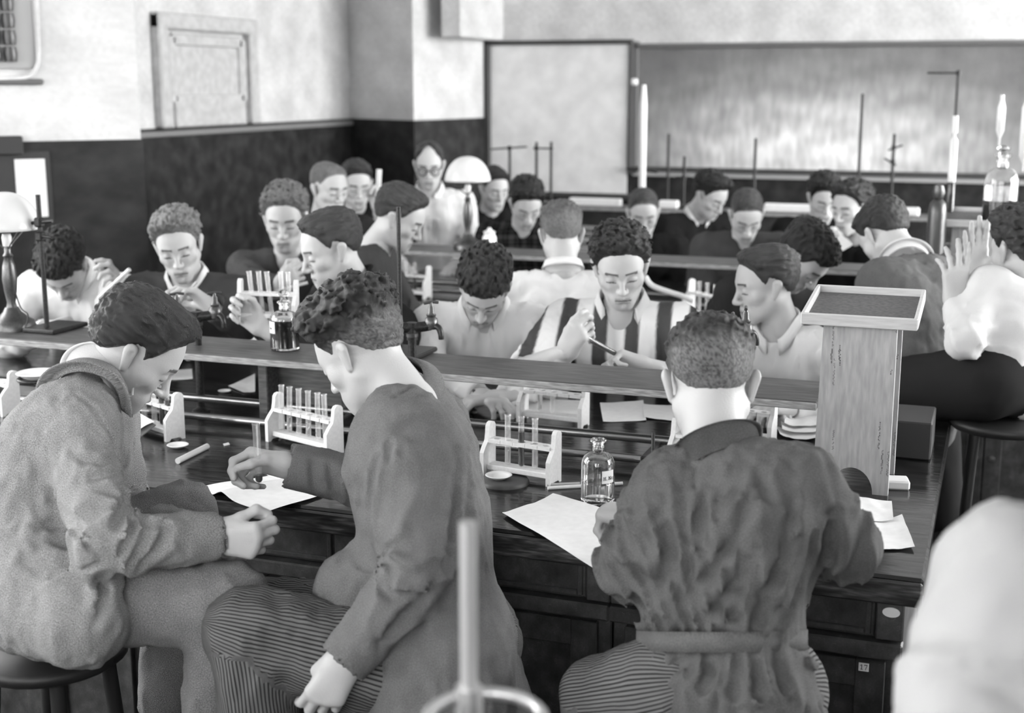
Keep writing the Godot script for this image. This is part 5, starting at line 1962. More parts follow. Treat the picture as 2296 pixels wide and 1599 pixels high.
# ---------------------------------------------------------------- who is there
func people() -> void:
	var J := joints
	# left foreground: light tweed jacket, hands together on the knee
	var a: Dictionary = J.F1
	var r1: Vector3 = (a.SR - a.SL).normalized()
	person("F1", "man in a light grey tweed jacket bowed over the bench, hands on his knee", {
		"lines": creases.F1, "top": "jacket", "tone": 0.62, "weave": "tweed", "trouser_tone": 0.46, "trousers": "tweed", "hair": "slick", "hair_tone": 0.022, "cell": 0.0062, "head_cell": 0.0032, "hair_cell": 0.0038, "hand_cell": 0.003,
		"handL": "fist", "handR": "fist", "leg_cell": 0.011, "loose": 0.022, "crumple": 0.006, "leg_crumple": 0.009, "under": 0.8,
		"skirt": [[a.pel - r1 * 0.06, a.pel + Vector3(0.10, 0.0, 0.0), 0.112, 0.105], [a.pel + r1 * 0.08, a.pel + r1 * 0.10 + Vector3(0.13, -0.02, 0.03), 0.112, 0.10]],
		"collars": [[0.063, 0.050, 0.022, 30, 0.82, -0.006, 0.0], [0.072, 0.026, 0.050, 40, 0.62, 0.050, 0.012, "tweed"]],
	})
	# middle foreground: dark jacket, striped trousers, holding up a test tube
	var b: Dictionary = J.F2
	var r2: Vector3 = (b.SR - b.SL).normalized()
	person("F2", "man in a dark jacket and striped trousers holding up a test tube, back turned", {
		"lines": creases.F2, "top": "jacket", "tone": 0.23, "weave": "worn", "trouser_tone": 0.17, "trousers": "striped", "hair": "tousled", "hair_tone": 0.03, "cell": 0.0062, "head_cell": 0.0032, "hair_cell": 0.0038, "hand_cell": 0.003,
		"handL": "relaxed", "handR": "pinch", "leg_cell": 0.011, "loose": 0.028, "crumple": 0.0055, "leg_crumple": 0.008,
		"skirt": [[b.pel - r2 * 0.08, b.pel - r2 * 0.10 + Vector3(0.02, -0.16, 0.02), 0.13, 0.15], [b.pel + r2 * 0.08, b.pel + r2 * 0.12 + Vector3(0.03, -0.18, 0.02), 0.13, 0.16], [b.pel, b.pel + Vector3(0.02, -0.2, 0.06), 0.13, 0.15], [b.pel + Vector3(0, 0.05, 0), Vector3(-1.124, 0.895, -2.206), 0.11, 0.085]],
		"collars": [[0.063, 0.034, 0.050, 45, 0.23, 0.020, 0.010, "worn"]],
	})
	# right foreground: belted smock
	var c: Dictionary = J.F3
	var r3: Vector3 = (c.SR - c.SL).normalized()
	var u3: Vector3 = (c.N - c.pel).normalized()
	var arms3: Variant = drape(0.006, c)
	var gather := func(p: Vector3) -> float:
		var d: Vector3 = p - (c.pel + u3 * 0.085)
		var v := d.dot(u3)
		var x := d.dot(r3)
		var env := smoothstep(-0.16, -0.02, v) * (1.0 - smoothstep(0.16, 0.40, v)) * (1.0 - smoothstep(0.20, 0.27, absf(x)))
		var w := x / (0.16 + 0.45 * absf(v)) + v * 0.5
		var s := sin(w * 19.0 + 1.5 * noise.get_noise_3d(p.x * 6.0, p.y * 3.0, p.z * 6.0))
		var n := noise.get_noise_3d(p.x * 11.0 - p.y * 5.0, p.y * 5.0, p.z * 11.0)
		return env * 0.0075 * (absf(s) * 1.6 - 0.9) + 0.003 * (0.32 - absf(n)) + 0.010 * exp(-pow(v / 0.018, 2.0)) + arms3.call(p)
	person("F3", "man in a dark belted smock bent over a white sheet, his back to the camera", {
		"lines": creases.F3, "top": "smock", "tone": 0.155, "weave": "worn", "trouser_tone": 0.17, "trousers": "striped", "hair": "faded", "hair_tone": 0.022, "cell": 0.0056, "head_cell": 0.0032, "hair_cell": 0.0038, "hand_cell": 0.003,
		"handL": "write", "handR": "relaxed", "leg_cell": 0.011, "loose": 0.016, "folds": gather, "wide": 1.04, "slim": 0.78, "ease": 0.016,
		"skirt": [[c.pel - r3 * 0.055, c.pel - r3 * 0.10 + Vector3(0, -0.16, 0.02), 0.115, 0.135], [c.pel + r3 * 0.055, c.pel + r3 * 0.10 + Vector3(0, -0.16, 0.02), 0.115, 0.135]],
		"collars": [[0.068, 0.030, 0.004, 10, 0.155, 0.016, 0.0, "worn"]],
	})
	belt(c, r3, u3)
	# a white coat very near the camera, at the right edge
	person("F4", "person in a white coat standing close to the camera at the right edge", {"top": "coat", "tone": 0.44, "trouser_tone": 0.05, "hair": "cropped", "handL": "relaxed", "handR": "relaxed", "cell": 0.012})
	# aisle at right
	person("F5", "standing person in grey overalls and a white collar bent forward behind the wooden stand", {"top": "overalls", "tone": 0.19, "weave": "worn", "hair": "swept", "hair_tone": 0.03, "collars": [[0.074, 0.036, 0.034, 25, 0.82, 0.0, 0.004]], "leg_cell": 0.02, "cell": 0.010, "crumple": 0.007})
	person("F6", "person in a white shirt and dark trousers raising both hands at the right edge", {"top": "shirt", "tone": 0.70, "trouser_tone": 0.025, "hair": "thick", "hair_tone": 0.03, "handL": "open", "handR": "flat", "loose": 0.03, "crumple": 0.005})
	# far side of the near bench, from the left
	person("M1", "man in a white shirt bowing his dark head behind the left lamp", {"top": "shirt", "tone": 0.82, "hair": "falling", "hair_tone": 0.016, "handL": "pinch", "collars": [[0.068, 0.032, 0.034, 20, 0.86, 0.0, 0.004]], "crumple": 0.009, "handR": "grip"})
	person("M2", "fair-haired man in a dark jacket and white shirt holding a pipette to his chin", {"top": "jacket", "tone": 0.07, "hair": "thick", "hair_tone": 0.20, "handL": "relaxed", "handR": "grip", "vee": 0.30, "vee_wide": 0.06, "under": 0.80, "collars": [[0.062, 0.032, 0.026, 14, 0.84, 0.0, 0.0]], "cell": 0.010, "head_cell": 0.0035})
	person("M3", "young man with parted dark hair in a dark tunic holding up a tube rack", {"top": "tunic", "tone": 0.040, "hair": "swept", "hair_tone": 0.035, "handL": "relaxed", "handR": "grip", "collars": [[0.064, 0.036, 0.004, 8, 0.025, 0.0, 0.0]], "cell": 0.010, "head_cell": 0.0035})
	person("M4", "man in an open white shirt with tousled dark hair bent low over the bench", {"top": "shirt", "tone": 0.82, "hair": "falling", "hair_tone": 0.022, "handL": "relaxed", "handR": "relaxed", "vee": 0.16, "skin_cell": 0.012, "crumple": 0.010, "collars": [[0.068, 0.030, 0.040, 30, 0.84, 0.0, 0.006]], "cell": 0.010, "head_cell": 0.0035})
	var m: Dictionary = J.M5
	var rm: Vector3 = (m.SR - m.SL).normalized()
	var stripe := func(p: Vector3) -> float:
		var x: float = (p - m.N).dot(rm)
		var s := absf(fposmod((x - 0.06) / 0.10 + 0.5, 1.0) - 0.5) * 0.10
		return lerpf(0.10, 1.0, smoothstep(0.020, 0.027, s))
	person("M5", "curly dark-haired man in a broadly striped shirt holding a test tube level", {"top": "shirt", "tone": 0.82, "hair": "curly", "hair_tone": 0.018, "bare": true, "sleeve": 0.92, "handL": "pinch", "handR": "pinch", "vee": 0.165, "vee_wide": 0.060, "skin_cell": 0.012, "paint": stripe, "cell": 0.006, "collars": [[0.068, 0.030, 0.050, 42, 0.84, 0.0, 0.010]], "head_cell": 0.0035, "crumple": 0.004, "wide": 1.05})
	person("M6", "man in a white shirt with receding dark hair turned in profile to the left", {"top": "shirt", "tone": 0.82, "hair": "swept", "hair_tone": 0.035, "handL": "relaxed", "handR": "relaxed", "collars": [[0.066, 0.032, 0.030, 16, 0.86, 0.0, 0.0]], "cell": 0.010, "head_cell": 0.0035, "vee": 0.05, "crumple": 0.009})
	# between the benches and round the middle bench
	person("T1", "fair curly-haired man in a dark open-necked sweater holding a rod before his chest", {"top": "sweater", "tone": 0.075, "hair": "curly", "hair_tone": 0.16, "handL": "relaxed", "handR": "fist", "vee": 0.17, "vee_wide": 0.062, "skin_cell": 0.013})
	person("T2", "man with cropped fair hair behind the curly-haired man, half turned to the right", {"top": "jacket", "tone": 0.025, "hair": "cropped", "hair_tone": 0.14})
	person("T3", "dark man partly hidden, raising a white strip in one hand", {"top": "jacket", "tone": 0.02, "hair": "swept", "hair_tone": 0.02, "handL": "pinch"})
	person("T4", "man in a dark jacket with slicked hair looking down to the right, in profile", {"top": "jacket", "tone": 0.06, "hair": "swept", "hair_tone": 0.04})
	person("W1", "man in a white shirt seen from behind, between the bowed man and the striped shirt", {"top": "shirt", "tone": 0.82, "hair": "faded", "hair_tone": 0.10, "collars": [[0.062, 0.034, 0.028, 12, 0.86, 0.0, 0.0]], "crumple": 0.010})
	var te := person("TE", "man in a white shirt and dark-rimmed spectacles sitting high behind the opal lamp", {"top": "shirt", "tone": 0.82, "hair": "receding", "hair_tone": 0.03, "collars": [[0.064, 0.032, 0.030, 24, 0.86, 0.0, 0.0]], "vee": 0.08, "crumple": 0.009})
	spectacles(te, J.TE)
	person("B1", "dark-haired man half hidden behind the opal lamp shade", {"top": "jacket", "tone": 0.02, "hair": "swept", "hair_tone": 0.015})
	person("B2", "dark-haired man in a checked shirt looking down right of the opal lamp", {"top": "shirt", "tone": 0.10, "weave": "plaid", "hair": "thick", "hair_tone": 0.014, "vee": 0.13, "skin_cell": 0.013})
	person("B3", "dark-haired man in a dark jacket and white collar behind the striped man", {"top": "jacket", "tone": 0.018, "hair": "cropped", "hair_tone": 0.016, "vee": 0.16, "under": 0.7})
	person("B4", "man with a thick dark crown of hair and white collar at the far bench", {"top": "jacket", "tone": 0.02, "hair": "thick", "hair_tone": 0.012, "collars": [[0.064, 0.034, 0.030, 20, 0.8, 0.0, 0.0]]})
	person("B5", "man in a grey jacket looking down, behind the man in profile", {"top": "jacket", "tone": 0.075, "hair": "cropped", "hair_tone": 0.018, "vee": 0.12, "under": 0.3})
	person("B6", "dark-haired dark-clothed man behind the one reading a paper", {"top": "jacket", "tone": 0.016, "hair": "thick", "hair_tone": 0.012})
	person("B7", "wavy dark-haired man in a dark jacket turned left with a paper in his hand", {"top": "jacket", "tone": 0.018, "hair": "curly", "hair_tone": 0.03, "handR": "pinch"})
	person("B8", "dark-clothed man bowing his head close behind the white-shirted profile", {"top": "jacket", "tone": 0.03, "hair": "falling", "hair_tone": 0.014})
	# what they hold
	var w: Vector3 = b.WR + b.DR * 0.17
	test_tube("test tube with a little dark liquid held up over the notebook", Transform3D(Basis(Vector3(0, 0, 1), 0.02), Vector3(-1.418, 1.042, -2.348)), 0.07, true)
	held_tube(m.WR + m.DR * 0.085 + Vector3(0.0, 0.0, 0.02), m.WL + m.DL * 0.09 + Vector3(0.0, 0.01, 0.01), "test tube with a dark streak held level before the striped shirt")
	glass_rod("pipette", "slim pipette slanting down from the fair-haired man's mouth", "pipette", Vector3(-2.499, 1.145, -3.66), Vector3(-2.452, 1.227, -3.72), 0.0045, mat("grey glass", 0.5, 0.2))
	glass_rod("stirring_rod", "pale rod held across by the curly fair-haired man", "rod", Vector3(-2.446, 1.124, -4.206), Vector3(-2.335, 1.157, -4.254), 0.006, mat("grey glass", 0.5, 0.2))
	glass_rod("white_strip", "white strip held by the half-hidden dark man", "strip", Vector3(-2.825, 1.458, -5.889), Vector3(-2.822, 1.321, -5.861), 0.013, paper_mat())
	sheet("white paper held out by the wavy-haired man at the middle bench", Vector3(-0.75, 1.207, -5.993), Vector3(-0.656, 1.218, -5.975), Vector3(-0.583, 1.171, -5.883), Vector3(-0.671, 1.137, -5.844), 0.01, "paper_sheet")
	glass_rod("test_tube", "test tube held slanting by the bowed man in white at far left", "test tube", Vector3(-2.929, 1.131, -3.84), Vector3(-2.797, 1.237, -3.84), 0.0075, mat("frosted glass", 0.62, 0.25))
	# blurred ring stand close to the camera
	var tip: Vector3 = Vector3(-0.465, 1.443, -1.152)
	var eye: Vector3 = Vector3(-0.436, 1.256, -1.122)
	var rs := thing("ring_stand", "blurred bright metal ring stand close to the camera at the bottom", "stand", Vector3(tip.x, 0.90, tip.z))
	var bright := mat("bright metal", 0.55, 0.32, {"metal": 0.7})
	obj("rod", tube([Vector3(0, 0, 0), Vector3(0, tip.y - 0.90, 0)], 0.0085, 16), bright, rs)
	obj("base", box(Vector3(0, 0.008, 0), Vector3(0.14, 0.016, 0.2), 0.004), iron_mat(), rs)
	var ring := []
	for k in 33:
		ring.append(Vector3(eye.x - tip.x + cos(TAU * k / 32.0) * 0.056, eye.y - 0.90, eye.z - tip.z + sin(TAU * k / 32.0) * 0.056))
	obj("ring", tube(ring, 0.0062, 12), bright, rs)
	obj("collar", lathe([Vector2(0, eye.y - 0.915), Vector2(0.014, eye.y - 0.915), Vector2(0.014, eye.y - 0.885), Vector2(0, eye.y - 0.885)], 20), bright, rs)
	var top := obj("worktop", box(Vector3(-0.6, 0.82, -0.62), Vector3(5.0, 0.04, 1.42), 0.006), bench_mat())
	tag(top, "worktop of the bench nearest the camera, below the picture", "worktop")
	for k in 3:
		cupboard(Vector3(-2.2 + 1.6 * k, 0, -0.62), 1.5, k, "dark cupboard under the bench nearest the camera, %s" % ["left", "middle", "right"][k], false, false)
	# stools
	var seats := {"F1": "man in light tweed", "F2": "man with striped trousers holding up a tube", "F3": "man in the belted smock", "F6": "person raising both hands", "M1": "bowed man in white at far left", "M2": "fair-haired man with the pipette", "M3": "young man holding the rack", "M4": "man in the open white shirt", "M5": "man in the striped shirt", "M6": "white-shirted man in profile", "T1": "curly fair-haired man in the sweater", "T2": "man with cropped fair hair", "T3": "half-hidden dark man", "TE": "man in spectacles", "B1": "man behind the lamp shade", "B4": "man at the far bench", "B6": "man behind the paper reader", "T4": "man with slicked hair", "W1": "white-shirted man seen from behind", "B2": "man in the checked shirt", "B3": "man with the white collar at the middle bench", "B5": "man in the grey jacket", "B7": "man holding a paper", "B8": "man bowing behind the profile"}
	for who: String in ["F1", "F2", "F3", "F6", "M1", "M2", "M3", "M4", "M5", "M6", "T1", "T2", "T3", "T4", "W1", "TE", "B1", "B2", "B3", "B4", "B5", "B6", "B7", "B8"]:
		var q: Dictionary = J[who]
		stool(Vector3(q.pel.x, 0, q.pel.z), q.pel.y - (0.135 if who in ["F1", "F2", "F3"] else 0.115), "dark round-seated stool under the %s" % seats[who])

func held_tube(a: Vector3, b: Vector3, label: String) -> void:
	var y := (a - b).normalized()
	var x := y.cross(Vector3(0, 0, 1)).normalized()
	test_tube(label, Transform3D(Basis(x, y, x.cross(y)), b), 0.8, true)

func belt(j: Dictionary, r: Vector3, u: Vector3) -> void:
	var o: Node3D = find_child("person_002", false, false)
	var st := st_new()
	var ring := []
	var fwd := r.cross(u).normalized()
	for k in 49:
		var a := TAU * k / 48.0
		ring.append([j.pel + u * 0.085 + r * cos(a) * 0.150 + fwd * sin(a) * 0.124, (r * cos(a) * 0.9 + fwd * sin(a)).normalized()])
	st.set_smooth_group(1)
	for k in 48:
		var p: Vector3 = ring[k][0]
		var q: Vector3 = ring[k + 1][0]
		var n: Vector3 = ring[k][1]
		var m: Vector3 = ring[k + 1][1]
		var h := u * 0.017
		quad(st, p + h + n * 0.004, q + h + m * 0.004, q - h + m * 0.004, p - h + n * 0.004)
		quad(st, p + h, q + h, q + h + m * 0.004, p + h + n * 0.004)
		quad(st, p - h + n * 0.004, q - h + m * 0.004, q - h, p - h)
		quad(st, p - h, q - h, q + h, p + h)
	var b := obj("belt", st, cloth_mat(0.18, "worn"), o)
	b.position = -o.position

func spectacles(o: Node3D, j: Dictionary) -> void:
	var t := Transform3D(turned(j.turn).scaled_local(Vector3.ONE * float(j.s) * 0.97), j.C)
	var st := st_new()
	for s in [-1.0, 1.0]:
		var c := []
		for k in 21:
			c.append(t * Vector3(s * 0.034 + cos(TAU * k / 20) * 0.023, -0.002 + sin(TAU * k / 20) * 0.020, 0.100))
		add_tube(st, c, 0.0028, 8)
		add_tube(st, [t * Vector3(s * 0.056, 0.004, 0.100), t * Vector3(s * 0.078, 0.012, 0.0)], 0.0022, 8)
	add_tube(st, [t * Vector3(-0.012, 0.002, 0.101), t * Vector3(0.012, 0.002, 0.101)], 0.0026, 8)
	var g := obj("spectacles", st, mat("dark horn", 0.015, 0.3), o)
	g.position = -o.position

# grooves in the cloth of the three nearest figures: width, depth, then points along each, in metres
var creases := {
	"F1": [
		[0.006, 0.008, Vector3(-1.615, 0.959, -1.911), Vector3(-1.607, 0.964, -1.919), Vector3(-1.589, 0.969, -1.932), Vector3(-1.575, 0.972, -1.94)],
		[0.006, 0.008, Vector3(-1.522, 0.996, -1.901), Vector3(-1.488, 1.009, -1.902), Vector3(-1.475, 1.012, -1.909)],
		[0.009, 0.01, Vector3(-1.51, 1.095, -2.027), Vector3(-1.49, 1.086, -1.98), Vector3(-1.477, 1.073, -1.946), Vector3(-1.474, 1.065, -1.933)],
		[0.009, 0.011, Vector3(-1.48, 1.078, -1.991), Vector3(-1.461, 1.066, -1.97), Vector3(-1.454, 1.051, -1.953), Vector3(-1.454, 1.035, -1.936), Vector3(-1.457, 1.02, -1.927), Vector3(-1.46, 1.011, -1.925)],
		[0.009, 0.011, Vector3(-1.463, 1.069, -2.01), Vector3(-1.445, 1.056, -1.989), Vector3(-1.439, 1.039, -1.974), Vector3(-1.442, 1.018, -1.959), Vector3(-1.45, 1.004, -1.946), Vector3(-1.455, 0.996, -1.941)],
		[0.009, 0.011, Vector3(-1.431, 1.057, -2.025), Vector3(-1.421, 1.043, -2.014), Vector3(-1.419, 1.028, -2.002), Vector3(-1.426, 1.011, -1.987), Vector3(-1.44, 0.994, -1.971), Vector3(-1.449, 0.986, -1.966)],
		[0.008, 0.01, Vector3(-1.683, 1.091, -2.021), Vector3(-1.675, 1.072, -2.025)],
		[0.008, 0.01, Vector3(-1.621, 1.076, -1.973), Vector3(-1.552, 1.063, -1.923), Vector3(-1.5, 1.042, -1.901), Vector3(-1.47, 1.017, -1.912), Vector3(-1.462, 1, -1.926)],
		[0.008, 0.008, Vector3(-1.47, 0.979, -1.935), Vector3(-1.485, 0.961, -1.957)],
		[0.008, 0.008, Vector3(-1.51, 0.936, -1.992), Vector3(-1.497, 0.921, -1.984), Vector3(-1.489, 0.898, -1.988)],
		[0.008, 0.008, Vector3(-1.555, 0.906, -2.09), Vector3(-1.56, 0.882, -2.114)],
		[0.009, 0.008, Vector3(-1.493, 0.986, -1.91), Vector3(-1.512, 0.944, -1.941), Vector3(-1.502, 0.919, -1.924), Vector3(-1.502, 0.891, -1.904)],
		[0.005, 0.006, Vector3(-1.687, 1.265, -2.119), Vector3(-1.65, 1.249, -2.107), Vector3(-1.62, 1.223, -2.103), Vector3(-1.597, 1.188, -2.104), Vector3(-1.575, 1.156, -2.094), Vector3(-1.567, 1.139, -2.092)],
		[0.009, 0.007, Vector3(-1.623, 1.175, -2.018), Vector3(-1.592, 1.164, -2.015), Vector3(-1.568, 1.158, -2.027), Vector3(-1.562, 1.151, -2.069)],
		[0.009, 0.007, Vector3(-1.575, 1.135, -1.984), Vector3(-1.557, 1.139, -2), Vector3(-1.547, 1.14, -2.022), Vector3(-1.546, 1.135, -2.055)],
		[0.01, 0.008, Vector3(-1.686, 1.031, -1.989), Vector3(-1.669, 1.031, -2.011), Vector3(-1.662, 1.03, -2.024)],
		[0.01, 0.008, Vector3(-1.586, 1.065, -1.945), Vector3(-1.557, 1.076, -1.934)],
	],
	"F2": [
		[0.011, 0.012, Vector3(-0.94, 1.173, -2.274), Vector3(-0.925, 1.103, -2.228), Vector3(-0.915, 1.043, -2.187), Vector3(-0.906, 0.996, -2.141)],
		[0.011, 0.012, Vector3(-0.905, 0.987, -2.094), Vector3(-0.931, 0.945, -2.064), Vector3(-0.965, 0.906, -2.038), Vector3(-0.982, 0.888, -2.023)],
		[0.01, 0.009, Vector3(-0.94, 1.162, -2.333), Vector3(-0.921, 1.113, -2.29), Vector3(-0.907, 1.07, -2.247), Vector3(-0.901, 1.029, -2.215)],
		[0.005, 0.006, Vector3(-1.067, 1.271, -2.276), Vector3(-1.06, 1.278, -2.298), Vector3(-1.058, 1.28, -2.335)],
		[0.005, 0.006, Vector3(-1.068, 1.274, -2.381), Vector3(-1.076, 1.271, -2.42)],
		[0.006, 0.008, Vector3(-1.063, 1.175, -2.185), Vector3(-1.07, 1.133, -2.174), Vector3(-1.075, 1.081, -2.17), Vector3(-1.077, 1.023, -2.167)],
		[0.006, 0.008, Vector3(-1.044, 1.202, -2.201), Vector3(-1.04, 1.18, -2.186), Vector3(-1.039, 1.169, -2.18)],
		[0.01, 0.007, Vector3(-1.011, 0.974, -2.056), Vector3(-0.964, 0.966, -2.046), Vector3(-0.928, 0.964, -2.063), Vector3(-0.901, 0.972, -2.102)],
		[0.01, 0.007, Vector3(-1.029, 1.226, -2.224), Vector3(-1.005, 1.237, -2.246), Vector3(-0.984, 1.237, -2.269), Vector3(-0.966, 1.225, -2.29)],
		[0.009, 0.007, Vector3(-1.014, 1.022, -2.101), Vector3(-0.989, 1.012, -2.073), Vector3(-0.977, 0.994, -2.056), Vector3(-0.976, 0.97, -2.046)],
		[0.012, 0.008, Vector3(-0.884, 0.975, -2.26), Vector3(-0.874, 0.932, -2.218), Vector3(-0.857, 0.893, -2.171), Vector3(-0.841, 0.851, -2.135)],
		[0.008, 0.007, Vector3(-1.317, 1.081, -2.395), Vector3(-1.311, 1.058, -2.389), Vector3(-1.31, 1.034, -2.393), Vector3(-1.313, 1.01, -2.407)],
		[0.008, 0.007, Vector3(-1.286, 1.079, -2.416), Vector3(-1.277, 1.056, -2.408), Vector3(-1.272, 1.032, -2.408), Vector3(-1.272, 1.006, -2.418)],
		[0.008, 0.007, Vector3(-1.148, 1.141, -2.219), Vector3(-1.133, 1.124, -2.202), Vector3(-1.13, 1.1, -2.203), Vector3(-1.131, 1.074, -2.211)],
	],
	"F3": [
		[0.01, 0.012, Vector3(-0.457, 0.991, -2.139), Vector3(-0.424, 1.037, -2.138), Vector3(-0.398, 1.077, -2.142), Vector3(-0.377, 1.113, -2.147), Vector3(-0.369, 1.158, -2.155), Vector3(-0.367, 1.178, -2.169)],
		[0.01, 0.012, Vector3(-0.428, 0.954, -2.128), Vector3(-0.389, 1.008, -2.126), Vector3(-0.362, 1.053, -2.133), Vector3(-0.343, 1.093, -2.143)],
		[0.009, 0.012, Vector3(-0.386, 0.948, -2.113), Vector3(-0.375, 0.987, -2.123), Vector3(-0.367, 1.033, -2.129), Vector3(-0.363, 1.083, -2.14), Vector3(-0.374, 1.125, -2.149), Vector3(-0.379, 1.146, -2.153)],
		[0.01, 0.012, Vector3(-0.34, 0.946, -2.112), Vector3(-0.333, 0.982, -2.129), Vector3(-0.323, 1.018, -2.138), Vector3(-0.31, 1.05, -2.151), Vector3(-0.291, 1.094, -2.165), Vector3(-0.282, 1.117, -2.171)],
		[0.01, 0.012, Vector3(-0.31, 0.946, -2.125), Vector3(-0.293, 0.978, -2.156), Vector3(-0.278, 1.014, -2.182), Vector3(-0.263, 1.056, -2.2), Vector3(-0.257, 1.105, -2.198), Vector3(-0.254, 1.128, -2.199)],
		[0.009, 0.01, Vector3(-0.437, 1.166, -2.184), Vector3(-0.446, 1.132, -2.174), Vector3(-0.446, 1.099, -2.165), Vector3(-0.436, 1.07, -2.152)],
		[0.009, 0.01, Vector3(-0.414, 1.183, -2.192), Vector3(-0.416, 1.149, -2.166), Vector3(-0.419, 1.13, -2.163)],
		[0.012, 0.014, Vector3(-0.521, 1.114, -2.174), Vector3(-0.502, 1.095, -2.168), Vector3(-0.494, 1.071, -2.162), Vector3(-0.497, 1.042, -2.155), Vector3(-0.51, 1.005, -2.153), Vector3(-0.517, 0.986, -2.155)],
		[0.012, 0.014, Vector3(-0.234, 1.138, -2.23), Vector3(-0.234, 1.104, -2.228), Vector3(-0.237, 1.063, -2.244), Vector3(-0.239, 1.041, -2.255)],
		[0.009, 0.009, Vector3(-0.349, 1.213, -2.203), Vector3(-0.333, 1.181, -2.177), Vector3(-0.324, 1.166, -2.164)],
		[0.009, 0.01, Vector3(-0.487, 0.869, -2.096), Vector3(-0.46, 0.89, -2.099), Vector3(-0.446, 0.901, -2.101)],
		[0.009, 0.012, Vector3(-0.359, 0.911, -2.088), Vector3(-0.357, 0.872, -2.068), Vector3(-0.357, 0.851, -2.062)],
		[0.009, 0.012, Vector3(-0.328, 0.913, -2.094), Vector3(-0.318, 0.875, -2.076), Vector3(-0.313, 0.855, -2.07)],
		[0.009, 0.012, Vector3(-0.4, 0.904, -2.089), Vector3(-0.411, 0.871, -2.075), Vector3(-0.417, 0.854, -2.07)],
		[0.009, 0.012, Vector3(-0.3, 0.919, -2.111), Vector3(-0.284, 0.884, -2.098), Vector3(-0.277, 0.866, -2.095)],
		[0.009, 0.01, Vector3(-0.293, 1.175, -2.192), Vector3(-0.292, 1.141, -2.166), Vector3(-0.297, 1.1, -2.161), Vector3(-0.305, 1.06, -2.154)],
	],
}

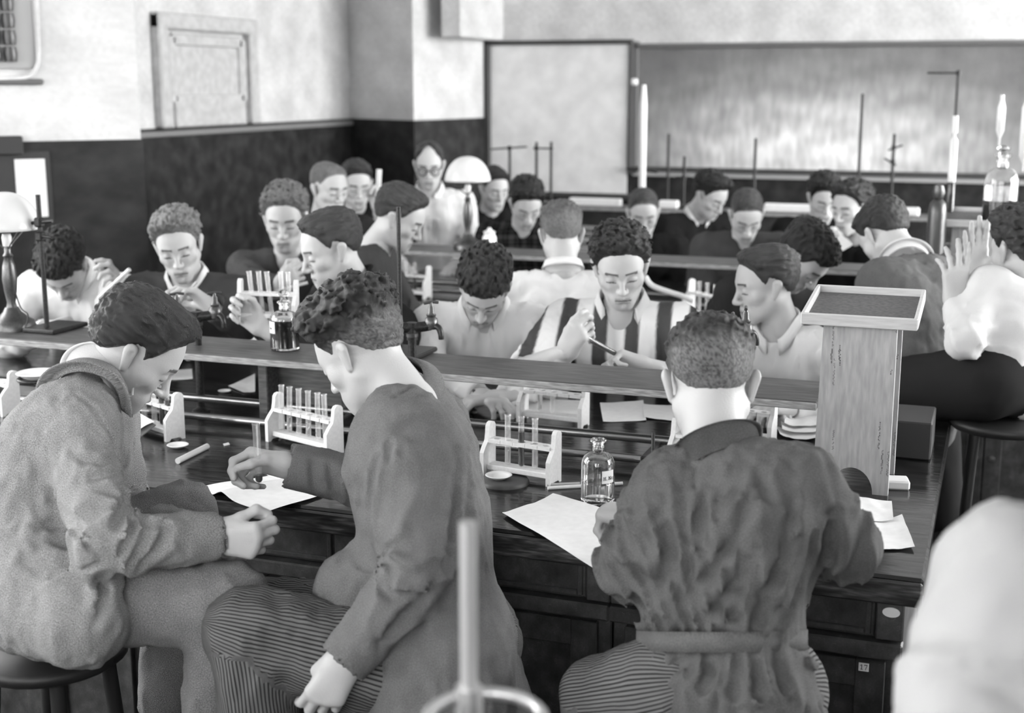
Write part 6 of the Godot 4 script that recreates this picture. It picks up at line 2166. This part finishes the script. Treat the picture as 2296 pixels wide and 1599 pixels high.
# where the joints of every figure are, in metres
var joints := {
	"F1": {"turn": Vector3(122,42,0), "s": 1, "C": Vector3(-1.711,1.299,-2.351), "N": Vector3(-1.758,1.235,-2.266), "SL": Vector3(-1.85,1.114,-2.423), "SR": Vector3(-1.676,1.174,-2.108), "mid": Vector3(-1.812,1.034,-2.159), "pel": Vector3(-1.76,0.876,-2.078), "EL": Vector3(-1.772,0.934,-2.358), "WL": Vector3(-1.474,0.933,-2.238), "DL": Vector3(0.953,-0.136,0.272), "PL": Vector3(-0.269,0.038,0.962), "ER": Vector3(-1.513,1.021,-1.961), "WR": Vector3(-1.393,0.999,-2.13), "DR": Vector3(0.995,-0.02,-0.099), "PR": Vector3(-0.099,0.002,-0.995), "HL": Vector3(-1.805,0.876,-2.156), "KL": Vector3(-1.631,0.929,-2.376), "AL": Vector3(-1.674,0.509,-2.351), "HR": Vector3(-1.715,0.876,-2), "KR": Vector3(-1.358,0.874,-2.116), "AR": Vector3(-1.401,0.454,-2.091), "ff": Vector3(0.682,-0.616,-0.394)},
	"F2": {"turn": Vector3(-98,34,0), "s": 1, "C": Vector3(-1.198,1.326,-2.402), "N": Vector3(-1.128,1.244,-2.421), "SL": Vector3(-1.034,1.18,-2.3), "SR": Vector3(-1.11,1.135,-2.588), "mid": Vector3(-1.027,1.003,-2.33), "pel": Vector3(-0.968,0.764,-2.256), "EL": Vector3(-0.964,0.971,-2.117), "WL": Vector3(-1.056,0.841,-2.023), "DL": Vector3(-0.462,-0.873,0.154), "PL": Vector3(-0.294,-0.013,-0.956), "ER": Vector3(-1.215,1.013,-2.502), "WR": Vector3(-1.375,1.066,-2.412), "DR": Vector3(-0.948,0.15,0.28), "PR": Vector3(0.128,-0.625,0.77), "HL": Vector3(-0.991,0.764,-2.169), "KL": Vector3(-1.273,0.847,-2.054), "AL": Vector3(-1.225,0.427,-2.041), "HR": Vector3(-0.945,0.764,-2.343), "KR": Vector3(-1.374,0.781,-2.253), "AR": Vector3(-1.326,0.361,-2.24), "ff": Vector3(-0.882,-0.407,-0.236)},
	"F3": {"turn": Vector3(198,30,0), "s": 1, "C": Vector3(-0.486,1.306,-2.418), "N": Vector3(-0.441,1.199,-2.325), "SL": Vector3(-0.517,1.124,-2.324), "SR": Vector3(-0.284,1.171,-2.289), "mid": Vector3(-0.419,1.006,-2.236), "pel": Vector3(-0.406,0.815,-2.189), "EL": Vector3(-0.585,1.007,-2.23), "WL": Vector3(-0.625,1.018,-2.457), "DL": Vector3(-0.921,-0.019,-0.388), "PL": Vector3(0.033,-0.999,-0.028), "ER": Vector3(-0.212,1.061,-2.313), "WR": Vector3(-0.282,0.972,-2.529), "DR": Vector3(-0.928,0,-0.371), "PR": Vector3(0,-1,0), "HL": Vector3(-0.494,0.815,-2.17), "KL": Vector3(-0.64,0.741,-2.239), "AL": Vector3(-0.63,0.321,-2.19), "HR": Vector3(-0.318,0.815,-2.208), "KR": Vector3(-0.373,0.625,-2.529), "AR": Vector3(-0.363,0.205,-2.48), "ff": Vector3(-0.195,-0.342,-0.919)},
	"F4": {"turn": Vector3(150,30,0), "s": 1, "C": Vector3(0.177,1.47,-1.522), "N": Vector3(0.131,1.353,-1.426), "SL": Vector3(0.035,1.359,-1.425), "SR": Vector3(0.226,1.405,-1.396), "mid": Vector3(0.137,1.139,-1.386), "pel": Vector3(0.15,0.92,-1.38), "EL": Vector3(-0.005,1.238,-1.341), "WL": Vector3(0.063,1.139,-1.496), "DL": Vector3(0.347,-0.505,-0.79), "PL": Vector3(-0.203,-0.863,0.462), "ER": Vector3(0.217,1.303,-1.37), "WR": Vector3(0.203,1.218,-1.564), "DR": Vector3(-0.066,-0.4,-0.914), "PR": Vector3(0.029,-0.916,0.399), "HL": Vector3(0.063,0.92,-1.403), "KL": Vector3(0.071,0.49,-1.432), "AL": Vector3(0.063,0.07,-1.403), "HR": Vector3(0.237,0.92,-1.357), "KR": Vector3(0.245,0.49,-1.386), "AR": Vector3(0.237,0.07,-1.357), "ff": Vector3(0.212,-0.574,-0.791)},
	"F5": {"turn": Vector3(228,45,0), "s": 1, "C": Vector3(-0.364,1.348,-4.752), "N": Vector3(-0.279,1.263,-4.602), "SL": Vector3(-0.352,1.226,-4.439), "SR": Vector3(-0.151,1.226,-4.726), "mid": Vector3(-0.232,1.095,-4.437), "pel": Vector3(-0.212,0.915,-4.301), "EL": Vector3(-0.409,0.966,-4.542), "WL": Vector3(-0.435,1.076,-4.776), "DL": Vector3(-0.101,0.423,-0.9), "PL": Vector3(-0.047,-0.906,-0.42), "ER": Vector3(-0.089,0.999,-4.887), "WR": Vector3(-0.258,1.146,-5.019), "DR": Vector3(-0.651,0.565,-0.507), "PR": Vector3(-0.446,-0.825,-0.347), "HL": Vector3(-0.264,0.915,-4.227), "KL": Vector3(-0.288,0.485,-4.244), "AL": Vector3(-0.264,0.065,-4.227), "HR": Vector3(-0.16,0.915,-4.375), "KR": Vector3(-0.185,0.485,-4.392), "AR": Vector3(-0.16,0.065,-4.375), "ff": Vector3(-0.609,-0.669,-0.426)},
	"F6": {"turn": Vector3(-140,5,0), "s": 1, "C": Vector3(0.07,1.381,-4.157), "N": Vector3(0.104,1.23,-4.12), "SL": Vector3(-0.018,1.293,-4.052), "SR": Vector3(0.23,1.181,-4.255), "mid": Vector3(0.093,1.13,-4.056), "pel": Vector3(0.055,1.029,-4.021), "EL": Vector3(-0.065,1.16,-3.865), "WL": Vector3(-0.102,1.243,-4.01), "DL": Vector3(-0.05,0.994,-0.099), "PL": Vector3(-0.284,-0.109,-0.953), "ER": Vector3(0.014,1.156,-4.305), "WR": Vector3(-0.052,1.273,-4.328), "DR": Vector3(-0.099,0.99,-0.099), "PR": Vector3(0.186,0.116,0.976), "HL": Vector3(-0.003,1.029,-3.952), "KL": Vector3(-0.361,0.925,-4.174), "AL": Vector3(-0.315,0.505,-4.136), "HR": Vector3(0.113,1.029,-4.09), "KR": Vector3(-0.168,0.925,-4.404), "AR": Vector3(-0.122,0.505,-4.366), "ff": Vector3(-0.749,-0.208,-0.629)},
	"M1": {"turn": Vector3(22,55,0), "s": 1, "C": Vector3(-3.144,1.216,-3.93), "N": Vector3(-3.184,1.158,-4.038), "SL": Vector3(-3.006,1.115,-4.096), "SR": Vector3(-3.371,1.115,-4.032), "mid": Vector3(-3.209,0.929,-4.178), "pel": Vector3(-3.214,0.701,-4.21), "EL": Vector3(-2.809,0.936,-3.995), "WL": Vector3(-2.95,1.133,-3.9), "DL": Vector3(0.591,0.806,0), "PL": Vector3(-0.45,0.33,0.83), "ER": Vector3(-3.31,0.938,-3.817), "WR": Vector3(-3.077,1.031,-3.75), "DR": Vector3(0.897,0.359,0.258), "PR": Vector3(0.345,-0.934,0.099), "HL": Vector3(-3.126,0.701,-4.226), "KL": Vector3(-2.994,0.597,-3.825), "AL": Vector3(-3.005,0.177,-3.884), "HR": Vector3(-3.303,0.701,-4.194), "KR": Vector3(-3.29,0.597,-3.773), "AR": Vector3(-3.3,0.177,-3.832), "ff": Vector3(0.147,-0.53,0.835)},
	"M2": {"turn": Vector3(28,18,8), "s": 1, "C": Vector3(-2.69,1.306,-3.98), "N": Vector3(-2.71,1.169,-4.055), "SL": Vector3(-2.534,1.121,-4.115), "SR": Vector3(-2.893,1.121,-4.025), "mid": Vector3(-2.73,0.912,-4.136), "pel": Vector3(-2.738,0.684,-4.168), "EL": Vector3(-2.344,1.007,-3.936), "WL": Vector3(-2.389,1.145,-3.72), "DL": Vector3(-0.692,0.634,0.346), "PL": Vector3(-0.307,-0.692,0.654), "ER": Vector3(-2.703,1.074,-3.818), "WR": Vector3(-2.501,1.065,-3.655), "DR": Vector3(0.778,-0.032,0.628), "PR": Vector3(-0.025,-0.999,-0.02), "HL": Vector3(-2.65,0.684,-4.189), "KL": Vector3(-2.491,0.58,-3.799), "AL": Vector3(-2.506,0.16,-3.857), "HR": Vector3(-2.825,0.684,-4.146), "KR": Vector3(-2.782,0.58,-3.727), "AR": Vector3(-2.797,0.16,-3.785), "ff": Vector3(0.23,-0.309,0.923)},
	"M3": {"turn": Vector3(-45,18,0), "s": 1, "C": Vector3(-1.998,1.342,-3.8), "N": Vector3(-1.936,1.202,-3.859), "SL": Vector3(-1.8,1.157,-3.731), "SR": Vector3(-2.038,1.157,-4.015), "mid": Vector3(-1.845,0.96,-3.935), "pel": Vector3(-1.821,0.732,-3.956), "EL": Vector3(-1.858,0.932,-3.566), "WL": Vector3(-2.047,1.103,-3.62), "DL": Vector3(-0.943,-0.105,0.314), "PL": Vector3(0.099,-0.994,-0.033), "ER": Vector3(-2.17,1.044,-3.789), "WR": Vector3(-2.108,1.125,-3.55), "DR": Vector3(-0.787,0.605,0.121), "PR": Vector3(0.342,0.264,0.902), "HL": Vector3(-1.763,0.732,-3.887), "KL": Vector3(-2.044,0.628,-3.572), "AL": Vector3(-1.998,0.208,-3.611), "HR": Vector3(-1.878,0.732,-4.025), "KR": Vector3(-2.237,0.628,-3.802), "AR": Vector3(-2.191,0.208,-3.841), "ff": Vector3(-0.689,-0.438,0.578)},
	"M4": {"turn": Vector3(14,46,-8), "s": 1, "C": Vector3(-1.522,1.224,-3.92), "N": Vector3(-1.563,1.136,-4.025), "SL": Vector3(-1.388,1.091,-4.091), "SR": Vector3(-1.747,1.091,-4.002), "mid": Vector3(-1.591,0.894,-4.14), "pel": Vector3(-1.599,0.666,-4.171), "EL": Vector3(-1.267,0.962,-3.868), "WL": Vector3(-1.359,0.95,-3.625), "DL": Vector3(-0.87,-0.097,0.483), "PL": Vector3(0.085,-0.995,-0.047), "ER": Vector3(-1.644,0.955,-3.774), "WR": Vector3(-1.426,0.95,-3.632), "DR": Vector3(0.87,-0.097,0.483), "PR": Vector3(-0.085,-0.995,-0.047), "HL": Vector3(-1.512,0.666,-4.193), "KL": Vector3(-1.352,0.562,-3.802), "AL": Vector3(-1.367,0.142,-3.861), "HR": Vector3(-1.686,0.666,-4.149), "KR": Vector3(-1.644,0.562,-3.73), "AR": Vector3(-1.658,0.142,-3.788), "ff": Vector3(0.217,-0.438,0.872)},
	"M5": {"turn": Vector3(18,22,4), "s": 1, "C": Vector3(-1.09,1.304,-3.98), "N": Vector3(-1.105,1.169,-4.055), "SL": Vector3(-0.918,1.12,-4.092), "SR": Vector3(-1.295,1.12,-4.039), "mid": Vector3(-1.113,0.905,-4.111), "pel": Vector3(-1.116,0.676,-4.132), "EL": Vector3(-0.782,0.969,-3.893), "WL": Vector3(-0.931,1.058,-3.7), "DL": Vector3(-0.958,0.266,0.106), "PL": Vector3(-0.089,-0.629,0.772), "ER": Vector3(-1.328,1.002,-3.782), "WR": Vector3(-1.15,1.1,-3.62), "DR": Vector3(0.484,0.83,0.277), "PR": Vector3(0.309,0.134,-0.942), "HL": Vector3(-1.027,0.676,-4.145), "KL": Vector3(-0.909,0.572,-3.74), "AL": Vector3(-0.918,0.152,-3.8), "HR": Vector3(-1.205,0.676,-4.12), "KR": Vector3(-1.206,0.572,-3.698), "AR": Vector3(-1.215,0.152,-3.758), "ff": Vector3(0.136,-0.208,0.969)},
	"M6": {"turn": Vector3(-62,10,0), "s": 1, "C": Vector3(-0.682,1.233,-4.22), "N": Vector3(-0.638,1.087,-4.257), "SL": Vector3(-0.448,1.039,-4.238), "SR": Vector3(-0.823,1.039,-4.304), "mid": Vector3(-0.625,0.827,-4.33), "pel": Vector3(-0.62,0.599,-4.359), "EL": Vector3(-0.377,0.921,-3.988), "WL": Vector3(-0.529,0.95,-3.779), "DL": Vector3(-0.585,0.111,0.804), "PL": Vector3(-0.065,-0.994,0.089), "ER": Vector3(-0.78,0.937,-4.041), "WR": Vector3(-0.627,0.95,-3.831), "DR": Vector3(0.588,0.051,0.807), "PR": Vector3(0.03,-0.999,0.041), "HL": Vector3(-0.531,0.599,-4.343), "KL": Vector3(-0.545,0.495,-3.922), "AL": Vector3(-0.534,0.075,-3.981), "HR": Vector3(-0.709,0.599,-4.374), "KR": Vector3(-0.84,0.495,-3.974), "AR": Vector3(-0.83,0.075,-4.033), "ff": Vector3(-0.167,-0.276,0.947)},
	"T1": {"turn": Vector3(22,16,0), "s": 1.06, "C": Vector3(-2.72,1.324,-4.78), "N": Vector3(-2.747,1.174,-4.847), "SL": Vector3(-2.569,1.122,-4.93), "SR": Vector3(-2.933,1.122,-4.783), "mid": Vector3(-2.769,0.894,-4.902), "pel": Vector3(-2.778,0.651,-4.923), "EL": Vector3(-2.462,1.062,-4.655), "WL": Vector3(-2.384,1.056,-4.39), "DL": Vector3(0.283,-0.02,0.959), "PL": Vector3(-0.006,-1,-0.019), "ER": Vector3(-2.731,1.093,-4.561), "WR": Vector3(-2.524,1.112,-4.38), "DR": Vector3(0.742,0.636,0.212), "PR": Vector3(0.161,0.138,-0.977), "HL": Vector3(-2.689,0.651,-4.959), "KL": Vector3(-2.468,0.541,-4.571), "AL": Vector3(-2.491,0.096,-4.627), "HR": Vector3(-2.866,0.651,-4.887), "KR": Vector3(-2.756,0.541,-4.455), "AR": Vector3(-2.779,0.096,-4.51), "ff": Vector3(0.366,-0.208,0.907)},
	"T2": {"turn": Vector3(62,10,0), "s": 1, "C": Vector3(-2.927,1.382,-5.564), "N": Vector3(-2.975,1.235,-5.593), "SL": Vector3(-2.838,1.185,-5.719), "SR": Vector3(-3.122,1.185,-5.481), "mid": Vector3(-3.005,0.969,-5.629), "pel": Vector3(-3.016,0.739,-5.643), "EL": Vector3(-2.734,0.926,-5.662), "WL": Vector3(-2.652,0.885,-5.419), "DL": Vector3(0.315,-0.158,0.936), "PL": Vector3(-0.05,-0.987,-0.15), "ER": Vector3(-3.084,0.926,-5.368), "WR": Vector3(-2.859,0.885,-5.245), "DR": Vector3(0.867,-0.158,0.473), "PR": Vector3(-0.139,-0.987,-0.076), "HL": Vector3(-2.947,0.739,-5.701), "KL": Vector3(-2.633,0.635,-5.42), "AL": Vector3(-2.672,0.215,-5.466), "HR": Vector3(-3.085,0.739,-5.585), "KR": Vector3(-2.863,0.635,-5.227), "AR": Vector3(-2.902,0.215,-5.273), "ff": Vector3(0.633,-0.174,0.754)},
	"T3": {"turn": Vector3(35,15,0), "s": 1, "C": Vector3(-3.148,1.347,-6.291), "N": Vector3(-3.187,1.205,-6.348), "SL": Vector3(-3.033,1.157,-6.452), "SR": Vector3(-3.353,1.157,-6.267), "mid": Vector3(-3.222,0.944,-6.409), "pel": Vector3(-3.235,0.716,-6.432), "EL": Vector3(-2.831,1.131,-6.253), "WL": Vector3(-2.903,1.25,-6.033), "DL": Vector3(0.1,0.995,0), "PL": Vector3(0,0,1), "ER": Vector3(-3.336,0.898,-6.149), "WR": Vector3(-3.135,0.857,-5.989), "DR": Vector3(0.772,-0.158,0.616), "PR": Vector3(-0.124,-0.987,-0.099), "HL": Vector3(-3.157,0.716,-6.477), "KL": Vector3(-2.897,0.612,-6.146), "AL": Vector3(-2.927,0.192,-6.198), "HR": Vector3(-3.313,0.716,-6.387), "KR": Vector3(-3.156,0.612,-5.996), "AR": Vector3(-3.186,0.192,-6.048), "ff": Vector3(0.483,-0.259,0.837)},
	"T4": {"turn": Vector3(100,28,0), "s": 1, "C": Vector3(-2.17,1.354,-4.693), "N": Vector3(-2.26,1.228,-4.674), "SL": Vector3(-2.334,1.181,-4.845), "SR": Vector3(-2.219,1.181,-4.493), "mid": Vector3(-2.348,0.974,-4.646), "pel": Vector3(-2.382,0.747,-4.635), "EL": Vector3(-2.242,0.922,-4.921), "WL": Vector3(-1.985,0.881,-4.906), "DL": Vector3(0.986,-0.158,0.059), "PL": Vector3(-0.158,-0.987,-0.009), "ER": Vector3(-2.1,0.922,-4.486), "WR": Vector3(-1.902,0.881,-4.649), "DR": Vector3(0.763,-0.158,-0.627), "PR": Vector3(-0.122,-0.987,0.1), "HL": Vector3(-2.41,0.747,-4.72), "KL": Vector3(-2.032,0.643,-4.906), "AL": Vector3(-2.089,0.223,-4.888), "HR": Vector3(-2.354,0.747,-4.549), "KR": Vector3(-1.939,0.643,-4.621), "AR": Vector3(-1.996,0.223,-4.603), "ff": Vector3(0.894,-0.342,-0.29)},
	"W1": {"turn": Vector3(205,20,0), "s": 1, "C": Vector3(-1.534,1.303,-4.751), "N": Vector3(-1.502,1.166,-4.68), "SL": Vector3(-1.667,1.118,-4.606), "SR": Vector3(-1.329,1.118,-4.729), "mid": Vector3(-1.477,0.907,-4.61), "pel": Vector3(-1.467,0.679,-4.583), "EL": Vector3(-1.746,0.86,-4.695), "WL": Vector3(-1.74,0.818,-4.952), "DL": Vector3(0.024,-0.158,-0.987), "PL": Vector3(-0.004,-0.987,0.158), "ER": Vector3(-1.326,0.86,-4.848), "WR": Vector3(-1.495,0.818,-5.041), "DR": Vector3(-0.653,-0.158,-0.741), "PR": Vector3(0.105,-0.987,0.119), "HL": Vector3(-1.552,0.679,-4.552), "KL": Vector3(-1.751,0.575,-4.924), "AL": Vector3(-1.73,0.155,-4.868), "HR": Vector3(-1.383,0.679,-4.614), "KR": Vector3(-1.469,0.575,-5.027), "AR": Vector3(-1.448,0.155,-4.97), "ff": Vector3(-0.329,-0.276,-0.903)},
	"TE": {"turn": Vector3(22,14,0), "s": 1, "C": Vector3(-2.881,1.433,-6.62), "N": Vector3(-2.903,1.289,-6.675), "SL": Vector3(-2.729,1.239,-6.751), "SR": Vector3(-3.081,1.239,-6.608), "mid": Vector3(-2.914,1.02,-6.701), "pel": Vector3(-2.918,0.79,-6.711), "EL": Vector3(-2.647,0.98,-6.664), "WL": Vector3(-2.644,0.939,-6.408), "DL": Vector3(0.01,-0.158,0.987), "PL": Vector3(-0.002,-0.987,-0.158), "ER": Vector3(-3.08,0.98,-6.489), "WR": Vector3(-2.904,0.939,-6.303), "DR": Vector3(0.678,-0.158,0.717), "PR": Vector3(-0.109,-0.987,-0.115), "HL": Vector3(-2.834,0.79,-6.745), "KL": Vector3(-2.622,0.686,-6.38), "AL": Vector3(-2.645,0.266,-6.436), "HR": Vector3(-3.001,0.79,-6.677), "KR": Vector3(-2.901,0.686,-6.268), "AR": Vector3(-2.923,0.266,-6.324), "ff": Vector3(0.373,-0.105,0.922)},
	"B1": {"turn": Vector3(45,15,0), "s": 1, "C": Vector3(-2.729,1.27,-7.2), "N": Vector3(-2.774,1.127,-7.249), "SL": Vector3(-2.618,1.078,-7.35), "SR": Vector3(-2.939,1.078,-7.165), "mid": Vector3(-2.802,0.863,-7.297), "pel": Vector3(-2.812,0.634,-7.316), "EL": Vector3(-2.525,0.82,-7.276), "WL": Vector3(-2.487,0.778,-7.022), "DL": Vector3(0.148,-0.158,0.976), "PL": Vector3(-0.024,-0.987,-0.157), "ER": Vector3(-2.921,0.82,-7.047), "WR": Vector3(-2.721,0.778,-6.887), "DR": Vector3(0.772,-0.158,0.616), "PR": Vector3(-0.124,-0.987,-0.099), "HL": Vector3(-2.734,0.634,-7.361), "KL": Vector3(-2.474,0.53,-7.03), "AL": Vector3(-2.504,0.11,-7.082), "HR": Vector3(-2.89,0.634,-7.271), "KR": Vector3(-2.734,0.53,-6.88), "AR": Vector3(-2.764,0.11,-6.932), "ff": Vector3(0.489,-0.208,0.847)},
	"B2": {"turn": Vector3(30,34,0), "s": 1, "C": Vector3(-2.235,1.27,-6.35), "N": Vector3(-2.282,1.153,-6.439), "SL": Vector3(-2.115,1.107,-6.52), "SR": Vector3(-2.463,1.107,-6.394), "mid": Vector3(-2.317,0.903,-6.534), "pel": Vector3(-2.331,0.676,-6.572), "EL": Vector3(-2.036,0.848,-6.431), "WL": Vector3(-2.042,0.807,-6.174), "DL": Vector3(-0.024,-0.158,0.987), "PL": Vector3(0.004,-0.987,-0.158), "ER": Vector3(-2.466,0.848,-6.274), "WR": Vector3(-2.296,0.807,-6.082), "DR": Vector3(0.653,-0.158,0.741), "PR": Vector3(-0.105,-0.987,-0.119), "HL": Vector3(-2.246,0.676,-6.602), "KL": Vector3(-2.047,0.572,-6.231), "AL": Vector3(-2.067,0.152,-6.287), "HR": Vector3(-2.415,0.676,-6.541), "KR": Vector3(-2.329,0.572,-6.128), "AR": Vector3(-2.349,0.152,-6.185), "ff": Vector3(0.317,-0.375,0.871)},
	"B3": {"turn": Vector3(20,20,0), "s": 1, "C": Vector3(-1.696,1.216,-6.6), "N": Vector3(-1.721,1.078,-6.669), "SL": Vector3(-1.551,1.03,-6.742), "SR": Vector3(-1.899,1.03,-6.616), "mid": Vector3(-1.74,0.814,-6.722), "pel": Vector3(-1.748,0.585,-6.742), "EL": Vector3(-1.472,0.771,-6.653), "WL": Vector3(-1.478,0.73,-6.396), "DL": Vector3(-0.024,-0.158,0.987), "PL": Vector3(0.004,-0.987,-0.158), "ER": Vector3(-1.902,0.771,-6.497), "WR": Vector3(-1.732,0.73,-6.304), "DR": Vector3(0.653,-0.158,0.741), "PR": Vector3(-0.105,-0.987,-0.119), "HL": Vector3(-1.663,0.585,-6.773), "KL": Vector3(-1.464,0.481,-6.402), "AL": Vector3(-1.485,0.061,-6.458), "HR": Vector3(-1.832,0.585,-6.712), "KR": Vector3(-1.746,0.481,-6.299), "AR": Vector3(-1.767,0.061,-6.355), "ff": Vector3(0.335,-0.208,0.919)},
	"B4": {"turn": Vector3(60,30,0), "s": 1, "C": Vector3(-1.46,1.274,-7.106), "N": Vector3(-1.538,1.151,-7.158), "SL": Vector3(-1.407,1.104,-7.29), "SR": Vector3(-1.691,1.104,-7.053), "mid": Vector3(-1.597,0.897,-7.229), "pel": Vector3(-1.62,0.67,-7.257), "EL": Vector3(-1.302,0.845,-7.233), "WL": Vector3(-1.22,0.804,-6.99), "DL": Vector3(0.315,-0.158,0.936), "PL": Vector3(-0.05,-0.987,-0.15), "ER": Vector3(-1.653,0.845,-6.939), "WR": Vector3(-1.427,0.804,-6.817), "DR": Vector3(0.867,-0.158,0.473), "PR": Vector3(-0.139,-0.987,-0.076), "HL": Vector3(-1.551,0.67,-7.315), "KL": Vector3(-1.237,0.566,-7.034), "AL": Vector3(-1.276,0.146,-7.079), "HR": Vector3(-1.689,0.67,-7.199), "KR": Vector3(-1.467,0.566,-6.841), "AR": Vector3(-1.506,0.146,-6.887), "ff": Vector3(0.604,-0.342,0.72)},
	"B5": {"turn": Vector3(18,34,0), "s": 1, "C": Vector3(-1.136,1.242,-6.4), "N": Vector3(-1.166,1.125,-6.497), "SL": Vector3(-0.992,1.079,-6.563), "SR": Vector3(-1.35,1.079,-6.467), "mid": Vector3(-1.192,0.875,-6.594), "pel": Vector3(-1.203,0.648,-6.633), "EL": Vector3(-0.922,0.82,-6.467), "WL": Vector3(-0.95,0.779,-6.212), "DL": Vector3(-0.11,-0.158,0.981), "PL": Vector3(0.018,-0.987,-0.157), "ER": Vector3(-1.363,0.82,-6.348), "WR": Vector3(-1.211,0.779,-6.142), "DR": Vector3(0.586,-0.158,0.795), "PR": Vector3(-0.094,-0.987,-0.127), "HL": Vector3(-1.116,0.648,-6.656), "KL": Vector3(-0.95,0.544,-6.268), "AL": Vector3(-0.965,0.124,-6.326), "HR": Vector3(-1.29,0.648,-6.609), "KR": Vector3(-1.24,0.544,-6.191), "AR": Vector3(-1.255,0.124,-6.249), "ff": Vector3(0.24,-0.375,0.896)},
	"B6": {"turn": Vector3(20,25,0), "s": 1, "C": Vector3(-0.861,1.279,-7.108), "N": Vector3(-0.89,1.148,-7.187), "SL": Vector3(-0.72,1.1,-7.262), "SR": Vector3(-1.068,1.1,-7.136), "mid": Vector3(-0.914,0.887,-7.252), "pel": Vector3(-0.923,0.659,-7.278), "EL": Vector3(-0.641,0.841,-7.173), "WL": Vector3(-0.647,0.8,-6.916), "DL": Vector3(-0.024,-0.158,0.987), "PL": Vector3(0.004,-0.987,-0.158), "ER": Vector3(-1.071,0.841,-7.016), "WR": Vector3(-0.901,0.8,-6.824), "DR": Vector3(0.653,-0.158,0.741), "PR": Vector3(-0.105,-0.987,-0.119), "HL": Vector3(-0.838,0.659,-7.308), "KL": Vector3(-0.639,0.555,-6.937), "AL": Vector3(-0.66,0.135,-6.993), "HR": Vector3(-1.007,0.659,-7.247), "KR": Vector3(-0.921,0.555,-6.834), "AR": Vector3(-0.942,0.135,-6.891), "ff": Vector3(0.33,-0.259,0.908)},
	"B7": {"turn": Vector3(-30,8,0), "s": 1, "C": Vector3(-0.653,1.287,-6.42), "N": Vector3(-0.629,1.139,-6.471), "SL": Vector3(-0.445,1.09,-6.451), "SR": Vector3(-0.809,1.09,-6.515), "mid": Vector3(-0.618,0.877,-6.535), "pel": Vector3(-0.613,0.648,-6.56), "EL": Vector3(-0.421,0.831,-6.334), "WL": Vector3(-0.555,0.79,-6.115), "DL": Vector3(-0.514,-0.158,0.843), "PL": Vector3(0.082,-0.987,-0.135), "ER": Vector3(-0.879,1.088,-6.239), "WR": Vector3(-0.741,1.198,-6.048), "DR": Vector3(0.531,0.424,0.733), "PR": Vector3(0.249,-0.906,0.343), "HL": Vector3(-0.525,0.648,-6.544), "KL": Vector3(-0.538,0.544,-6.123), "AL": Vector3(-0.527,0.124,-6.182), "HR": Vector3(-0.702,0.648,-6.576), "KR": Vector3(-0.833,0.544,-6.175), "AR": Vector3(-0.823,0.124,-6.234), "ff": Vector3(-0.168,-0.242,0.956)},
	"B8": {"turn": Vector3(70,50,0), "s": 1, "C": Vector3(-0.646,1.254,-4.792), "N": Vector3(-0.76,1.165,-4.839), "SL": Vector3(-0.689,1.122,-5.011), "SR": Vector3(-0.874,1.122,-4.691), "mid": Vector3(-0.877,0.931,-4.906), "pel": Vector3(-0.923,0.708,-4.933), "EL": Vector3(-0.571,0.863,-4.994), "WL": Vector3(-0.411,0.822,-4.793), "DL": Vector3(0.616,-0.158,0.772), "PL": Vector3(-0.099,-0.987,-0.124), "ER": Vector3(-0.8,0.863,-4.598), "WR": Vector3(-0.546,0.822,-4.559), "DR": Vector3(0.976,-0.158,0.148), "PR": Vector3(-0.157,-0.987,-0.024), "HL": Vector3(-0.878,0.708,-5.011), "KL": Vector3(-0.487,0.604,-4.854), "AL": Vector3(-0.539,0.184,-4.884), "HR": Vector3(-0.968,0.708,-4.855), "KR": Vector3(-0.637,0.604,-4.594), "AR": Vector3(-0.689,0.184,-4.624), "ff": Vector3(0.75,-0.5,0.433)},
}
